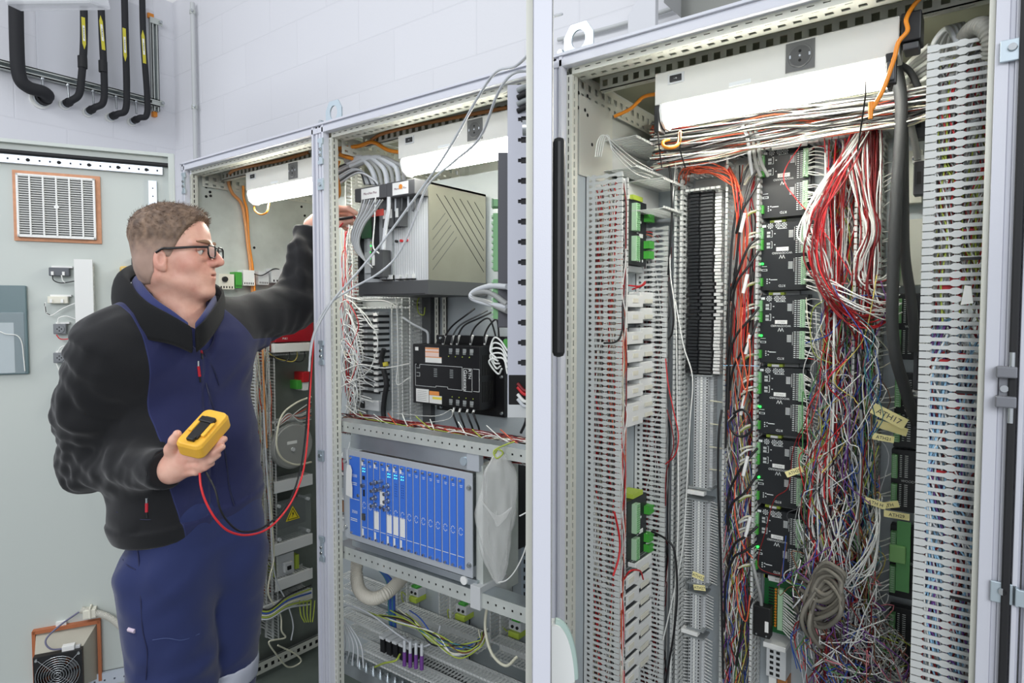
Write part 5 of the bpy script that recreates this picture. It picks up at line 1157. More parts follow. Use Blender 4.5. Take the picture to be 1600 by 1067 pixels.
# terminal rows and ducts on the plate, seen past the first post
vduct_px(FP, 541, 552, 250, 655, .06, 'slotted duct behind the first post with white and red wires', detail=False)
vduct_px(FP, 611, 622, 470, 655, .06, 'slotted duct between the striped terminals and black hose', detail=False)
vduct_px(FP, 627, 641, 455, 655, .06, 'slotted duct next to the gateway box', detail=True)
hduct(FP, hit(FP, 545, 480, .06)[0], hit(FP, 640, 490, .06)[0], hit(FP, 590, 482, .06)[1], hit(FP, 590, 464, .06)[1], .06, 'horizontal slotted duct under the aluminium chassis', detail=False)
x0, x1, z0, z1 = rect(FP, 566, 487, 592, 614, .05); hh = (z1-z0)/14; pr = None
for i in range(14):
    z = z1-(i+1)*hh
    if pr is None:
        pr = thing('striped_terminal', FP.p((x0+x1)/2, z, 0), 'black and white fuse terminal in the ladder beside the slotted duct under the chassis', 'terminal', 'ladder of striped fuse terminals'); g = FP.sub(x0, z, 0); ww = x1-x0
        MB().box(g, 0, ww, .0, hh*.42, 0, .05, black).box(g, ww*.1, ww*.95, hh*.42, hh, 0, .045, lgrey).build('body', pr)
        MB().box(g, ww*.35, ww*.72, hh*.45, hh*.95, .045, .052, mgrey).box(g, ww*.75, ww*.98, hh*.3, hh*.8, .05, .055, white).build('lever', pr)
        MB().cyl(g.p(.004, hh*.7, .04), g.p(-.03, hh*1.0, .05), .003, white, 6).cyl(g.p(.004, hh*.5, .04), g.p(-.034, hh*.3, .045), .003, white, 6).build('ferrule', pr)
    else: copy_thing(pr, (0, 0, -i*hh), ordw(i+1)+' striped fuse terminal from the top of the ladder under the aluminium chassis')
x0, x1, z0, z1 = rect(FP, 562, 625, 592, 641, .06); o = thing('circuit_breaker', FP.p((x0+x1)/2, z0, 0), 'pale grey circuit breaker below the striped fuse terminals', 'breaker')
MB().box(FP, x0, x1, z0, z1+.03, 0, .045, mgrey).box(FP, x0, x1, z0, z1, .045, .06, lgrey).build('body', o, .002); MB().box(FP, x0+.012, x0+.028, z0+.006, z1-.006, .06, .068, black).build('toggle', o)
xh0 = hit(FP, 601, 560, .05)
corr = [(600, 545), (596, 562), (600, 580), (604, 600), (601, 620), (599, 640), (600, 655)]
cable('black_hose', [on(FP, x, y, .06) for x, y in corr], .009, rubber, 'black cable hose with yellow ends hanging beside the striped terminals', 'hose')
cable('hose_marker', [on(FP, 602, 566, .072), on(FP, 603, 572, .072)], .0096, mat('wire_yellowband', (200, 186, 60), .5), 'yellow band round the black hose beside the striped terminals', 'band')
R3 = random.Random(5)
for i in range(24):
    y0_ = 500+R3.uniform(0, 110); c = R3.choice(['white', 'white', 'cream', 'lgrey', 'red', 'white'])
    pts = [on(FP, 527+R3.uniform(0, 6), 460+R3.uniform(0, 190), .08), on(FP, 540, y0_-20+R3.uniform(-20, 20), .1), on(FP, 556+R3.uniform(-6, 6), y0_, .1), on(FP, 548+R3.uniform(-10, 20), y0_+45, .1), on(FP, 560+R3.uniform(-10, 30), y0_+60, .08)]
    cable('loose_wire', pts, .0018, W[c], 'loose pale wire sagging beside the striped fuse terminals' if c != 'red' else 'loose red wire sagging beside the striped fuse terminals', 'wire', 'loose pale wires by the first post' if c != 'red' else 'loose red wires by the first post', 5)
for i, q in enumerate(([(521, 588), (560, 570), (600, 575), (640, 568)], [(521, 610), (570, 585), (585, 560), (590, 530), (577, 500), (560, 480)], [(640, 590), (620, 600), (622, 560), (620, 480), (618, 466)], [(521, 480), (548, 470), (580, 510), (592, 515)], [(527, 455), (560, 468), (600, 470), (622, 480)])):
    cable('loose_wire', [on(FP, x, y, .11) for x, y in q], .002, W['white'], ['white wire drooping across to the gateway box', 'white wire curling over the striped fuse terminals', 'white wire hooked from the gateway box up the duct', 'white wire slanting over the topmost striped terminals', 'white wire lying along the duct under the chassis'][i], 'wire')
stuff(strands(FP, *rangex(FP, 543, 551, .05), 1.15, 1.9, .01, .07, 60, ['white', 'white', 'cream', 'red', 'lgrey'], .0014, .6, .06), 'duct_wires', 'white and red wires stuffed in the duct behind the first post')
# red wire duct above the swing frame
fr2 = F((0, .22, 0), (0, -1, 0)); xl = hit(fr2, 524, 650)[0]; xr = hit(fr2, 838, 690)[0]; zr = hit(fr2, 680, 660)[1]
zr = hit(fr2, 680, 668)[1]
hduct(fr2, .66, 1.56, zr-.055, zr-.0, .04, 'horizontal duct overflowing with red wires above the blue card rack', detail=False)
stuff(strands(fr2, .66, 1.55, zr-.05, zr+.012, .01, .055, 170, ['dkred', 'dkred', 'dkred', 'dkred', 'dkred', 'white', 'brown', 'black', 'cream'], .0016, .4, .06, hor=True), 'red_wires', 'dark red wires heaped in the horizontal duct above the blue card rack')
for i in range(12):
    x = 540+i*22; jj = [JR.uniform(-8, 8) for _ in range(6)]; cable('loose_wire', [on(fr2, x, 640+i*3.2+jj[0], .05), on(fr2, x+16+jj[1], 655+i*3.4+jj[2], .07), on(fr2, x+45+jj[3]*2, 660+i*3.4+jj[4], .07), on(fr2, x+80+jj[5]*3, 668+i*3.0, .05)], .0016, W[('white', 'gy', 'white', 'orange')[i % 4]], ('white', 'green-yellow', 'white', 'orange')[i % 4]+' wire lying across the heap of dark red wires', 'wire', ('white', 'green-yellow', 'white', 'orange')[i % 4]+' wires over the dark red heap', 5)
# swing frame with the blue card rack
f = F((0, .05, 0), (0, -1, 0)); rk = mat('rack_frame_grey', (184, 190, 196), .4, .2)
rx0, rz1 = hit(f, 536, 700, 0); rx1 = hit(f, 738, 815, 0)[0]; rz0 = hit(f, 536, 838, 0)[1]; ww, H = rx1-rx0, rz1-rz0
railx0, railx1 = .80, 1.585
za1 = hit(f, 660, 672, .0)[1]
o = thing('swing_frame', (1.2, .05, rz0-.09), 'galvanised swing frame holding the blue card rack in the middle cabinet', 'frame')
for nm, zt_, zb_ in (('top_rail', hit(f, 600, 668, 0)[1], hit(f, 600, 685, 0)[1]), ('bottom_rail', hit(f, 700, 908, 0)[1], hit(f, 700, 930, 0)[1])):
    mb = MB(); pstrip(mb, (railx0, .05, zb_), (1, 0, 0), (0, 0, 1), (0, -1, 0), railx1-railx0, zt_-zb_, .002, [((zt_-zb_)*.42, (zt_-zb_)*.58, .025, .0055, .01)], galv, dark)
    mb.box(f, railx0, railx1, zt_-.002, zt_, -.05, 0, galv2).box(f, railx0, railx1, zb_, zb_+.002, -.03, 0, galv2); mb.build(nm, o)
for z0_, z1_ in ((rz1+.004, hit(f, 600, 684, 0)[1]-.003), (hit(f, 700, 906, 0)[1]+.003, rz0-.004)):
    MB().box(f, rx0+.03, rx1+.012, z0_, z1_, -.02, -.004, galv2).disc(f, rx1-.03, (z0_+z1_)/2, -.004, .0, .011, zinc if z0_ > 1 else white, 18).build('blank_panel', o, .001)
MB().box(f, rx1+.002, rx1+.024, rz0-.06, rz1+.02, -.16, -.012, galv).box(f, rx1+.0, rx1+.032, rz0-.07, rz0-.012, -.1, .009, lgrey).build('side_bracket', o, .001)
MB().box(f, rx1-.02, rx1+.02, rz1+.006, rz1+.05, -.02, -.002, rk).build('upper_ear', o, .001)
r = thing('card_rack', f.p(rx0+ww/2, rz0, -.2), 'card rack with blue front panels numbered 3500 and a row of jacks', 'rack')
MB().box(f, rx0, rx1, rz0, rz1, -.004, .0, rk).box(f, rx0+.03, rx1-.03, rz0+.01, rz1-.01, -.20, -.004, galv2).build('front_frame', r, .001)
for a in (.02, .98):
    for b in (.12, .86): MB().disc(f, rx0+ww*a, rz0+H*b, 0, .006, .0075, steel, 14, .005).build('frame_screw', r)
edges = [.063, .15]
pw = (.955-.165)/15
def panel(a, b, i):
    xa, xb = rx0+ww*a, rx0+ww*b; zl, zh = rz0+H*.065, rz0+H*.935
    MB().box(f, xa, xb, zl, zh, 0, .003, bluep).build('card_panel', r, .0006)
    xm, hw = (xa+xb)/2, (xb-xa)/2; n = .0032
    for zc in (zl+.006, zh-.006):
        MB().disc(f, xm+ (0 if i else -hw*.6), zc, .003, .008, .004, steel, 12, .003).build('thumb_screw', r)
    mb = MB()
    if i == 0:
        mb.box(f, xa, xb, zl+H*.40-.0008, zl+H*.40+.0008, n-.0005, n, ink)
        for zc in (.66, .26): mb.text(f, '3500', xm, zl+H*zc, n-.0004, .009, ink)
        for zc in (.58, .56, .18, .16): mb.box(f, xm-hw*.8, xm+hw*.5, zl+H*zc-.0012, zl+H*zc+.0012, n-.0005, n, ink)
        mb.disc(f, xm+hw*.8, zl+H*.45, .003, .006, .005, steel, 10)
    else:
        mb.box(f, xa, xb, zl+H*.115, zl+H*.121, n-.0005, n, ink)
        zc = zl+H*.36
        if i in (3, 5, 6, 7): mb.box(f, xa+.001, xb-.001, zl+H*.135, zl+H*.33, n-.0005, n, white)
        if i != 4:
            for k in range(9):
                an = .6+k*.62; xx, zz = xm+math.cos(an)*hw*.62, zc+math.sin(an)*hw*.85; mb.box(f, xx-.0009, xx+.0009, zz-.0014, zz+.0014, n-.0005, n, ink)
        mb.box(f, xm-hw*.3, xm+hw*.6, zh-H*.07, zh-H*.065, n-.0005, n, ink).box(f, xm-hw*.2, xm+hw*.5, zh-H*.085, zh-H*.08, n-.0005, n, ink)
        if i in (1, 3, 5, 6, 7):
            mb.box(f, xa+.001, xa+hw*.7, zh-H*.08, zh-H*.03, n-.0004, n+.0004, white).box(f, xa+.001, xa+hw*.7, zl+H*.02, zl+H*.10, n-.0004, n+.0004, white)
    mb.build('printing', r)
    if i in (1, 5, 6, 7):
        mb = MB()
        for k in range(2): mb.disc(f, xm-hw*.3, zh-H*(.11+.03*k), .003, .0045, .0018, ledc, 8).disc(f, xm+hw*.4, zh-H*(.11+.03*k), .003, .0045, .0014, ledc, 8)
        mb.build('status_light', r)
    if i in (6, 7):
        mb = MB()
        for k in range(6):
            for j in (0, 1): mb.disc(f, xm-.002+.006*j, zh-H*(.2+.025*k), .003, .0035, .0012, mat('ink_navy', (30, 50, 110), .5), 8)
        mb.build('jack_holes', r)
    if i in (3, 5): 
        for k in range(4): MB().disc(f, xm-.002, zh-H*(.23+.08*k), .003, .022, .0058, steel, 12, .0048).disc(f, xm-.002, zh-H*(.23+.08*k), .003, .008, .0075, steel, 6).build('coax_jack', r)
    if i == 4:
        for k in range(2): MB().disc(f, xm-.002, zh-H*(.20+.08*k), .003, .022, .0058, steel, 12, .0048).build('coax_jack', r)
        MB().box(f, xm-hw*.8, xm+hw*.8, zl+H*.42, zl+H*.56, .003, .006, white).build('paper_label', r)
        MB().disc(f, xm, zl+H*.40, .003, .014, .005, steel, 10).build('coax_jack', r)
    if i == 1:
        MB().disc(f, xm, zl+H*.58, .003, .012, .006, steel, 12).build('coax_jack', r)
        MB().box(f, xm-hw*.5, xm+hw*.5, zl+H*.20, zl+H*.27, .003, .008, dgrey).box(f, xm-hw*.3, xm+hw*.3, zl+H*.46, zl+H*.53, .003, .0045, module_m).box(f, xm-hw*.5, xm+hw*.4, zl+H*.64, zl+H*.68, .003, .0045, module_m).build('service_port', r)
panel(.063, .15, 0)
for i in range(15): panel(.165+pw*i+.0055, .165+pw*(i+1)-.0055, i+1)
q = thing('hanging_paper_tag', f.p(rx0+.03, rz0+H*.40, .01), 'white paper tag on a string hanging over the first blue panel', 'tag')
x, z = hit(f, 545, 750, .012); g = f.sub(x, z, .012)
MB().prism(g, [(-.013, -.045), (.015, -.05), (.016, -.02), (.012, .0), (.015, .03), (.008, .045), (-.006, .044), (-.011, .02)], 0, .0008, white).build('paper', q)
MB().tube(spline([g.p(0, .044, .002), g.p(-.004, .08, .002), g.p(.004, .10, .001), g.p(-.002, .11, -.006)], 4), .0008, W['white'], 5).build('string', q)
# clear plastic bag
def bag():
    cz = [(0, 0, .006), (-.01, .05, .012), (-.02, .12, .035), (-.028, .35, .045), (-.03, .55, .052), (-.02, .75, .04), (-.005, .93, .03), (0, 1.0, .012)]
    top = P(778, 705, 1.50); bot = P(777, 912, 1.52); L = top.z-bot.z
    prof = [(0, .010), (.06, .022), (.14, .037), (.30, .040), (.45, .043), (.55, .042), (.70, .035), (.85, .026), (.95, .014), (1.0, .005)]
    sp = []
    for i in range(41):
        t = i/40
        for (a, ra), (b, rb) in zip(prof, prof[1:]):
            if a <= t <= b: u = (t-a)/(b-a); sp.append((t, ra+(rb-ra)*u)); break
    vs = []; k = 36; R_ = random.Random(4); ph = [R_.uniform(0, 6.28) for _ in range(8)]
    for t, r_ in sp:
        for j in range(k):
            a = 2*math.pi*j/k
            cr = 1+.13*math.sin(3*a+ph[0]+5*t)+.09*math.sin(7*a+ph[1]-9*t)+.06*math.sin(11*a+ph[2]+14*t)
            c = top.lerp(bot, t)+RX*(.004*math.sin(6*t+1))
            vs.append(c+RX*(math.cos(a)*r_*cr)+RF*(math.sin(a)*r_*.45*cr))
    fs = [(i*k+j, i*k+(j+1) % k, (i+1)*k+(j+1) % k, (i+1)*k+j) for i in range(40) for j in range(k)]
    m = bpy.data.materials.new('bag_film'); m.use_nodes = True; nt = m.node_tree; b = nt.nodes['Principled BSDF']
    b.inputs['Base Color'].default_value = (.86, .87, .85, 1); b.inputs['Roughness'].default_value = .25; b.inputs['Alpha'].default_value = .30; b.inputs['Specular IOR Level'].default_value = .8
    o = thing('plastic_bag', bot, 'clear crumpled plastic bag knotted to the swing frame beside the blue rack', 'bag')
    MB().add(vs, fs, m, True).build('film', o)
    mb = MB(); q0 = P(758, 800, 1.495)
    for i in range(9): mb.tube(spline([P(752+3*i, 790+2*i-(i-4)**2*.5, 1.49), P(776, 806+i*2, 1.485), P(800-i, 792+2*i, 1.49)], 5), .0012, m, 5)
    mb.build('crease', o)
    MB().tube(spline([P(772, 712, 1.5), P(778, 702, 1.49), P(786, 708, 1.49), P(776, 716, 1.49), P(772, 704, 1.5), P(792, 694, 1.5), P(804, 690, 1.5)], 5), .002, W['gy'], 6).build('tie_wire', o)
bag()
cable('loose_wire', [P(779, 910, 1.5), P(792, 906, 1.48), P(806, 890, 1.46), P(820, 860, 1.45), P(829, 820, 1.44), P(828, 800, 1.44), P(812, 806, 1.46)], .0016, W['white'], 'thin white wire looping from the bag bottom up to the door edge', 'wire')
# black box and racks behind the bag
x0, x1, z0, z1 = rect(F((0, .25, 0), (0, -1, 0)), 742, 715, 810, 850); g = F((0, .25, 0), (0, -1, 0))
tag(MB().box(g, x0, x1, z0, z1, -.16, 0, gb).build('power_supply', bev=.003), 'tall plain black box behind the clear plastic bag', 'box')
x0, x1, z0, z1 = rect(FP, 812, 725, 826, 795, .05); x1 = min(x1, 1.56)
tag(MB().box(FP, x0, x0+.04, z0, z1, 0, .05, cream).box(FP, x0+.012, x0+.02, z1-.03, z1+.02, .05, .056, mat('strap_yellow', (214, 210, 110), .5)).build('cream_carrier', bev=.002), 'cream plastic carrier with yellow strap behind the black box', 'carrier')
def drail(px, y0_, y1_, lab):
    x, z1 = hit(FP, px, y0_, .02); z0 = hit(FP, px, y1_, .02)[1]; mb = MB(); pstrip(mb, FP.p(x-.012, z0, .02), (0, 0, 1), (1, 0, 0), (0, -1, 0), z1-z0, .024, .002, [(.009, .015, .025, .014, .006)], zinc, dark)
    tag(mb.build('mounting_rail'), lab, 'rail')
drail(820, 800, 960, 'vertical slotted rail behind the white hanging wire'); drail(728, 905, 1040, 'vertical slotted rail above the middle green earth terminal')
# lower ducts and terminals in B
def hpx(pxa, pya, pxb, d, hpxl, label, **k):
    ff = F((0, d, 0), (0, -1, 0)); xa, za = hit(ff, pxa, pya, .05); xb = hit(ff, pxb, pya+(pxb-pxa)*.4, .05)[0]
    return hduct(ff, xa, min(xb, 1.57), za-hpxl, za, .05, label, **k)
hpx(530, 898, 610, .38, .045, 'short horizontal duct behind the ribbed hose, upper', detail=False)
hpx(527, 935, 612, .38, .05, 'pale horizontal duct below the ribbed hose bend', detail=False)
hpx(616, 948, 690, .36, .05, 'horizontal duct under the first green earth terminal', detail=True)
hpx(690, 975, 750, .36, .05, 'horizontal duct under the middle green earth terminal', detail=True)
hpx(765, 1000, 850, .36, .05, 'horizontal duct under the last green earth terminal', detail=True)
hpx(535, 962, 850, .22, .045, 'long horizontal duct crossed by green and white wires', detail=True)
hpx(560, 1010, 850, .16, .03, 'lowest long horizontal duct of the middle cabinet', detail=True)
vduct_px(FP, 616, 633, 895, 960, .06, 'short vertical duct behind the ribbed hose end', detail=True)
vduct_px(FP, 683, 702, 915, 985, .06, 'short vertical duct between two green earth terminals', detail=True)
vduct_px(FP, 764, 782, 850, 1015, .06, 'vertical duct under the clear plastic bag', detail=True)
for px, py, lb in ((650, 930, 'first green and yellow earth terminal, under the rack'), (724, 958, 'middle green and yellow earth terminal, under the rack'), (808, 984, 'last green and yellow earth terminal, beside the door edge')):
    x, z = hit(FP, px, py, .03); o = thing('earth_terminal', FP.p(x, z, 0), lb, 'terminal')
    MB().box(FP, x-.025, x+.02, z, z+.028, 0, .04, lgrey).build('body', o, .002); MB().box(FP, x-.02, x+.02, z-.018, z, 0, .05, gyel).box(FP, x-.014, x+.014, z+.028, z+.036, .01, .04, green2).build('foot', o, .002)
    MB().disc(FP, x-.01, z+.012, .04, .043, .005, dark, 8).disc(FP, x+.008, z+.012, .04, .043, .005, dark, 8).build('screw', o)
    cable('earth_lead', [FP.p(x-.03, z-.01, .04), FP.p(x-.05, z+.005, .05), FP.p(x-.04, z-.03, .05), FP.p(x, z-.035, .05)], .002, W['gy'], 'green and yellow lead curling at the %s' % lb.split(',')[0])
# ribbed hose
hf = F((0, .18, 0), (0, -1, 0))
corrugated([on(hf, 560, 868, .02), on(hf, 557, 895, .03), on(hf, 562, 922, .05), on(hf, 580, 935, .06), on(hf, 602, 928, .04), on(hf, 624, 908, -.03), on(hf, 640, 890, -.08)], .0185, mat('hose_ivory', (196, 192, 180), .5), 'ribbed_hose', 'thick ribbed ivory hose bending under the blue card rack', 20, .0055)
for i in range(5): cable('blue_cable', [on(hf, 570+i*3, 878, -.04), on(hf, 592+i*2, 890+i, -.05), on(hf, 606+i*2, 912, -.05), on(hf, 608+i*2, 950, -.05), on(hf, 610+i*2, 985, -.05)], .004, W['blue'] if i % 3 else W['teal'], 'blue cable running down behind the ribbed hose', 'cable', 'blue cables behind the hose')
for i in range(12):
    c = ['gy', 'black', 'white', 'gy', 'brown', 'teal', 'gy', 'black', 'cream', 'lgrey', 'gy', 'blue'][i]; hf2 = F((0, .15, 0), (0, -1, 0)); j = i-6
    u_ = lambda k=6: JR.uniform(-k, k)
    cable('sagging_wire', [on(hf2, 610+j*6, 956+u_(), .0), on(hf2, 640+j*3+u_(), 972+u_(), .03), on(hf2, 680+u_(), 1000+j+u_(8), .04), on(hf2, 715+u_(9), 1016+j+u_(9), .04), on(hf2, 745+u_(), 1008+u_(8), .02), on(hf2, 754+u_(9), 990+u_(9), -.02)], .0019, W[c], {'gy': 'green and yellow', 'lgrey': 'pale grey', 'teal': 'teal'}.get(c, c)+' wire sagging in the bundle across the lower ducts', 'wire', 'wires sagging across the lower ducts, '+c)
cable('grey_cable', [on(hf, 530, 955, .03), on(hf, 545, 946, .04), on(hf, 580, 960, .05), on(hf, 620, 990, .06), on(hf, 655, 1010, .06), on(hf, 680, 1000, .05), on(hf, 688, 978, .02)], .0026, W['lgrey'], 'long pale cable swooping over the lower ducts')
cable('grey_cable', [on(hf, 762, 940, .02), on(hf, 758, 980, .03), on(hf, 768, 1020, .05), on(hf, 790, 1040, .05), on(hf, 808, 1026, .02)], .004, W['cream'], 'cream cable bowing below the clear plastic bag')
for i in range(5): cable('grey_cable', [on(hf, 528+i, 950+i*3, .06), on(hf, 536+i*3, 980, .08), on(hf, 540+i*6, 1008, .09), on(hf, 532+i*9, 1035+i*2, .09)], .0022, W['lgrey'], 'pale cable dropping to the row of brass screw posts', 'cable', 'pale cables at the screw posts')
bf = F((0, .10, 0), (0, -1, 0))
xb0, zb0 = hit(bf, 528, 1018, 0)
o = thing('earthing_bar', (1.05, .1, zb0-.02), 'galvanised earthing bar with a row of bolts at the bottom of the middle cabinet', 'bar')
xb1 = 1.35; MB().box(bf, xb0, xb1, zb0-.03, zb0-.022, -.05, .0, galv2).box(bf, xb0, xb1, zb0-.06, zb0-.03, -.004, 0, galv2).build('bar', o)
for i in range(14): 
    x = xb0+.015+i*.032; MB().cyl((x, .12, zb0-.022), (x, .12, zb0-.004), .006, steel, 10).cyl((x, .12, zb0-.022), (x, .12, zb0-.015), .009, steel, 6).build('bolt', o)
for i in range(4):
    x = 600+i*12; a = on(bf, 632+i*9, 1000+i*3, -.03)
    tag(MB().cyl(on(bf, 632+i*9, 1018+i*2, -.0), on(bf, 632+i*9, 1040+i*2, .0), .0055, W['purple'], 10).cyl(on(bf, 632+i*9, 1000+i*2, -.0), on(bf, 632+i*9, 1018+i*2, .0), .0045, W['lgrey'], 10).build('cable_lug'), 'purple cable end in the row of four at the bottom of the middle cabinet', 'cable end', 'purple cable ends')
for i in range(5):
    x, z = hit(bf, 597+i*10, 1004+i*4, -.02); tag(MB().box(bf, x-.009, x+.009, z-.03, z+.012, -.06, -.02, black).box(bf, x-.009, x+.009, z+.012, z+.02, -.06, -.016, lgrey).build('cable_clamp', bev=.001), 'black cable clamp with a steel cap above the earthing bar', 'clamp', 'black cable clamps at the bottom')
cable('earth_lead', [on(bf, 586, 1042, .02), on(bf, 600, 1036, .04), on(bf, 618, 1032, .04), on(bf, 625, 1022, .02)], .0028, W['gy'], 'thick green and yellow lead beside the purple cable ends')
x0, x1, z0, z1 = rect(F((0, .2, 0), (0, -1, 0)), 662, 1040, 710, 1066)
tag(MB().box(F((0, .2, 0), (0, -1, 0)), x0, x1, z0-.05, z1, -.04, 0, black).build('contactor', bev=.002), 'black contactor block half hidden under the lowest duct', 'contactor')
tag(MB().box(F((0, .2, 0), (0, -1, 0)), x0+.13, x1+.3, z0-.1, z1-.04, -.04, 0, module_m).build('contactor', bev=.002), 'wide dark block at the bottom edge under the lowest duct', 'contactor')
# left strip behind the first post: small red devices
for i, (py, c, lb) in enumerate(((725, redbox, 'dark red device edge behind the blue rack, upper'), (752, mgrey, 'grey terminal edge behind the blue rack'), (790, mat('brown_dev', (130, 90, 60), .5), 'brown wire bundle edge behind the blue rack'), (820, lgrey, 'grey breaker edge behind the blue rack, lowest'))):
    x0, x1, z0, z1 = rect(FP, 523, py-9, 540, py+9, .04); tag(MB().box(FP, x0, x1+.1, z0, z1, 0, .04, c).box(FP, x0, x1+.08, z1+.004, z1+.012, 0, .045, lgrey).build('device_edge', bev=.002), lb, 'device')
# ------------------------------------------------------------------ cabinet A, side-mounted kit (faces +x, local x = world y)
duct(FAW, hit(FAW, 399, 600, .06)[0], hit(FAW, 412, 600, .06)[0], .3, 1.62, .06, 'narrow slotted duct nearest the man with orange cables beside it', detail=False)
duct(FAW, hit(FAW, 420, 600, .06)[0], hit(FAW, 430, 600, .06)[0], .25, 1.62, .06, 'narrow slotted duct before the red device', detail=False)
stuff(strands(FAW, hit(FAW, 399, 600, .03)[0], hit(FAW, 412, 600, .03)[0]+.02, .4, 1.6, .02, .05, 40, ['white', 'grey', 'cream', 'white', 'orange'], .0018, .5, .08), 'duct_wires', 'white and grey wires in the narrow duct nearest the man')
def abox(px0, py0, px1, py1, n0, n1, m, name, label, cat, bev=.002):
    x0, x1, z0, z1 = rect(FAW, px0, py0, px1, py1, n1); return tag(MB().box(FAW, x0, x1, z0, z1, n0, n1, m).build(name, bev=bev), label, cat)
x0, x1, z0, z1 = rect(FAW, 430, 470, 490, 534, .08)
o = thing('power_unit', FAW.p((x0+x1)/2, z0, 0), 'dark red power unit under the raised sleeve', 'power unit')
mb = MB().box(FAW, x0, x1, z0, z1, 0, .08, redbox); mb.build('body', o, .003)
mb = MB().text(FAW, 'PULS', x0+.03, z0+.015, .0802, .008, ink, 'LEFT'); mb.build('printing', o)
mb = MB()
for k in range(9): mb.box(FAW, x0+.02+k*.018, x0+.024+k*.018, z1-.05, z1-.02, .08, .0806, dark)
mb.build('vents', o)
x0, x1, z0, z1 = rect(FAW, 428, 536, 486, 545, .08); hduct(FAW, x0, x1, z0-.025, z1, .06, 'short white slotted duct under the dark red power unit', detail=False)
o = tag(MB().box(FAW, x0, x1, z0-.012, z1, .06, .082, white).build('duct_cover', bev=.002), 'white lid edge under the dark red power unit', 'cover')
for i, (px, c) in enumerate(((452, 'dgrey'), (464, 'yellow'), (476, 'black'))):
    cable('bent_wire', [on(FAW, px, 548, .06), on(FAW, px, 558, .065), on(FAW, px-8, 565, .065), on(FAW, 430+i*4, 560, .06), on(FAW, 420, 548+i*4, .06)], .0022, W[c], c.replace('dgrey', 'dark grey')+' wire hanging under the white duct by the red unit', 'wire')
abox(473, 581, 484, 597, 0, .06, redp, 'small_contactor', 'small red and white device on the dull plate', 'device'); abox(464, 594, 472, 608, 0, .05, green2, 'small_plug', 'small green plug beside the small red device', 'plug'); abox(474, 597, 484, 610, 0, .055, white, 'small_block', 'small white block under the small red device', 'device')
x0, x1, z0, z1 = rect(FAW, 425, 655, 486, 668, .06); hduct(FAW, x0, x1, z0, z1, .06, 'horizontal slotted duct above the grey drum', detail=False)
for i in range(10): cable('loose_wire', [on(FAW, 486, 628+i*3, .06), on(FAW, 468, 640+i*2, .07), on(FAW, 450, 655-i, .07), on(FAW, 432, 668, .06)], .002, W[['white', 'dgrey', 'orange', 'grey', 'white'][i % 5]], ['white', 'dark grey', 'orange', 'grey', 'white'][i % 5]+' wire slanting down across the duct over the grey drum', 'wire', 'wires over the drum duct, '+str(['white', 'dark', 'orange', 'grey', 'white'][i % 5]), 5)
c = on(FAW, 459, 697, .08); x, z = (c-FAW.o).dot(FAW.x), c.z
o = thing('mixing_drum', FAW.p(x, z-.09, 0), 'round grey drum-shaped transformer with a white label', 'transformer')
dm = mat('drum_grey', (150, 152, 148), .5)
MB().disc(FAW, x, z, 0, .075, .092, dm, 40).disc(FAW, x, z, .075, .08, .088, dm, 40, .085).build('drum', o); MB().box(FAW, x-.03, x+.015, z+.01, z+.022, .08, .081, white).disc(FAW, x-.005, z-.012, .08, .086, .008, lgrey, 10).build('label_plate', o)
for (pa, ya, pb, yb_, lb) in ((428, 754, 488, 764, 'white slotted duct below the grey drum'), (428, 852, 488, 864, 'white slotted duct below the yellow warning sign'), (430, 908, 488, 916, 'white slotted duct below the small breaker'), (395, 955, 488, 975, 'lowest slotted duct in the first cabinet')):
    x0, z1 = hit(FAW, pa, ya, .07); x1 = hit(FAW, pb, ya-10, .07)[0]
    o = hduct(FAW, x0, x1, z1-.045, z1, .07, lb, detail=False)
    tag(MB().box(FAW, x0, x1, z1-.045, z1, .07, .073, ductlid).build('duct_cover', bev=.001), 'lid of the '+lb, 'cover', 'lids of the horizontal ducts')
x0, x1, z0, z1 = rect(FAW, 432, 778, 486, 842, .06)
o = thing('protective_cover', FAW.p((x0+x1)/2, z0, 0), 'see-through protective cover with yellow electric shock triangle', 'cover')
MB().box(FAW, x0, x1, z0, z1, .055, .06, mat('clear_sheet', (150, 158, 156), .1, alpha=.3)).build('clear_sheet', o)
for a in (.06, .9):
    for b in (.1, .9): MB().disc(FAW, x0+(x1-x0)*a, z0+(z1-z0)*b, 0, .068, .007, lgrey, 10).build('stand_off', o)
xm, zm = hit(FAW, 455, 803, .05)
MB().box(FAW, xm-.07, xm+.07, zm-.05, zm+.05, 0, .05, mat('cover_dark', (62, 66, 66), .4)).build('breaker_block', o, .003)
mb = MB().prism(FAW, [(xm-.033, zm-.022), (xm+.033, zm-.022), (xm, zm+.036)], .0605, .0615, mat('warn_yellow', (236, 216, 50), .45)); mb.prism(FAW, [(xm-.026, zm-.018), (xm+.026, zm-.018), (xm, zm+.028)], .0615, .0618, black).prism(FAW, [(xm-.021, zm-.015), (xm+.021, zm-.015), (xm, zm+.022)], .0618, .0621, mat('warn_yellow', (236, 216, 50), .45)).prism(FAW, [(xm-.004, zm-.012), (xm+.002, zm+.0), (xm+.005, zm+.0), (xm+.0, zm+.014), (xm-.004, zm+.003), (xm-.001, zm+.003)], .0621, .0624, black); mb.build('warning_sign', o)
x0, x1, z0, z1 = rect(FAW, 436, 866, 462, 900, .06); o = thing('circuit_breaker', FAW.p((x0+x1)/2, z0, 0), 'light grey breaker between two yellow terminals low in the first cabinet', 'breaker')
MB().box(FAW, x0, x1, z0, z1, 0, .05, lgrey).box(FAW, x0+.02, x1-.02, z0+.02, z1-.03, .05, .07, lgrey).build('body', o, .002); MB().box(FAW, x0+.03, x1-.03, z0+.03, z0+.045, .07, .075, black).build('toggle', o)
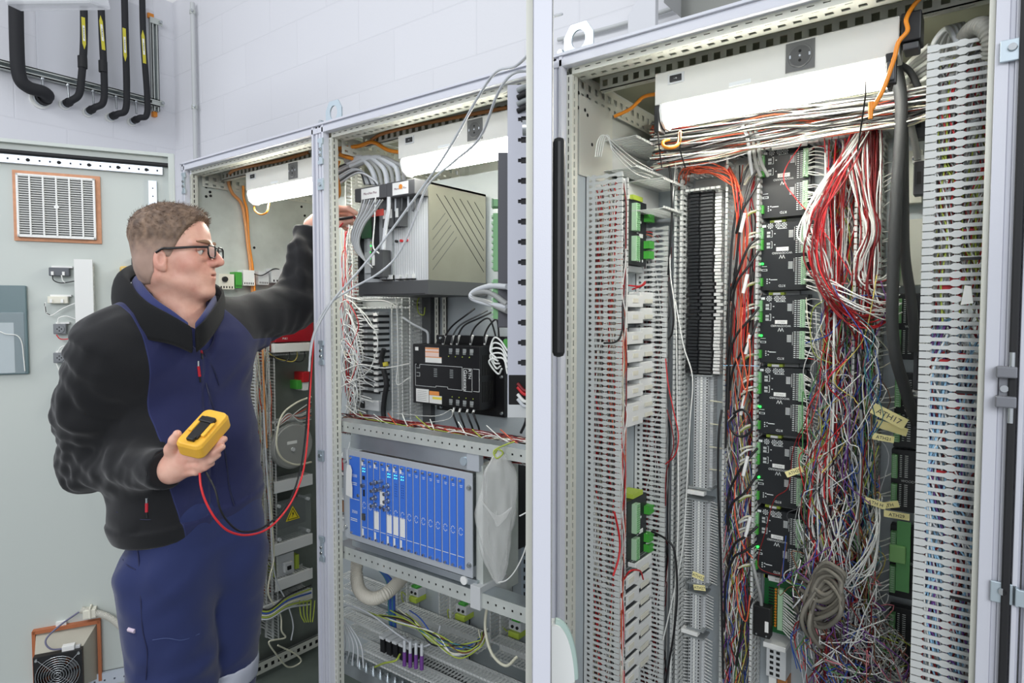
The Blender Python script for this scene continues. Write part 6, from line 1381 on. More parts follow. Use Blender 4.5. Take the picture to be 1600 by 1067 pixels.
for a in (x0-.028, x1+.006): MB().box(FAW, a, a+.018, z0+.01, z1-.02, 0, .05, gyel).build('side_terminal', o, .002)
# terminals behind the man's face
x0, x1, z0, z1 = rect(FAW, 346, 427, 370, 451, .05)
for i, (pa, ya, pb, yb_, m_, lb) in enumerate(((342, 428, 366, 452, cream, 'cream terminal box with a dark knob behind the face'), (368, 425, 378, 450, green2, 'green terminal behind the face'), (380, 422, 398, 446, white, 'white slotted terminal near the orange cables'), (404, 424, 420, 445, lgrey, 'grey slotted terminal near the raised sleeve'), (424, 420, 452, 442, lgrey, 'pale slotted duct end under the raised sleeve'))):
    x0, x1, z0, z1 = rect(F((.02, 0, 0), (1, 0, 0)), pa, ya, pb, yb_, .04); gg = F((.02, 0, 0), (1, 0, 0))
    mb = MB().box(gg, x0, x1, z0, z1, 0, .04, m_)
    for k in range(5): mb.box(gg, x0+(x1-x0)*(.1+.18*k), x0+(x1-x0)*(.18+.18*k), z0+.004, z0+.012, .04, .0406, dark)
    if i == 0: mb.disc(gg, x0+(x1-x0)*.35, z1-.02, .04, .05, .010, black, 16)
    tag(mb.build('terminal_block', bev=.001), lb, 'terminal')
cable('black_wire', [on(fs_, 397, 428, .04), on(fs_, 410, 430, .05), on(fs_, 428, 420, .04), on(fs_, 440, 422, .03)], .002, W['black'], 'thin black wire beside the orange cables over the terminals', 'wire')
# loops of cream cable
cable('cream_cable', [on(FAW, 486, 620, .09), on(FAW, 462, 630, .1), on(FAW, 440, 650, .1), on(FAW, 432, 690, .1), on(FAW, 440, 715, .1), on(FAW, 462, 726, .1), on(FAW, 486, 722, .08)], .004, W['cream'], 'thick cream cable looping round the grey drum')
cable('cream_cable', [on(FAW, 418, 740, .07), on(FAW, 424, 800, .08), on(FAW, 428, 870, .09), on(FAW, 422, 900, .1), on(FAW, 420, 930, .1), on(FAW, 438, 960, .11), on(FAW, 440, 985, .12), on(FAW, 446, 996, .12), on(FAW, 428, 1000, .12), on(FAW, 420, 1004, .12), on(FAW, 430, 1020, .12), on(FAW, 450, 1042, .1), on(FAW, 470, 1034, .1), on(FAW, 462, 1022, .1), on(FAW, 434, 1008, .1)], .0032, W['cream'], 'cream cable hanging in a figure-of-eight over the cabinet floor')
cable('cream_cable', [on(FAW, 412, 640, .07), on(FAW, 416, 720, .08), on(FAW, 423, 820, .09), on(FAW, 430, 900, .09), on(FAW, 448, 940, .1), on(FAW, 458, 975, .11), on(FAW, 455, 1000, .11)], .0028, W['lgrey'], 'pale grey cable hanging beside the figure-of-eight cable')
for i, c in enumerate(('black', 'gy', 'blue', 'cream', 'gy', 'lgrey')): cable('sagging_cable', [on(FAW, 396, 945+i*4, .06), on(FAW, 420, 952+i*3, .1), on(FAW, 450, 930+i*4, .12), on(FAW, 486, 914+i*6, .1)], .0034, W[c], {'gy': 'green and yellow', 'lgrey': 'pale grey'}.get(c, c)+' cable %s at the bottom of the first cabinet' % ('sagging' if i != 4 else 'sagging lower'), 'cable')
cable('orange_cable', [on(FAW, 408, 470, .06), on(FAW, 411, 560, .07), on(FAW, 414, 640, .07), on(FAW, 417, 700, .06)], .0035, mat('cable_orange_dull', (205, 140, 84), .5), 'orange cable running down between the two narrow ducts')
for i in range(5): cable('bolt_lead', [on(FAW, 468+i*6, 938, .1), on(FAW, 470+i*5, 960, .12), on(FAW, 476+i*3, 972, .13)], .0025, W['gy'], 'green and yellow lead at the screw posts behind the first post', 'lead', 'leads at the screw posts')
# ------------------------------------------------------------------ open door of cabinet A
dn = Vector((.883, -.469, 0)); FDA = F((-.01, -.012, 0), dn)
dpm = mat('door_powder', (192, 199, 194), .45, bump=.1, bscale=900)
DW = .82; Z0, Z1 = .12, 2.128
o = subthing('door', FDA.p(-DW/2, Z0, 0), cA, 'open grey door behind the man, carrying an orange-rimmed grille')
FD_ = FDA
MB().box(FD_, -DW, -.02, Z0, Z1, -.002, 0, dpm).box(FD_, -.022, -.002, Z0, Z1, -.003, .022, dpm).box(FD_, -DW, -.02, Z1-.012, Z1, -.002, .02, dpm).box(FD_, -DW, -.02, Z0, Z0+.012, -.002, .02, dpm).build('leaf', o, .001)
zt = hit(FD_, 150, 246, .012)[1]
xs = hit(FD_, 268, 262, .012)[0]
pts = [FD_.p(-DW+.01, hit(FD_, 30, 238, .012)[1], .012), FD_.p(xs-.01, hit(FD_, 30, 238, .012)[1], .012), FD_.p(xs, hit(FD_, 30, 238, .012)[1]-.012, .012), FD_.p(xs, .3, .012)]
MB().tube([pts[0], pts[1], pts[1].lerp(pts[2], .5)+Vector((0, 0, .002)), pts[2], pts[3]], .007, rubber, 8).build('seal', o)
zr_ = hit(FD_, 100, 255, .018)[1]
mb = MB(); pstrip(mb, FD_.p(-DW+.01, zr_-.012, .006), FD_.x, (0, 0, 1), FD_.n, DW-.05, .026, .012, [(.010, .016, .0285, .0055, .01)], mat('rail_blue', (206, 214, 226), .35, .4), dark)
for k in range(9): mb.disc(FD_, -DW+.05+k*.085, zr_+.001, .018, .0185, .006, dark, 10)
mb.build('stiffener_rail', o)
zr2 = hit(FD_, 170, 1052, .018)[1]
mb = MB(); pstrip(mb, FD_.p(-DW+.01, zr2-.04, .006), FD_.x, (0, 0, 1), FD_.n, DW-.05, .045, .012, [(.015, .021, .03, .006, .01)], mat('rail_blue', (206, 214, 226), .35, .4), dark); mb.build('stiffener_rail', o)
# vertical edge hardware near hinge
mb = MB().box(FD_, -.085, -.06, .3, Z1-.1, .0, .015, mat('rail_blue', (206, 214, 226), .35, .4))
for k in range(60): mb.disc(FD_, -.072, .35+k*.028, .015, .0154, .0025, dark, 8)
mb.build('stiffener_rail', o)
# filter grille
gx0, gx1, gz0, gz1 = rect(FD_, 26, 275, 149, 372, .02)
o = thing('filter_grille', FD_.p((gx0+gx1)/2, gz0, 0), 'white slatted filter grille with orange gasket on the open door', 'grille')
MB().box(FD_, gx0-.012, gx1+.014, gz0-.012, gz1+.012, 0, .008, orange_g).build('gasket', o)
MB().box(FD_, gx0, gx1, gz0, gz1, .008, .011, mat('filter_mat', (148, 150, 150), .9, bump=.5, bscale=400)).build('filter_mat', o)
mb = MB().box(FD_, gx0, gx1, gz0, gz0+.006, .011, .024, white).box(FD_, gx0, gx1, gz1-.006, gz1, .011, .024, white).box(FD_, gx0, gx0+.006, gz0, gz1, .011, .024, white).box(FD_, gx1-.006, gx1, gz0, gz1, .011, .024, white)
for k in range(1, 27): z = gz0+(gz1-gz0)*k/27; mb.box(FD_, gx0+.005, gx1-.005, z-.0011, z+.0011, .014, .022, white)
mb.build('slats', o)
mb = MB()
for k in range(1, 6): x = gx0+(gx1-gx0)*k/6; mb.box(FD_, x-.0022, x+.0022, gz0+.005, gz1-.005, .015, .0245, white)
mb.disc(FD_, (gx0+gx1)/2, (gz0+gz1)/2, .022, .027, .007, white, 14); mb.build('ribs', o)
# slotted duct with lid + small rail devices
x0, x1, z0, z1 = rect(FD_, 119, 405, 148, 620, .05)
z1 = hit(FD_, 130, 405, .05)[1]
o = duct(FD_, x0, x1-.004, z1-.62, z1, .045, 'white lidded duct standing on the open door behind the man', group=None, lid=True, walls='r', detail=False)
def door_dev(px0, py0, px1, py1, m_, label, kind):
    x0, x1, z0, z1 = rect(FD_, px0, py0, px1, py1, .03); o = thing('rail_socket', FD_.p((x0+x1)/2, z0, 0), label, 'socket', 'small devices on the open door')
    MB().box(FD_, x0, x1, z0, z1, .006, .03, m_).build('body', o, .002)
    MB().box(FD_, x0+.006, x1+.008, z1, z1+.006, .0, .02, white).build('rail_label', o)
    if kind == 'strip':
        mb = MB()
        for k in (.18, .72): mb.box(FD_, x0+(x1-x0)*k-.003, x0+(x1-x0)*k+.004, z0+.002, z0+.014, .03, .036, white)
        mb.build('clip', o)
    elif kind == 'round':
        mb = MB(); xm, zm = (x0+x1)/2, (z0+z1)/2; mb.disc(FD_, xm, zm, .03, .034, (x1-x0)*.38, m_, 16)
        for a, b in ((-.006, 0), (.006, 0), (0, -.006), (0, .006)): mb.box(FD_, xm+a-.0016, xm+a+.0016, zm+b-.002, zm+b+.002, .034, .0345, dark)
        mb.build('contact_insert', o)
    return x0, x1, z0, z1
a = door_dev(76, 418, 108, 431, mat('dev_slate', (88, 92, 98), .5), 'slate grey clip device, topmost beside the lidded duct', 'strip')
b = door_dev(74, 463, 106, 474, cream, 'cream clip device, second beside the lidded duct', 'strip')
c = door_dev(83, 506, 103, 522, mat('dev_grey', (120, 124, 128), .5), 'grey round-faced connector, upper one beside the lidded duct', 'round')
d = door_dev(83, 551, 103, 567, mat('dev_grey', (120, 124, 128), .5), 'grey round-faced connector, lower one beside the shoulder', 'round')
e = door_dev(84, 616, 93, 635, black, 'small black connector half hidden by the jacket shoulder', 'round')
for q, col_, lb in (([(82, 430), (84, 438), (96, 442), (118, 439)], 'black', 'black wire from the topmost clip device into the lidded duct'), ([(96, 430), (98, 438), (102, 442)], 'white', 'white wire loop under the topmost clip device'), ([(71, 472), (71, 486), (80, 493), (98, 482), (119, 473)], 'white', 'white wire from the cream clip device into the lidded duct'), ([(70, 474), (72, 488), (78, 492)], 'black', 'black wire tail under the cream clip device'), ([(90, 506), (92, 497), (104, 494), (119, 499)], 'white', 'white wire over the upper round connector'), ([(88, 523), (96, 530), (119, 528)], 'red', 'red wire from the upper round connector into the duct'), ([(90, 551), (96, 542), (108, 540)], 'white', 'white wire over the lower round connector'), ([(91, 612), (91, 600), (96, 594)], 'white', 'white wire above the small black connector'), ([(88, 568), (92, 578), (94, 585)], 'white', 'white wire below the lower round connector')):
    cable('door_wire', [on(FD_, x, y, .032) for x, y in q], .0018, W[col_], lb, 'wire')
# document pocket
x0, x1, z0, z1 = rect(FD_, -40, 446, 43, 585, .012); z1 = hit(FD_, 20, 446, .01)[1]; z0 = hit(FD_, 20, 585, .01)[1]
o = thing('document_pocket', FD_.p((x0+x1)/2, z0, 0), 'teal grey document pocket with plastic sleeve at the door edge of the picture', 'pocket')
MB().box(FD_, x0, x1, z0, z1, 0, .014, mat('pocket_teal', (96, 118, 122), .35)).build('back', o, .003)
zc = hit(FD_, 20, 488, .02)[1]
MB().box(FD_, x0+.004, x1-.008, z0+.004, zc, .014, .018, mat('pocket_clear', (190, 205, 210), .12, alpha=.35)).build('sleeve', o, .002)
MB().box(FD_, x0+.01, hit(FD_, 22, 540, .018)[0], z0+.006, hit(FD_, 20, 504, .018)[1], .0141, .0155, mat('paper_white', (200, 206, 208), .7)).build('papers', o)
cable('pocket_cord', [on(FD_, x, y, .02) for x, y in ((0, 518), (10, 522), (26, 524), (34, 535), (37, 560), (39, 580))], .0016, W['white'], 'white cord drooping inside the document pocket', 'cord')
# yellow holder behind the head
x0, x1, z0, z1 = rect(FD_, 187, 416, 219, 450, .03); o = thing('test_case', FD_.p((x0+x1)/2, z0, 0), 'yellow-framed case on the door half hidden by the head', 'case')
MB().box(FD_, x0, x1, z0, z1, 0, .03, mat('case_yellow', (208, 178, 100), .5)).build('frame', o, .006); MB().box(FD_, x0+.008, x1-.008, z0+.008, z1-.008, .03, .031, mat('case_glass', (180, 186, 184), .3)).build('window', o)
MB().box(FD_, hit(FD_, 205, 405, .02)[0], hit(FD_, 222, 405, .02)[0], z1+.002, z1+.03, 0, .02, black).build('clip', o, .002)
# fan unit
fx0, fx1, fz0, fz1 = rect(FD_, 57, 975, 157, 1062, .0); fz1 = hit(FD_, 100, 980, .0)[1]; fz0 = fz1-.20; fx0 = hit(FD_, 58, 1010, 0)[0]; fx1 = hit(FD_, 154, 1010, 0)[0]
fw_ = fx1-fx0
o = thing('filter_fan', FD_.p((fx0+fx1)/2, fz0, 0), 'filter fan with wire guard and copper-coloured rim low on the open door', 'fan')
MB().box(FD_, fx0-.008, fx1+.008, fz0-.008, fz1+.01, 0, .008, copper).box(FD_, fx0-.008, fx1+.008, fz1+.0, fz1+.012, .0, .02, copper).box(FD_, fx1, fx1+.01, fz0-.006, fz1+.01, 0, .02, copper).box(FD_, fx0-.01, fx0, fz0-.006, fz1+.01, 0, .02, copper).build('rim', o)
hous = mat('fan_housing', (176, 172, 158), .45, .15)
c = (fx0+fx1)/2-.012; cz = (fz0+fz1)/2-.012; R = fw_*.36
mb = MB(); i0 = .0; j = R+.004
v = [FD_.p(a, b, n) for (a, b, n) in ((fx0, fz0, .008), (fx1, fz0, .008), (fx1, fz1, .008), (fx0, fz1, .008), (c-j, cz-j, .075), (c+j, cz-j, .075), (c+j, cz+j, .075), (c-j, cz+j, .075))]
mb.add(v, [(0, 1, 5, 4), (1, 2, 6, 5), (2, 3, 7, 6), (3, 0, 4, 7)], hous); mb.build('housing', o)
mb = MB(); kk = 32; vs = []; 
for a in range(kk):
    an = 2*math.pi*a/kk; q_ = max(abs(math.cos(an)), abs(math.sin(an)))
    vs += [FD_.p(c+math.cos(an)*R*.94, cz+math.sin(an)*R*.94, .1), FD_.p(c+math.cos(an)*j/q_, cz+math.sin(an)*j/q_, .1), FD_.p(c+math.cos(an)*j/q_, cz+math.sin(an)*j/q_, .075), FD_.p(c+math.cos(an)*R*.94, cz+math.sin(an)*R*.94, .075)]
fs = []
for a in range(kk):
    b_ = (a+1) % kk
    for (p_, q_) in ((0, 1), (1, 2), (3, 0)): fs.append((4*a+p_, 4*a+q_, 4*b_+q_, 4*b_+p_))
mb.add(vs, fs, black); mb.build('fan_frame', o)
MB().disc(FD_, c, cz, .076, .096, R*.38, black, 24).build('hub', o)
for k in range(7):
    a0 = 2*math.pi*k/7; q = []
    for t, da in ((.36, 0), (.9, .25)): q.append((R*t, a0+da))
    p1, p2 = q; d2 = .55
    MB().add([FD_.p(c+p1[0]*math.cos(p1[1]), cz+p1[0]*math.sin(p1[1]), .094), FD_.p(c+p2[0]*math.cos(p2[1]), cz+p2[0]*math.sin(p2[1]), .094), FD_.p(c+p2[0]*math.cos(p2[1]+d2), cz+p2[0]*math.sin(p2[1]+d2), .08), FD_.p(c+p1[0]*math.cos(p1[1]+d2*1.3), cz+p1[0]*math.sin(p1[1]+d2*1.3), .08),
              FD_.p(c+p1[0]*math.cos(p1[1]), cz+p1[0]*math.sin(p1[1]), .092), FD_.p(c+p2[0]*math.cos(p2[1]), cz+p2[0]*math.sin(p2[1]), .092), FD_.p(c+p2[0]*math.cos(p2[1]+d2), cz+p2[0]*math.sin(p2[1]+d2), .078), FD_.p(c+p1[0]*math.cos(p1[1]+d2*1.3), cz+p1[0]*math.sin(p1[1]+d2*1.3), .078)],
             [(0, 1, 2, 3), (7, 6, 5, 4), (0, 4, 5, 1), (1, 5, 6, 2), (2, 6, 7, 3), (3, 7, 4, 0)], module_m).build('blade', o)
mb = MB()
for k in range(8):
    rr = R*(.16+.115*k); mb.tube([FD_.p(c+math.cos(t*.2618)*rr, cz+math.sin(t*.2618)*rr, .106+.006*(1-k/8)) for t in range(24)], .0012, steel, 6, closed=True)
for s in (.785, 2.356): mb.tube([FD_.p(c+math.cos(s)*t, cz+math.sin(s)*t, .108-.006*abs(t)/R) for t in (-R*1.3, -R*.9, 0, R*.9, R*1.3)], .0014, steel, 6)
mb.build('wire_guard', o)
for s in range(4): MB().disc(FD_, c+math.cos(.785+s*1.571)*R*1.3, cz+math.sin(.785+s*1.571)*R*1.3, .1, .107, .0055, steel, 12, .004).build('screw', o)
MB().box(FD_, c+.01, c+.045, cz+R+.0, cz+R+.02, .07, .092, white).box(FD_, c+.03, c+.06, cz+R-.006, cz+R+.012, .07, .085, lgrey).build('terminal_plug', o, .001)
MB().tube(spline([FD_.p(c+.02, cz+R+.01, .085), FD_.p(c-.02, cz+R+.02, .09), FD_.p(c-.035, cz+R+.05, .08), FD_.p(c+.0, fz1+.03, .05), FD_.p(c+.05, fz1+.055, .025)], 6), .003, mat('lead_violet', (104, 104, 130), .5), 8).build('lead', o)
MB().box(FD_, c-.02, c+.01, fz1+.01, fz1+.025, 0, .012, white).build('rating_label', o)
corrugated([FD_.p(c+.055, fz1+.06, .02), on(FD_, 165, 962, .025), on(FD_, 188, 978, .03), on(FD_, 206, 998, .03), on(FD_, 222, 1020, .03)], .011, conduit_m, 'corrugated_conduit', 'slim ribbed conduit from the door fan going behind the trousers', 12, .0045)
x, z = hit(FD_, 140, 957, .02)
tag(MB().box(FD_, x-.018, x+.02, z-.016, z+.014, 0, .034, cream).box(FD_, x+.0, x+.006, z-.016, z+.022, 0, .038, cream).build('conduit_holder', bev=.002), 'cream conduit holder on the door above the fan', 'holder')
cable('door_conduit', [on(FD_, 150, 752, .02), on(FD_, 168, 778, .03), on(FD_, 185, 805, .03)], .006, lgrey, 'pale hose stub on the door beside the jacket hem', 'hose')
# ------------------------------------------------------------------ tall open door of cabinet B, seen edge on
hB = P(850, 490, 1.369); hB.z = 0
dd = Vector((.5486, -.8361, 0)); FDB = F(hB, (-dd.y*-1*-1, 0, 0)) if False else F(hB, Vector((-.8361, -.5486, 0)))
edge = hit(FDB, 834, 500, 0)
L = .752
o = subthing('door', FDB.p(L/2, .12, -.012), cB, 'tall open door seen edge on before the looms')
MB().box(FDB, .01, L, .12, 2.09, -.019, -.017, powder).box(FDB, L-.002, L, .12, 2.09, -.019, .0, frame_m).box(FDB, L-.022, L, .12, 2.09, -.002, .0, frame_m).box(FDB, .01, .03, .12, 2.09, -.002, 0, powder).box(FDB, .01, L, 2.078, 2.09, -.019, 0, powder).box(FDB, .01, L, .12, .132, -.019, 0, powder).build('leaf', o, .001)
mb = MB(); pstrip(mb, FDB.p(L-.07, .2, -.004), (0, 0, 1), FDB.x, FDB.n, 1.82, .03, .012, [(.012, .018, .025, .012, .01)], flange); mb.build('stiffener_rail', o)
za, zb = P(877, 206, .75).z, P(877, 560, .75).z
MB().box(FDB, L-.20, L-.15, zb, za, -.034, -.019, black).build('handle', o, .006) 
for px_, z_ in ((0, .9), (0, 1.75)): MB().cyl(FDB.p(L-.05, z_, .0), FDB.p(L-.05, z_, .012), .008, steel, 12).build('lock_roller', o)
# side duct with keyholes
nb = .0
def keyduct():
    x1 = L-.20; za = P(812, 136, 1.0); 
    # position where the duct protrudes
    o = thing('wiring_duct', FDB.p(.3, 1.4, 0), 'pale duct with keyhole slots hanging on the tall open door', 'cable duct')
    xw = .30; Zc = (FDB.p(xw, 0, .03)-CAM).dot(RF); z1 = P(812, 133, Zc).z; z0 = P(812, 632, Zc).z
    lefts = (P(793, 400, Zc)-FDB.o).dot(FDB.n); D = lefts
    n = int((z1-z0-.05)/.0268)
    mb = MB(); dm_ = mat('duct_lilac', (190, 192, 204), .45)
    # side wall facing the camera (normal = +x of door frame)
    fx_ = F(FDB.p(xw, 0, 0), FDB.x)     # local x = z x n
    s = (fx_.x.dot(FDB.n)); 
    def sb(a, b, z0_, z1_, m=dm_, t0=0, t1=.002):
        p, q = (a, b) if s > 0 else (-b, -a); mb.box(fx_, min(p, q), max(p, q), z0_, z1_, t0, t1, m)
    a0, a1 = D*.28, D*.62
    sb(0, a0, z0, z1); sb(a1+.004, D, z0, z1)
    zz = z1-.055; k = 0; cur = z1
    while zz > z0+.03:
        sb(a0, a1+.004, zz+.004, cur) ; cur = zz-.006
        # keyhole: round corners
        sb(a0, a0+.004, zz-.006, zz-.003); sb(a0, a0+.004, zz+.001, zz+.004); sb(a1-.001, a1+.004, zz-.006, zz-.004); sb(a1-.001, a1+.004, zz+.002, zz+.004)
        zz -= .0268*1.25
    sb(a0, a1+.004, z0, cur)
    mb.build('slotted_wall', o)
    mb = MB(); 
    mb.box(FDB, xw-.05, xw, z0, z1, D-.002, D, dm_).box(FDB, xw-.05, xw, z0, z1, 0, .002, dm_).box(FDB, xw-.05, xw-.048, z0, z1, .0, D, dm_).build('channel', o)
    MB().box(FDB, xw-.048, xw-.002, z0+.002, z1-.05, .002, D-.003, mat('inner_dark', (44, 44, 48), .7)).build('dark_filling', o)  # plain dark block filling the inside of the channel
    q = []
    for i in range(4):
        g0 = FDB.p(xw+.003, z1-.006-i*.011, D*.45)
        cable('hose_end', [g0+FDB.n*(-.012), g0+FDB.x*.006, g0+FDB.n*(.014)+Vector((0, 0, -.004))], .0045, rubber if i % 2 else mgrey, 'black hose end bending over the keyhole duct top', 'hose', 'hose ends over the keyhole duct')
    for i, (c, dy) in enumerate((('red', 0), ('white', .012), ('lgrey', .02), ('dkred', -.006))):
        cable('loose_wire', [FDB.p(xw+.004, z0+.03-dy, D*.7), FDB.p(xw+.008, z0+.018-dy, D*.45), FDB.p(xw+.004, z0+.03-dy, D*.1)], .003, W[c], {'lgrey': 'pale grey', 'dkred': 'dark red'}.get(c, c)+' wire bow at the bottom opening of the keyhole duct', 'wire')
    tag(MB().box(FDB, xw-.05, xw+.004, z0-.022, z0, 0, D, lgrey).box(FDB, xw+.0, xw+.003, z0, z0+.05, .002, D-.002, dark).build('duct_end', bev=.001), 'open bottom end of the keyhole duct', 'duct end')
    return D
Dk = keyduct()
xm = .16; Zc = (FDB.p(xm, 0, .03)-CAM).dot(RF); D2 = (P(771, 400, Zc)-FDB.o).dot(FDB.n)
z1, z0 = P(782, 237, Zc).z, P(782, 512, Zc).z
o = thing('door_module', FDB.p(xm, z0, 0), 'dark module with green terminal edge mounted on the tall open door', 'module')
MB().box(FDB, xm-.06, xm, z0, z1, .002, D2-.008, mat('module_slate', (74, 75, 82), .5)).build('housing', o, .002)
for a, b in ((.33, .66), (.05, .28), (.70, .74)):
    mb = MB().box(FDB, xm-.04, xm-.01, z0+(z1-z0)*a, z0+(z1-z0)*b, D2-.008, D2+.002, green)
    for k in range(9): z = z0+(z1-z0)*(a+(b-a)*(k+.5)/9); mb.box(FDB, xm-.036, xm-.008, z-.002, z+.002, D2+.002, D2+.005, palegreen)
    mb.build('terminal_strip', o)
for py in (252, 274): MB().disc(F(FDB.p(xm, 0, 0), FDB.x), 0, 0, 0, 0, .001, dark, 3)
for i in range(2): cable('grey_cable', [P(793, 448+i*28, 1.18), P(765, 447+i*10, 1.24), P(742, 455+i*3, 1.28), P(737, 465, 1.28), P(760, 474-i*2, 1.25), P(793, 480+i*6, 1.18)], .0055, W['lgrey'] if i == 0 else W['grey'], ['pale thick cable looping out of the keyhole duct', 'darker thick cable looping out of the keyhole duct'][i])
for i in range(5): cable('ferruled_wire', [P(793, 548+i*9, 1.18), P(782+i, 532+i*7, 1.2), P(772-i*2, 528+i*9, 1.22), P(766+i*3, 548+i*9, 1.22), P(776+i*2, 560+i*4, 1.2)], .0017, W['white'], 'white wire bending out below the dark door module', 'wire', 'white wires below the door module')
tag(MB().box(FDB, xm-.03, xm+.02, P(785, 545, Zc).z, P(785, 530, Zc).z, .0, D2-.02, green2).box(FDB, xm-.03, xm+.021, P(785, 530, Zc).z, P(785, 520, Zc).z, .0, D2-.03, redp).build('small_connector', bev=.001), 'small green and red connector under the dark door module', 'connector')
tag(MB().box(FDB, xm-.02, xm+.02, P(829, 652, Zc).z, P(829, 632, Zc).z, 0, .028, green).build('small_connector', bev=.001), 'green connector at the door foot of the keyhole duct', 'connector')
cable('black_cable', [P(823, 644, 1.25), P(821, 660, 1.28), P(814, 676, 1.3)], .003, W['black'], 'short black cable below the keyhole duct end')
# curved plastic shield low beside the door
mb = MB(); vs = []; 
for i in range(15):
    t = i/14; px = 868+30*math.sin(t*1.5); py = 978+100*(1-math.cos(t*1.45)); 
    for dx, d_ in ((0, 0), (-7, .004)): vs.append(P(px+dx-0, py+(4 if dx else 0), .74+.02*t+d_))
bm_ = mat('shield_edge', (168, 190, 182), .3); body = mat('shield_white', (226, 228, 226), .4)
poly = [P(868+30*math.sin(i/14*1.5), 978+100*(1-math.cos(i/14*1.45)), .76) for i in range(15)]+[P(862, 1078, .76), P(862, 978, .76)]
off = RF*.02
mb.add(poly+[q+off for q in poly], [tuple(range(17)), tuple(range(17, 34))[::-1]]+[(i, (i+1) % 17, 17+(i+1) % 17, 17+i) for i in range(17)], body)
o = thing('curved_shield', P(862, 1078, .76), 'curved white plastic shield with a greenish rim at the foot of the tall door', 'shield')
mb.build('sheet', o); MB().tube([q+off*.5 for q in poly[:15]], .006, bm_, 8).build('rim', o)
# ------------------------------------------------------------------ the man
def npv(v): return np.array([v[0], v[1], v[2]], dtype=np.float32)
def s_ell(P_, c, r, R=None):
    q = P_-npv(c)
    if R is not None: q = q@R
    r = np.array(r, dtype=np.float32); k0 = np.linalg.norm(q/r, axis=-1); k1 = np.linalg.norm(q/(r*r), axis=-1)
    return k0*(k0-1)/np.maximum(k1, 1e-6)
def s_cap(P_, a, b, ra, rb, sq=None):
    a = npv(a); b = npv(b); ab = b-a; q = P_-a; t = np.clip((q@ab)/float(ab@ab), 0, 1)
    d = q-t[..., None]*ab
    if sq is not None:
        ax = npv(sq[0]); comp = d@ax; d = d+(comp*(sq[1]-1))[..., None]*ax
    return np.linalg.norm(d, axis=-1)-(ra+(rb-ra)*t)
def smin(a, b, k): h = np.clip(.5+.5*(b-a)/k, 0, 1); return b+(a-b)*h-k*h*(1-h)
def smax(a, b, k): return -smin(-a, -b, k)
def surface_net(fn, lo, hi, h):
    lo = np.array(lo, dtype=np.float32); hi = np.array(hi, dtype=np.float32); n = np.ceil((hi-lo)/h).astype(int)+1
    V = np.empty(tuple(n), dtype=np.float32); ys = lo[1]+h*np.arange(n[1], dtype=np.float32); zs = lo[2]+h*np.arange(n[2], dtype=np.float32)
    Y, Z = np.meshgrid(ys, zs, indexing='ij')
    for i0 in range(0, n[0], 24):
        xs = lo[0]+h*np.arange(i0, min(n[0], i0+24), dtype=np.float32)
        G = np.empty((len(xs), n[1], n[2], 3), dtype=np.float32); G[..., 0] = xs[:, None, None]; G[..., 1] = Y; G[..., 2] = Z; V[i0:i0+len(xs)] = fn(G)
    ins = V < 0
    c = [(0, 0, 0), (1, 0, 0), (0, 1, 0), (1, 1, 0), (0, 0, 1), (1, 0, 1), (0, 1, 1), (1, 1, 1)]
    sl = lambda A, o: A[o[0]:A.shape[0]-1+o[0], o[1]:A.shape[1]-1+o[1], o[2]:A.shape[2]-1+o[2]]
    cnt = sum(sl(ins, o).astype(np.int8) for o in c); act = (cnt > 0) & (cnt < 8); idx = -np.ones(act.shape, dtype=np.int64); ai = np.argwhere(act); idx[act] = np.arange(len(ai))
    acc = np.zeros((len(ai), 3)); w_ = np.zeros(len(ai)); vals = [sl(V, o)[act] for o in c]
    for a in range(8):
        for b in range(a+1, 8):
            d = np.array(c[b])-np.array(c[a])
            if np.abs(d).sum() != 1: continue
            va, vb = vals[a], vals[b]; m = (va < 0) != (vb < 0); t = np.where(m, va/(np.where(m, va-vb, 1)), 0)
            acc[m] += (np.array(c[a])+t[m][:, None]*d); w_[m] += 1
    pos = lo+h*(ai+acc/w_[:, None]); F_ = []
    I = ins
    def quads(m, a, b, cc, d_, flip):
        q = np.stack([a[m], b[m], cc[m], d_[m]], 1); fl = flip[m]; q[fl] = q[fl][:, ::-1]; return q
    # x edges
    e = I[:-1, 1:-1, 1:-1] != I[1:, 1:-1, 1:-1]; fl = ~I[:-1, 1:-1, 1:-1]
    F_.append(quads(e, idx[:, :-1, :-1], idx[:, 1:, :-1], idx[:, 1:, 1:], idx[:, :-1, 1:], fl))
    e = I[1:-1, :-1, 1:-1] != I[1:-1, 1:, 1:-1]; fl = I[1:-1, :-1, 1:-1]
    F_.append(quads(e, idx[:-1, :, :-1], idx[1:, :, :-1], idx[1:, :, 1:], idx[:-1, :, 1:], fl))
    e = I[1:-1, 1:-1, :-1] != I[1:-1, 1:-1, 1:]; fl = ~I[1:-1, 1:-1, :-1]
    F_.append(quads(e, idx[:-1, :-1, :], idx[1:, :-1, :], idx[1:, 1:, :], idx[:-1, 1:, :], fl))
    return pos, np.concatenate(F_)
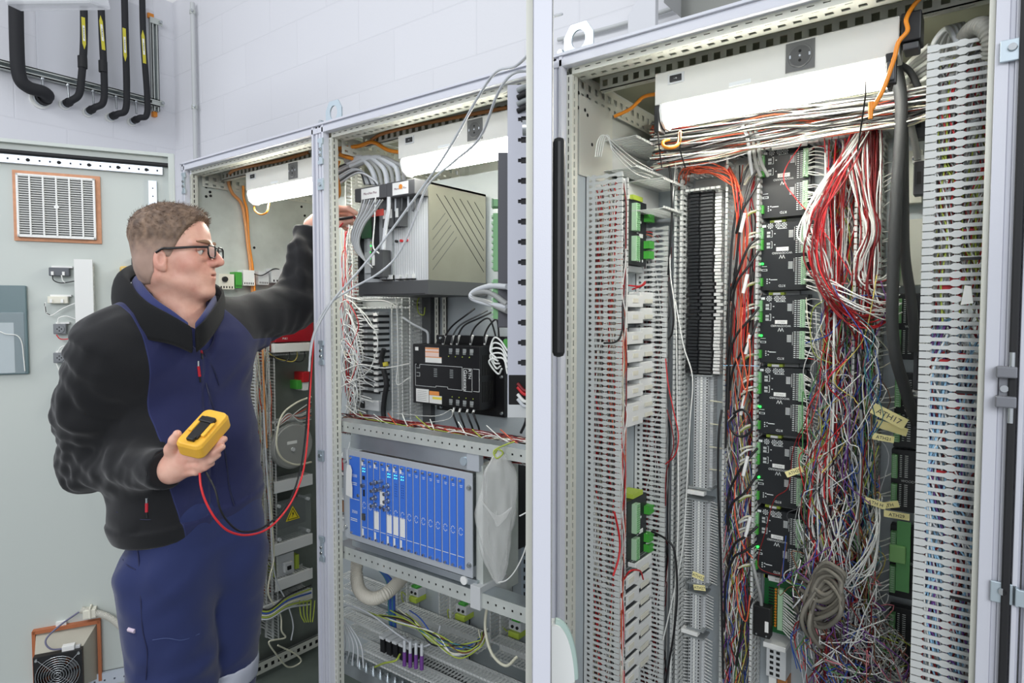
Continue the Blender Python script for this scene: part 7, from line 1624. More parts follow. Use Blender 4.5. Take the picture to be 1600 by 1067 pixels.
def net_obj(name, parent, org, parts, mats, mi=None, attrs=None, sm=0):
    vs = []; fs = []; b = 0
    for v, f_ in parts: vs.append(v); fs.append(f_+b); b += len(v)
    v = np.concatenate(vs).astype(np.float32); f_ = np.concatenate(fs).astype(np.int32); v0 = v.copy(); v = v-npv(org)
    me = bpy.data.meshes.new(name); me.vertices.add(len(v)); me.vertices.foreach_set('co', v.ravel()); me.loops.add(f_.size); me.loops.foreach_set('vertex_index', f_.ravel())
    me.polygons.add(len(f_)); me.polygons.foreach_set('loop_start', np.arange(0, f_.size, 4, dtype=np.int32)); me.update(calc_edges=True)
    me.polygons.foreach_set('use_smooth', np.ones(len(f_), dtype=bool))
    for m in mats: me.materials.append(m)
    if mi is not None: me.polygons.foreach_set('material_index', mi(v0[f_].mean(1)).astype(np.int32))
    for k_, fn in (attrs or {}).items(): a = me.attributes.new(k_, 'FLOAT', 'POINT'); a.data.foreach_set('value', fn(v0).astype(np.float32))
    me.validate(); me.update(); o = bpy.data.objects.new(name, me); COL.objects.link(o); o.parent = parent
    if sm: md = o.modifiers.new('smooth', 'SMOOTH'); md.iterations = sm; md.factor = .5
    return o
def cloth(name, cols, thr=None, rough=.75, bs=700, sheen=.2):
    """cols: base colour, plus second colour chosen by the garment-panel attribute"""
    m = bpy.data.materials.new(name); m.use_nodes = True; nt = m.node_tree; b = nt.nodes['Principled BSDF']; b.inputs['Roughness'].default_value = rough; b.inputs['Sheen Weight'].default_value = sheen; b.inputs['Specular IOR Level'].default_value = .3
    tc = nt.nodes.new('ShaderNodeTexCoord'); n = nt.nodes.new('ShaderNodeTexNoise'); n.inputs['Scale'].default_value = bs; nt.links.new(tc.outputs['Object'], n.inputs[0])
    bp = nt.nodes.new('ShaderNodeBump'); bp.inputs['Strength'].default_value = .25; bp.inputs['Distance'].default_value = .001
    n2 = nt.nodes.new('ShaderNodeTexNoise'); n2.inputs['Scale'].default_value = 16; n2.inputs['Detail'].default_value = 5; nt.links.new(tc.outputs['Object'], n2.inputs[0])
    ad = nt.nodes.new('ShaderNodeMath'); ad.operation = 'MULTIPLY_ADD'; ad.inputs[1].default_value = 3; nt.links.new(n2.outputs[0], ad.inputs[0]); nt.links.new(n.outputs[0], ad.inputs[2])
    nt.links.new(ad.outputs[0], bp.inputs['Height']); nt.links.new(bp.outputs[0], b.inputs['Normal'])
    C = [(lin(c[0]), lin(c[1]), lin(c[2]), 1) for c in cols]
    if len(C) == 1: b.inputs['Base Color'].default_value = C[0]
    else:
        at_ = nt.nodes.new('ShaderNodeAttribute'); at_.attribute_name = 'panel'; cr = nt.nodes.new('ShaderNodeValToRGB'); cr.color_ramp.interpolation = 'CONSTANT'
        mr = nt.nodes.new('ShaderNodeMapRange'); mr.inputs[1].default_value = -.05; mr.inputs[2].default_value = .05; nt.links.new(at_.outputs['Fac'], mr.inputs[0]); nt.links.new(mr.outputs[0], cr.inputs[0])
        cr.color_ramp.elements[0].color = C[0]; cr.color_ramp.elements[0].position = 0; cr.color_ramp.elements[1].color = C[2]; cr.color_ramp.elements[1].position = .485
        e = cr.color_ramp.elements.new(.515); e.color = C[1]
        nt.links.new(cr.outputs[0], b.inputs['Base Color'])
    return m
def skin_mat():
    m = bpy.data.materials.new('skin'); m.use_nodes = True; nt = m.node_tree; b = nt.nodes['Principled BSDF']
    b.inputs['Roughness'].default_value = .48; b.inputs['Subsurface Weight'].default_value = .12; b.inputs['Subsurface Radius'].default_value = (.012, .005, .003); b.inputs['Subsurface Scale'].default_value = .5
    tc = nt.nodes.new('ShaderNodeTexCoord'); n = nt.nodes.new('ShaderNodeTexNoise'); n.inputs['Scale'].default_value = 28; n.inputs['Detail'].default_value = 5; nt.links.new(tc.outputs['Object'], n.inputs[0])
    cr = nt.nodes.new('ShaderNodeValToRGB'); cr.color_ramp.elements[0].position = .3; cr.color_ramp.elements[1].position = .7
    cr.color_ramp.elements[0].color = (lin(206), lin(150), lin(132), 1); cr.color_ramp.elements[1].color = (lin(228), lin(182), lin(162), 1)
    at_ = nt.nodes.new('ShaderNodeAttribute'); at_.attribute_name = 'flush'; mx = nt.nodes.new('ShaderNodeMixRGB'); mx.inputs[2].default_value = (lin(204), lin(128), lin(112), 1)
    nt.links.new(n.outputs[0], cr.inputs[0]); nt.links.new(cr.outputs[0], mx.inputs[1]); nt.links.new(at_.outputs['Fac'], mx.inputs[0]); nt.links.new(mx.outputs[0], b.inputs['Base Color'])
    n2 = nt.nodes.new('ShaderNodeTexNoise'); n2.inputs['Scale'].default_value = 500; nt.links.new(tc.outputs['Object'], n2.inputs[0]); bp = nt.nodes.new('ShaderNodeBump'); bp.inputs['Strength'].default_value = .25; bp.inputs['Distance'].default_value = .0006
    nt.links.new(n2.outputs[0], bp.inputs['Height']); nt.links.new(bp.outputs[0], b.inputs['Normal']); return m
SKIN = skin_mat()
UP = Vector((0, 0, 1))
def camdir(x, z, y=0): return (RX*x+RF*z+UP*y).normalized()
# head frame
HF = camdir(.985, .10, .02); HS = UP.cross(HF).normalized(); HU = HF.cross(HS).normalized()   # HS: his left
HO = P(263, 408, 1.63)
def H(f_, u, s): return HO+HF*f_+HU*u+HS*s
RH = np.array([HF[:], HS[:], HU[:]], dtype=np.float32).T       # world->local by q@RH
def hd_local(P_): return (P_-npv(HO))@RH
def head_sdf(P_):
    q = hd_local(P_); E = lambda c, r: s_ell(q, (c[0], c[2], c[1]), (r[0], r[2], r[1])); C_ = lambda a, b, ra, rb: s_cap(q, (a[0], a[2], a[1]), (b[0], b[2], b[1]), ra, rb)
    d = E((.006, .052, 0), (.091, .082, .075))
    d = smin(d, E((.050, .058, 0), (.048, .056, .060)), .02)
    d = smin(d, E((.046, -.004, 0), (.056, .072, .059)), .02); d = smin(d, E((.062, -.045, 0), (.040, .042, .046)), .02)
    for s in (-1, 1):
        d = smin(d, C_((.006, -.040, s*.056), (.078, -.076, s*.018), .015, .017), .022)
        d = smin(d, E((.066, -.006, s*.040), (.030, .026, .020)), .018)
        d = smin(d, C_((.097, .040, s*.010), (.080, .040, s*.050), .0085, .007), .010)
        d = smin(d, E((-.01, .00, s*.052), (.04, .05, .022)), .02)
    d = smin(d, E((.088, -.080, 0), (.021, .018, .027)), .016)
    d = smin(d, E((.086, -.038, 0), (.021, .032, .036)), .02)
    for s in (-1, 1): d = smax(d, -E((.103, .022, s*.031), (.017, .0125, .017)), .010)
    d = smin(d, C_((.100, .036, 0), (.120, .006, 0), .0085, .0095), .010)
    d = smin(d, E((.124, -.004, 0), (.0125, .0110, .0120)), .008)
    for s in (-1, 1): d = smin(d, E((.111, -.008, s*.0140), (.012, .009, .0070)), .006)
    d = smin(d, E((.1035, -.0320, 0), (.0080, .0055, .021)), .006)
    d = smin(d, E((.1020, -.0450, 0), (.0085, .0060, .018)), .006)
    d = smax(d, -E((.1120, -.0385, 0), (.0120, .0022, .018)), .002)
    for s in (-1, 1): # ears
        e = E((.012, -.004, s*.076), (.0155, .026, .0080)); e = smax(e, -E((.017, .0, s*.0855), (.0085, .0165, .0085)), .002)
        e = smin(e, E((.018, -.022, s*.073), (.008, .010, .006)), .004); e = smin(e, E((.022, -.003, s*.075), (.004, .007, .005)), .002); d = smin(d, e, .003)
    # neck
    nb = P(292, 505, 1.655)
    d = smin(d, s_cap(P_, H(-.022, -.015, 0), nb, .054, .060), .03)
    d = smin(d, s_cap(P_, H(-.02, -.03, -.045), nb+HF*.045, .012, .011), .02)
    return d
# torso frame
TF = camdir(.84, -.54); TL = UP.cross(TF).normalized()          # TL: his left
TC = P(268, 512, 1.655)                                          # between the shoulders
def T(l, u, f_): return TC+TL*l+UP*u+TF*f_
RSH, LSH = T(-.165, -.055, .0), T(.18, -.005, -.01)
REL = P(143, 722, 1.62); RWR = P(264, 734, 1.44)
LEL = P(462, 476, 1.985); LWR = P(487, 352, 2.03)
HIPC = P(307, 850, 1.67)
rightv = (RWR-REL).normalized()
# right hand, cam-based joints
Zm = 1.43
hand_r = [  # chains: (x, y, Z, r)
    [(292, 703, 1.435, .0135), (315, 703, 1.425, .0100), (335, 697, 1.425, .0090), (350, 686, 1.43, .0078)],
    [(292, 716, 1.435, .0135), (314, 716, 1.418, .0098), (333, 708, 1.415, .0088), (347, 698, 1.42, .0076)],
    [(290, 728, 1.437, .0130), (312, 728, 1.420, .0095), (328, 719, 1.417, .0085), (340, 711, 1.42, .0074)],
    [(286, 738, 1.440, .0115), (306, 737, 1.425, .0084), (320, 730, 1.42, .0076), (331, 724, 1.425, .0066)]]
thumb_r = [(268, 722, 1.44, .0165), (266, 702, 1.425, .0120), (272, 688, 1.41, .0105), (277, 678, 1.405, .0092)]
def chain(P_, ch, k=.004):
    d = None
    for a, b in zip(ch, ch[1:]):
        s = s_cap(P_, P(*a[:3]), P(*b[:3]), a[3], b[3]); d = s if d is None else smin(d, s, k)
    return d
def hand_right(P_):
    d = s_cap(P_, RWR, P(272, 733, 1.448), .026, .024, (RF, 1.25))
    d = smin(d, s_cap(P_, P(268, 733, 1.448), P(296, 708, 1.44), .024, .0155), .018)
    d = smin(d, s_cap(P_, P(268, 738, 1.448), P(292, 733, 1.44), .022, .0165), .018)
    d = smin(d, s_cap(P_, P(270, 730, 1.445), P(290, 720, 1.438), .024, .018), .014)
    for c in hand_r: d = smin(d, chain(P_, c), .005)
    d = smin(d, chain(P_, thumb_r, .008), .012)
    return d
hand_l = [[(515, 336, 2.02, .0125), (530, 326, 2.015, .0095), (545, 326, 2.01, .0085), (556, 333, 2.005, .0075)],
          [(514, 342, 2.035, .0125), (530, 332, 2.035, .0095), (545, 333, 2.03, .0085), (554, 342, 2.02, .0075)],
          [(512, 348, 2.045, .012), (528, 340, 2.05, .0090), (541, 341, 2.045, .0082), (549, 349, 2.035, .0072)],
          [(510, 354, 2.055, .011), (524, 350, 2.06, .0082), (535, 352, 2.055, .0075), (541, 358, 2.045, .0066)]]
thumb_l = [(503, 352, 2.01, .015), (520, 352, 2.0, .0115), (534, 349, 1.995, .0100), (549, 345, 1.995, .0085)]
def hand_left(P_):
    d = s_cap(P_, LWR, P(496, 348, 2.03), .025, .024)
    d = smin(d, s_cap(P_, P(496, 344, 2.03), P(514, 338, 2.025), .022, .016), .016)
    d = smin(d, s_cap(P_, P(496, 352, 2.035), P(512, 350, 2.045), .022, .016), .016)
    for c in hand_l: d = smin(d, chain(P_, c), .005)
    d = smin(d, chain(P_, thumb_l, .008), .012)
    return d
def wr(P_, f1, amp, dirv, seed=0):
    """folds roughly perpendicular to dirv"""
    d = npv(dirv); t = P_@d; x, y, z = P_[..., 0], P_[..., 1], P_[..., 2]
    ph = 2.6*np.sin(17*x+6*z+seed)+2.2*np.sin(13*y-15*z+seed*2)+1.1*np.sin(37*x-29*z+seed*3)
    v = np.sin(f1*t+ph); v2 = np.sin(f1*1.63*t-1.3*ph+seed); m_ = np.clip(.45+.55*np.sin(11*x+14*z+seed)*np.sin(9*y-12*z+seed*1.7)+.25*np.sin(21*z+seed), 0, 1.1)
    return amp*(.75*np.sign(v)*np.abs(v)**.7+.35*v2)*m_
def trunk(P_, g=0.0):
    c = s_cap(P_, T(0.01, -.11, -.01), T(.02, -.30, -.01), .130+g, .130+g, (TF, 1.18))
    c = smin(c, s_cap(P_, T(-.10, -.07, .0), T(.10, -.06, .0), .105+g, .105+g, (TF, 1.05)), .07)
    c = smin(c, s_cap(P_, T(-.03, -.30, .0), T(-.03, -.47, .0), .112+g, .116+g), .06)
    c = smin(c, s_cap(P_, T(.105, -.14, -.01), T(.10, -.40, -.005), .088+g, .102+g), .05)
    c = smin(c, s_cap(P_, T(.085, -.30, .0), T(.095, -.45, .0), .112+g, .116+g), .06)
    return c
def sleeve_r(P_, g=0.0):
    d = s_cap(P_, RSH, RSH.lerp(REL, .5)+TL*-.014, .072+g, .074+g); d = smin(d, s_cap(P_, RSH.lerp(REL, .5)+TL*-.014, REL, .074+g, .066+g), .03)
    return smin(d, s_cap(P_, REL, REL.lerp(RWR, .96), .064+g, .041+g), .04)
def sleeve_l(P_, g=0.0):
    d = s_cap(P_, LSH, LEL, .080+g, .070+g); return smin(d, s_cap(P_, LEL, LEL.lerp(LWR, .92), .062+g, .044+g), .035)
HEM_N = (UP*1.0-TL*.14).normalized(); HEM = T(0, -.515, 0)
def jacket_sdf(P_):
    d = trunk(P_, .012)
    d = d+wr(P_, 30, .005, (UP+TL*.5).normalized(), 1)+wr(P_, 55, .0022, (UP-TL*.8).normalized(), 4)
    sr = sleeve_r(P_, .004)
    fa = s_cap(P_, RSH.lerp(REL, .55), RWR, .1, .1)
    sr = sr+wr(P_, 62, .0085, (REL-RSH).normalized(), 2)*.8+wr(P_, 80, .0050, (rightv+UP*.5).normalized(), 5)+wr(P_, 120, .0022, (rightv-UP*.6).normalized(), 9)
    sl_ = sleeve_l(P_, .002)+wr(P_, 85, .0080, ((LWR-LEL).normalized()+RX*.5).normalized(), 3)+wr(P_, 60, .0065, (LEL-LSH).normalized(), 4)
    d = smin(d, sr, .035); d = smin(d, sl_, .04)
    # shoulders slope to the collar
    d = smin(d, s_cap(P_, T(-.13, -.03, .0), T(-.04, .04, .0), .066, .060), .05); d = smin(d, s_cap(P_, T(.14, .0, .0), T(.05, .04, .0), .066, .060), .05)
    # collar ring standing round the neck
    # hem band and flat hem cut
    h = (P_-npv(HEM))@npv(HEM_N); band = smax(np.abs(h-.022)-.024, trunk(P_, .018), .004); d = smin(d, band, .004); d = smax(d, -h, .006)
    # neck opening
    nk = s_cap(P_, T(.015, -.02, .055), P(296, 440, 1.65), .058, .080); d = smax(d, -nk, .012)
    vn = s_cap(P_, T(.02, -.05, .13), T(.005, .06, .05), .020, .070); d = smax(d, -vn, .012)
    # cuffs open
    d = smax(d, (P_-npv(REL.lerp(RWR, .985)))@npv(rightv), .004)
    lv = (LWR-LEL).normalized(); d = smax(d, (P_-npv(LEL.lerp(LWR, .96)))@npv(lv), .004)
    zip_ = zip_line(P_); d = d+np.where(d < .02, .0030*np.exp(-(zip_/.0035)**2), 0)-.0022*np.exp(-((np.abs(zip_)-.009)/.004)**2)
    return d
CN = P(288, 474, 1.655)
def collar_d(P_):
    """a stand-up collar: open torus band tilted forward"""
    ax = (UP*.90-TF*.36-TL*.10).normalized(); q = P_-npv(T(.005, .045, -.005)); h = q@npv(ax); r = np.linalg.norm(q-h[..., None]*npv(ax), axis=-1)
    ring = np.maximum(np.abs(r-(.088+.10*h))-.009, np.abs(h-.020)-.040)
    return ring
def zip_line(P_):
    q = (P_-npv(T(.0, 0, 0))); l = q@npv(TL); u = q@npv(UP); f_ = q@npv(TF)
    return np.where(f_ > 0, l-(.012+.02*np.clip(-u, 0, 1)), 1)
def panel(v):
    """signed value: >0 black panels, <0 navy body"""
    q = v-npv(TC); l = q@npv(TL); u = q@npv(UP); f_ = q@npv(TF)
    sr = s_cap(v, RSH+UP*.02, REL, .1, .1); dr = sleeve_r(v, .0); dl = sleeve_l(v, .0); tr = trunk(v, .0)
    # black: right sleeve, yoke/shoulders, side panel and lower right hem, upper side of left sleeve
    shoulder_r = -(l+.125+.12*(u+.02)) ; low = -(l+.105-.0*u)
    a = np.where(u > -.30, shoulder_r, np.maximum(-(l+.150), np.where(u < -.36, -(l+.085)-(u+.36)*.25, -1)))
    sleeve = .045-np.minimum(dr, .09)+np.minimum(0, -(l+.09))*2
    a = np.maximum(a, np.minimum(.05, np.where(dr < tr-.002, .04, -.04)))
    # left sleeve: black above a line along the arm, navy underneath
    ab = npv(LEL)-npv(LSH); t = np.clip(((v-npv(LSH))@ab)/float(ab@ab), 0, 1); lc = npv(LSH)+t[..., None]*ab; up_ = (v-lc)[..., 2]
    fore = (v-npv(LEL))@npv((LWR-LEL).normalized())
    on_l = np.clip((tr-dl-.0)*2, -.05, .05)+.0; left_black = np.minimum(np.maximum(up_-.012, fore-.10), on_l+.01)
    left_black = np.maximum(left_black, np.minimum(np.minimum(l-.120+.9*(u-.03), u+.035), .05)*1.0)
    a = np.maximum(a, left_black)
    return np.clip(a, -.05, .05)
def trousers_sdf(P_):
    RK = P(282, 1180, 1.60); LK = P(338, 1130, 1.76); RHP = HIPC+TL*-.085; LHP = HIPC+TL*.085
    d = s_cap(P_, HIPC+TL*-.05+UP*.10, HIPC+TL*-.06-UP*.06, .104, .110); d = smin(d, s_cap(P_, HIPC+TL*.07+UP*.10, HIPC+TL*.08-UP*.06, .104, .110), .05)
    d = smin(d, s_cap(P_, RHP-UP*.05, RK, .112, .098), .03)
    l2 = s_cap(P_, LHP-UP*.05, LK, .108, .096)
    d = smin(d, l2, .012)
    RA, LA = P(266, 1560, 1.64), P(330, 1500, 1.78); RA.z = .09; LA.z = .09
    d = smin(d, s_cap(P_, RK, RA, .100, .085), .03); d = smin(d, s_cap(P_, LK, LA, .098, .085), .03)
    d = d+wr(P_, 34, .0042, (UP+RX*.9).normalized(), 6)+wr(P_, 16, .004, (UP-RX*.6).normalized(), 8)
    return smax(d, (P_-npv(HIPC+UP*.16))[..., 2], .004)
def band_sdf(P_):
    z0 = P(320, 1062, 1.66).z; return smax(trousers_sdf(P_)-.0025, np.abs(P_[..., 2]-(z0-.02))-.028, .002)
def body_low(P_):
    """the hidden body under the clothes, head to feet"""
    d = trunk(P_, -.035); d = smin(d, sleeve_r(P_, -.022), .03); d = smin(d, sleeve_l(P_, -.022), .03)
    RK = P(282, 1180, 1.60); LK = P(338, 1130, 1.76); RA, LA = P(266, 1560, 1.64), P(330, 1500, 1.78); RA.z = .06; LA.z = .06
    for hip, kn, an in ((HIPC+TL*-.065, RK, RA), (HIPC+TL*.075, LK, LA)):
        d = smin(d, s_cap(P_, hip, kn, .07, .055), .02); d = smin(d, s_cap(P_, kn, an, .06, .045), .03)
    d = smin(d, s_cap(P_, T(0, .0, 0), P(290, 490, 1.655), .05, .05), .04)
    return d
def bounds(pts, r):
    a = np.array([list(q) for q in pts]); return a.min(0)-r, a.max(0)+r
man = thing('person', (HIPC.x, HIPC.y, 0), 'man in navy and black jacket holding a yellow multimeter, reaching into the middle cabinet', 'person')
lo, hi = bounds([H(.14, .14, .09), H(-.11, -.12, -.09), P(292, 520, 1.655), H(.14, .14, -.09), H(-.11, .1, .09)], .04)
p1_ = surface_net(head_sdf, lo, hi, .0026)
lo, hi = bounds([P(*q[:3]) for c in hand_r+[thumb_r] for q in c]+[RWR], .035); p2_ = surface_net(hand_right, lo, hi, .0020)
lo, hi = bounds([P(*q[:3]) for c in hand_l+[thumb_l] for q in c]+[LWR], .035); p3_ = surface_net(hand_left, lo, hi, .0020)
lo, hi = bounds([T(-.3, .1, -.2), T(.3, -.5, .2), T(-.3, -.5, .2), T(.3, .1, -.2), REL, RWR, LEL, LWR, Vector((HIPC.x, HIPC.y, .0)), P(330, 1500, 1.78)], .12); lo[2] = 0
p4_ = surface_net(body_low, lo, hi, .014)
def flush(v):
    q = (v-npv(HO))@RH; g = lambda c, r: np.exp(-(((q[:, 0]-c[0])/r)**2+((q[:, 2]-c[1])/r)**2))
    f_ = .55*g((.122, .0), .018)+.35*g((.075, -.012), .03)+.5*g((-.01, .0), .028)*(np.abs(q[:, 1]) > .07)+.75*np.exp(-((q[:, 0]-.106)/.010)**2-((q[:, 2]+.038)/.009)**2)*np.exp(-(q[:, 1]/.016)**4)
    return np.clip(f_, 0, 1)
body = net_obj('body', man, man.location, [p1_, p2_, p3_, p4_], [SKIN], attrs={'flush': flush}, sm=2)
# eyes
for s in (-1, 1):
    c = H(.0835, .0215, s*.031); mb = MB().sphere(c, .0122, mat('eye_white', (222, 220, 214), .2), 20); g_ = (HF*.92+HS*(.25 if s < 0 else .25)).normalized()
    mb.sphere(c+g_*.0072, .0062, mat('iris_blue', (90, 110, 120), .2), 14).sphere(c+g_*.0115, .0026, black, 10); mb.build('eye', man)
    # lids
    mb = MB(); mb.tube(spline([H(.092, .0225, s*.017), H(.0975, .0270, s*.026), H(.097, .0270, s*.036), H(.088, .0225, s*.047)], 6), .0030, SKIN, 8); mb.build('eyelid', man)
    mb = MB(); mb.tube(spline([H(.1065, .042, s*.012), H(.1035, .045, s*.028), H(.089, .044, s*.050)], 6), .0042, mat('brow_hair', (140, 108, 84), .8), 6, rfun=lambda i, t: .5+.8*math.sin(3.14*min(1, t+.1))); mb.build('eyebrow', man)
# hair: shell plus short tufts
hairm = bpy.data.materials.new('hair'); hairm.use_nodes = True; nt = hairm.node_tree; b = nt.nodes['Principled BSDF']; b.inputs['Roughness'].default_value = .6
tc = nt.nodes.new('ShaderNodeTexCoord'); n = nt.nodes.new('ShaderNodeTexNoise'); n.inputs['Scale'].default_value = 55; nt.links.new(tc.outputs['Object'], n.inputs[0]); cr = nt.nodes.new('ShaderNodeValToRGB')
cr.color_ramp.elements[0].position = .3; cr.color_ramp.elements[1].position = .7; cr.color_ramp.elements[0].color = (lin(84), lin(66), lin(54), 1); cr.color_ramp.elements[1].color = (lin(138), lin(114), lin(94), 1)
at_ = nt.nodes.new('ShaderNodeAttribute'); at_.attribute_name = 'flush'; mx = nt.nodes.new('ShaderNodeMixRGB'); mx.inputs[2].default_value = (lin(168), lin(140), lin(126), 1); nt.links.new(at_.outputs['Fac'], mx.inputs[0])
nt.links.new(n.outputs[0], cr.inputs[0]); nt.links.new(cr.outputs[0], mx.inputs[1]); nt.links.new(mx.outputs[0], b.inputs['Base Color'])
def hairline(q):
    """>0 where hair grows, local (f, s, u)"""
    f_, s_, u = q[..., 0], np.abs(q[..., 1]), q[..., 2]
    top = np.minimum((u-.080)+(.075-f_)*1.6, (.092-f_)*1.0-.0+(u-.10)*.3)      # forehead edge
    side = np.minimum(.046-f_+np.clip(u-.03, -.1, .05)*.55, u-(-.004+np.clip(f_+.01, -.1, .05)*.2))
    back = np.minimum(-.002-f_-np.clip(-.03-u, 0, 1)*.6, u+.062)
    return np.maximum(np.maximum(np.minimum(top, u-.068), side*1.0*(1)), back)
def hair_sdf(P_):
    q = hd_local(P_); d = head_sdf(P_); u = q[..., 2]; th = .002+.011*np.clip((u-.045)/.06, 0, 1)+.003*np.clip((q[..., 0]-.02)/.06, 0, 1)*np.clip((u-.07)/.03, 0, 1)
    nz = .0016*np.sin(q[..., 0]*260+3*np.sin(q[..., 1]*90))*np.sin(q[..., 1]*240+2*np.sin(u*120))
    ear = s_ell(q, (.013, -.083, -.003), (.017, .014, .028))
    return smax(smax(d-th-nz*np.clip((u-.02)/.05, .2, 1), -hairline(q), .006), -ear, .003)
lo, hi = bounds([H(.10, .16, .09), H(-.12, -.07, -.09), H(-.12, .16, .09), H(.10, .0, -.09)], .03)
hp = surface_net(hair_sdf, lo, hi, .003)
fl2 = lambda v: np.clip((.055-((v-npv(HO))@RH)[:, 2])/.05, 0, 1)*.85
hair = net_obj('hair', man, man.location, [hp], [hairm], attrs={'flush': fl2})
rs = np.random.RandomState(2); v = hp[0]; sel = rs.choice(len(v), 4200); mb = MB()
vv = v[sel]; eps = .002; g_ = np.stack([head_sdf(vv+np.array(e_, dtype=np.float32)*eps)-head_sdf(vv-np.array(e_, dtype=np.float32)*eps) for e_ in ((1, 0, 0), (0, 1, 0), (0, 0, 1))], 1); g_ /= np.linalg.norm(g_, axis=1)[:, None]+1e-9
ql = hd_local(vv)
for i in range(len(vv)):
    u = ql[i, 2]
    if abs(hairline(ql[i:i+1])[0]) < -.1 or u < -.05: continue
    nrm = Vector(g_[i]); p0 = Vector(vv[i])-nrm*.003; topk = min(1, max(0, (u-.05)/.05)); L = .004+.009*topk*rs.uniform(.5, 1.2); fr_ = max(0, ql[i, 0]/.08)
    dr = (nrm*(.5+.35*topk)+HF*(.75*topk)+HU*(.15+.45*fr_*topk)-HU*.7*(1-topk)+Vector(rs.normal(0, .28, 3))).normalized(); s_ = nrm.cross(dr)
    if s_.length < 1e-3: continue
    s_ = s_.normalized()*.0007; mb.add([p0-s_, p0+s_, p0+dr*L*.6+s_*.7+nrm*.0005, p0+dr*L+HF*.002, p0+dr*L*.6-s_*.7+nrm*.0005], [(0, 1, 2, 4), (4, 2, 3)], hairm)
mb.build('hair_tufts', hair)
# glasses
gl = mat('glasses_black', (14, 14, 16), .25)
g0 = MB(); fz = lambda s, a, u: H(.119-.10*abs(a)**2*9-.0*u, .020+u, s*abs(a))
for s in (-1, 1):
    rim = [(.010, .010), (.014, .014), (.044, .014), (.053, .010), (.052, -.008), (.044, -.016), (.020, -.016), (.012, -.008)]
    g0.tube([fz(s, a, u) for a, u in [(.010+(b_[0]-.010), b_[1]) for b_ in rim]], .0023, gl, 6, closed=True)
    hinge = fz(s, .053, .009); g0.tube(spline([hinge, H(.083, .028, s*.066), H(.040, .024, s*.080), H(.022, .023, s*.083), H(.006, .014, s*.083)], 6), .0030, gl, 8)
g0.tube(spline([fz(-1, .010, .008), H(.121, .031, 0), fz(1, .010, .008)], 4), .0016, gl, 6)
gobj = g0.build('glasses', man); gobj['label'] = 'black-rimmed glasses'
lm = mat('lens_clear', (235, 240, 240), .02, alpha=.12)
for s in (-1, 1):
    rim = [(.012, .010), (.016, .0125), (.044, .0125), (.051, .009), (.050, -.008), (.043, -.0145), (.021, -.0145), (.014, -.007)]
    MB().add([fz(s, a, u) for a, u in rim]+[fz(s, a, u)-HF*.0012 for a, u in rim], [tuple(range(8)), tuple(range(8, 16))[::-1]], lm).build('lens', gobj)
# clothes
jm = cloth('jacket_softshell', [(34, 39, 80), (22, 23, 26), (44, 51, 96)], rough=.84)
lo, hi = bounds([T(-.22, .14, -.16), T(.22, -.56, .2), T(-.22, -.56, .2), T(.22, .14, -.16), T(-.22, 0, .16), T(.22, 0, .16), REL, RWR, LEL, LWR], .085)
jp = surface_net(jacket_sdf, lo, hi, .0048)
jacket = net_obj('jacket', man, man.location, [jp], [jm], attrs={'panel': panel}, sm=1)
def proj(px, py):
    """front surface point of the jacket at a pixel"""
    d = ray(px, py); z = 1.1; st = .01
    for i in range(120):
        q = CAM+d*(z/d.dot(RF)); s = float(jacket_sdf(npv(q)[None])[0])
        if s < .0005: return q
        z += max(.0006, s*.7)
    return q
def seam(pts, r, m, nm, par=jacket, k=6, lift=0): q = [proj(x, y) for x, y in pts]; q = [a-(a-CAM).normalized()*lift for a in q]; return MB().tube(spline(q, 6), r, m, k).build(nm, par)
zm = mat('zip_navy', (26, 30, 62), .5)
seam([(300, 488), (306, 540), (322, 600), (340, 660), (352, 710), (358, 760), (366, 790)], .0022, zm, 'zip')
seam([(306, 518), (318, 550), (334, 578), (342, 602)], .0016, zm, 'zip')
rp_ = mat('zip_red', (186, 30, 48), .45)
for a, b in (((312, 534), (315, 552)), ((310, 572), (312, 588)), ((229, 786), (229, 800))):
    MB().tube([proj(*a), proj(*b)], .0036, rp_, 8).build('zip_pull', jacket); MB().tube([proj(b[0], b[1]), proj(b[0]+1, b[1]+9)], .0024, black, 6).build('zip_cord', jacket)
    MB().tube([proj(a[0], a[1]-8), proj(*a)], .0028, steel, 6).build('zip_slider', jacket)
seam([(182, 800), (230, 812), (300, 800), (360, 780), (412, 742)], .0012, zm, 'hem_stitch')
# cuff band
q0 = REL.lerp(RWR, .90); mb = MB().cyl(q0, REL.lerp(RWR, .975), .0475, black, 28, .0455); mb.build('cuff', jacket)
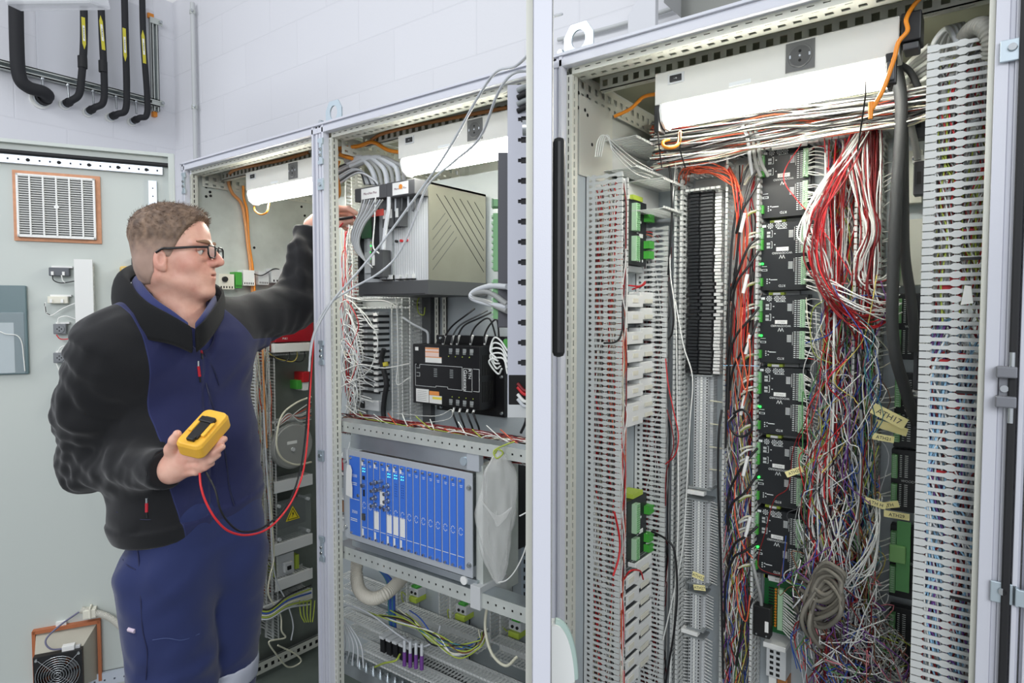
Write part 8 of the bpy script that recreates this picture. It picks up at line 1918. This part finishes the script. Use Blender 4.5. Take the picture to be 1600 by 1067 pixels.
# collar of the polo shirt
pm = cloth('polo_shirt', [(38, 46, 96)], rough=.8)
def loft(pi, po, prof, m, name, par, sub=1):
    A_ = spline([P(*q) for q in pi], 8); B_ = spline([P(*q) for q in po], 8); n_ = len(A_); K = len(prof); vs = []; fs = []
    for a, b in zip(A_, B_):
        for t, h in prof: vs.append(a+(b-a)*t+UP*h)
    for i in range(n_-1):
        for j in range(K): fs.append((i*K+j, i*K+(j+1) % K, (i+1)*K+(j+1) % K, (i+1)*K+j))
    fs += [tuple(range(K))[::-1], tuple(range((n_-1)*K, n_*K))]
    o_ = MB().add(vs, fs, m, True).build(name, par); md = o_.modifiers.new('s', 'SUBSURF'); md.levels = sub; md.render_levels = sub; return o_
loft([(296, 508, 1.515), (272, 488, 1.52), (246, 470, 1.53), (226, 448, 1.575), (222, 434, 1.66), (240, 428, 1.76), (285, 440, 1.78), (322, 456, 1.75), (330, 466, 1.68), (318, 488, 1.58), (304, 508, 1.53)],
     [(292, 520, 1.500), (258, 505, 1.505), (226, 482, 1.52), (210, 452, 1.565), (206, 434, 1.66), (236, 428, 1.79), (290, 440, 1.81), (330, 456, 1.77), (340, 470, 1.68), (328, 500, 1.57), (306, 524, 1.515)],
     [(0, 0), (.15, .010), (.5, .010), (.9, -.002), (1, -.012), (.9, -.012), (.5, -.002), (.1, -.006)], pm, 'polo_collar', man)
def polo(P_):
    d = smin(trunk(P_, -.006), s_cap(P_, T(0, -.03, .0), T(0, .035, .0), .085, .070), .04)
    return smax(smax(d, -s_cap(P_, P(301, 508, 1.47), P(284, 450, 1.66), .012, .080), .008), -(P_[..., 2]-T(0, -.16, 0).z), .004)
lo, hi = bounds([T(-.2, .1, -.16), T(.2, -.16, .18)], .05); net_obj('polo_shirt', man, man.location, [surface_net(polo, lo, hi, .006)], [pm], sm=2)
tm_ = cloth('work_trousers', [(38, 48, 92)], rough=.85, bs=900)
lo, hi = bounds([HIPC+TL*.2+UP*.17, HIPC-TL*.2, P(276, 1180, 1.63), P(332, 1130, 1.72), Vector((P(266, 1560, 1.64).x, P(266, 1560, 1.64).y, .05)), Vector((P(330, 1500, 1.78).x, P(330, 1500, 1.78).y, .05)), HIPC+TF*.1, HIPC-TF*.1], .13)
lo[2] = .03; tp = surface_net(trousers_sdf, lo, hi, .0075); tr = net_obj('trousers', man, man.location, [tp], [tm_], sm=1)
z0 = P(320, 1062, 1.66).z; lo2, hi2 = lo.copy(), hi.copy(); lo2[2] = z0-.07; hi2[2] = z0+.03
bp_ = surface_net(band_sdf, lo2, hi2, .006); net_obj('reflective_band', tr, man.location, [bp_], [mat('reflective', (196, 200, 214), .35, .3)], sm=1)
def tproj(px, py):
    d = ray(px, py); z = 1.2
    for i in range(120):
        q = CAM+d*(z/d.dot(RF)); s = float(trousers_sdf(npv(q)[None])[0])
        if s < .0005: return q
        z += max(.0006, s*.7)
    return q
sm_ = mat('seam_navy', (28, 34, 72), .7); lt = mat('stitch_blue', (74, 88, 134), .7)
MB().tube(spline([tproj(x, y) for x, y in ((212, 842), (217, 880), (220, 940), (223, 985), (230, 1020), (228, 1062))], 5), .0016, sm_, 6).build('side_seam', tr)
MB().tube(spline([tproj(x, y) for x, y in ((238, 1000), (260, 997), (285, 1000), (312, 990))], 5), .0009, lt, 5).build('knee_stitch', tr)
MB().tube(spline([tproj(x, y) for x, y in ((192, 874), (200, 884), (212, 890))], 5), .0014, sm_, 5).build('pocket_edge', tr)
MB().tube([tproj(201, 983), tproj(211, 986)], .0055, mat('tag_pink', (206, 190, 206), .6), 6).build('pocket_tag', tr)
# shoes
for an, hip in ((P(266, 1560, 1.64), -1), (P(330, 1500, 1.78), 1)):
    an = Vector((an.x, an.y, 0)); fd = (TF+TL*.2*hip).normalized(); f_ = F(an, -fd.cross(UP) if False else fd)
    def shoe(P_, an=an, fd=fd):
        d = s_cap(P_, an+UP*.045-fd*.03, an+UP*.035+fd*.15, .048, .036); d = smin(d, s_cap(P_, an+UP*.05, an+UP*.11, .048, .05), .03); return smax(d, -(P_[..., 2]-.002), .002)
    lo, hi = bounds([an-fd*.1, an+fd*.22, an+UP*.15], .06); sp_ = surface_net(shoe, lo, hi, .008); net_obj('shoe', man, man.location, [sp_], [mat('shoe_black', (26, 26, 28), .5)])
# stand-up collar folded open round the neck
cf = cloth('collar_fleece', [(17, 18, 20)], rough=.95, bs=500, sheen=.05)
loft([(300, 518, 1.498), (266, 496, 1.508), (230, 472, 1.53), (208, 448, 1.58), (206, 430, 1.67), (236, 420, 1.79), (285, 434, 1.82), (326, 450, 1.79), (344, 462, 1.72), (338, 480, 1.64), (318, 508, 1.54), (304, 522, 1.51)],
     [(302, 526, 1.492), (266, 511, 1.493), (206, 496, 1.51), (176, 462, 1.58), (180, 428, 1.70), (230, 412, 1.84), (290, 426, 1.87), (336, 446, 1.83), (352, 461, 1.75), (344, 481, 1.64), (324, 508, 1.54), (305, 525, 1.505)],
     [(0, .0), (.12, .012), (.45, .016), (.8, .008), (1, -.012), (1.02, -.05), (.8, -.035), (.45, -.008), (.15, -.008), (0, -.006)], cf, 'collar', jacket)
# ------------------------------------------------------------------ the multimeter
MC = P(319, 677, 1.415)
ML = camdir(.22, .80, .52); MW = camdir(.93, -.05, -.12); MW = (MW-ML*MW.dot(ML)).normalized(); MN = MW.cross(ML).normalized()
if MN.dot(CAM-MC) < 0: MN = -MN
FM = F(MC, MN, ML)
mm = thing('multimeter', MC, 'yellow handheld multimeter with black back stand in the hand of the man', 'multimeter')
my = mat('meter_yellow', (240, 184, 62), .45, bump=.1, bscale=900)
h2, w2, t2 = .058, .031, .019
def rr(w_, h_, c_, n=5):
    out = []
    for sx, sz, a0 in ((1, 1, 0), (-1, 1, math.pi/2), (-1, -1, math.pi), (1, -1, 1.5*math.pi)):
        for k in range(n+1): a = a0+math.pi/2*k/n; out.append((sx*(w_-c_)+math.cos(a)*c_, sz*(h_-c_)+math.sin(a)*c_))
    return out
mb = MB()
layers = [(-t2, .94), (-t2+.005, 1.0), (t2-.008, 1.0), (t2, .90)]
vs = []; kk = None
for n_, s_ in layers:
    rp__ = rr(w2*s_, h2*(1-(1-s_)*.5), .014); kk = len(rp__); vs += [FM.p(x, z, n_) for x, z in rp__]
fs = [tuple(range(kk))[::-1], tuple(range(3*kk, 4*kk))]+[(l*kk+i, l*kk+(i+1) % kk, (l+1)*kk+(i+1) % kk, (l+1)*kk+i) for l in range(3) for i in range(kk)]
mb.add(vs, fs, my); mb.build('case', mm, .002)
mb = MB().box(FM, -.010, .014, -.038, .030, t2, t2+.006, black).box(FM, -.016, .019, .010, .026, t2, t2+.009, black).box(FM, -.007, .011, -.046, -.034, t2, t2+.009, black); mb.build('back_stand', mm, .002)
MB().box(FM, -.021, -.011, -.02, .022, t2, t2+.007, my).box(FM, .015, .024, -.028, .014, t2, t2+.007, my).build('holster_clip', mm, .002)
MB().box(FM, -w2*.8, w2*.8, -h2*.8, h2*.86, -t2-.001, -t2, dgrey).build('front_panel', mm)
cable('test_lead', [P(312, 738, 1.42), P(314, 760, 1.41), P(322, 785, 1.41), P(338, 812, 1.42), P(358, 830, 1.45), P(385, 836, 1.5), P(415, 828, 1.56), P(440, 806, 1.62), P(460, 775, 1.68), P(474, 735, 1.73), P(481, 680, 1.78), P(484, 620, 1.84), P(492, 520, 1.93), P(505, 430, 1.97), P(520, 370, 1.97), P(536, 348, 1.97)], .0026, mat('lead_red', (214, 44, 48), .4), 'red test lead hanging from the multimeter up to the raised hand', 'cable', None, 8, 8)
cable('test_lead', [P(322, 738, 1.44), P(336, 765, 1.43), P(344, 795, 1.43), P(356, 815, 1.45), P(376, 830, 1.49), P(405, 827, 1.55), P(434, 806, 1.62), P(456, 775, 1.69), P(470, 730, 1.74), P(477, 680, 1.79), P(482, 620, 1.85), P(490, 520, 1.95)], .0024, black, 'black test lead hanging beside the red one from the multimeter', 'cable', None, 8, 8)
pr_ = thing('test_probe', P(545, 341, 1.985), 'black and dark red test probe pinched in the raised fingers', 'probe')
MB().cyl(P(524, 343, 1.99), P(553, 339, 1.98), .005, black, 12, .004).build('handle', pr_); MB().cyl(P(553, 339, 1.98), P(558, 345, 1.975), .0045, mat('probe_red', (120, 30, 34), .4), 10, .002).build('tip', pr_)
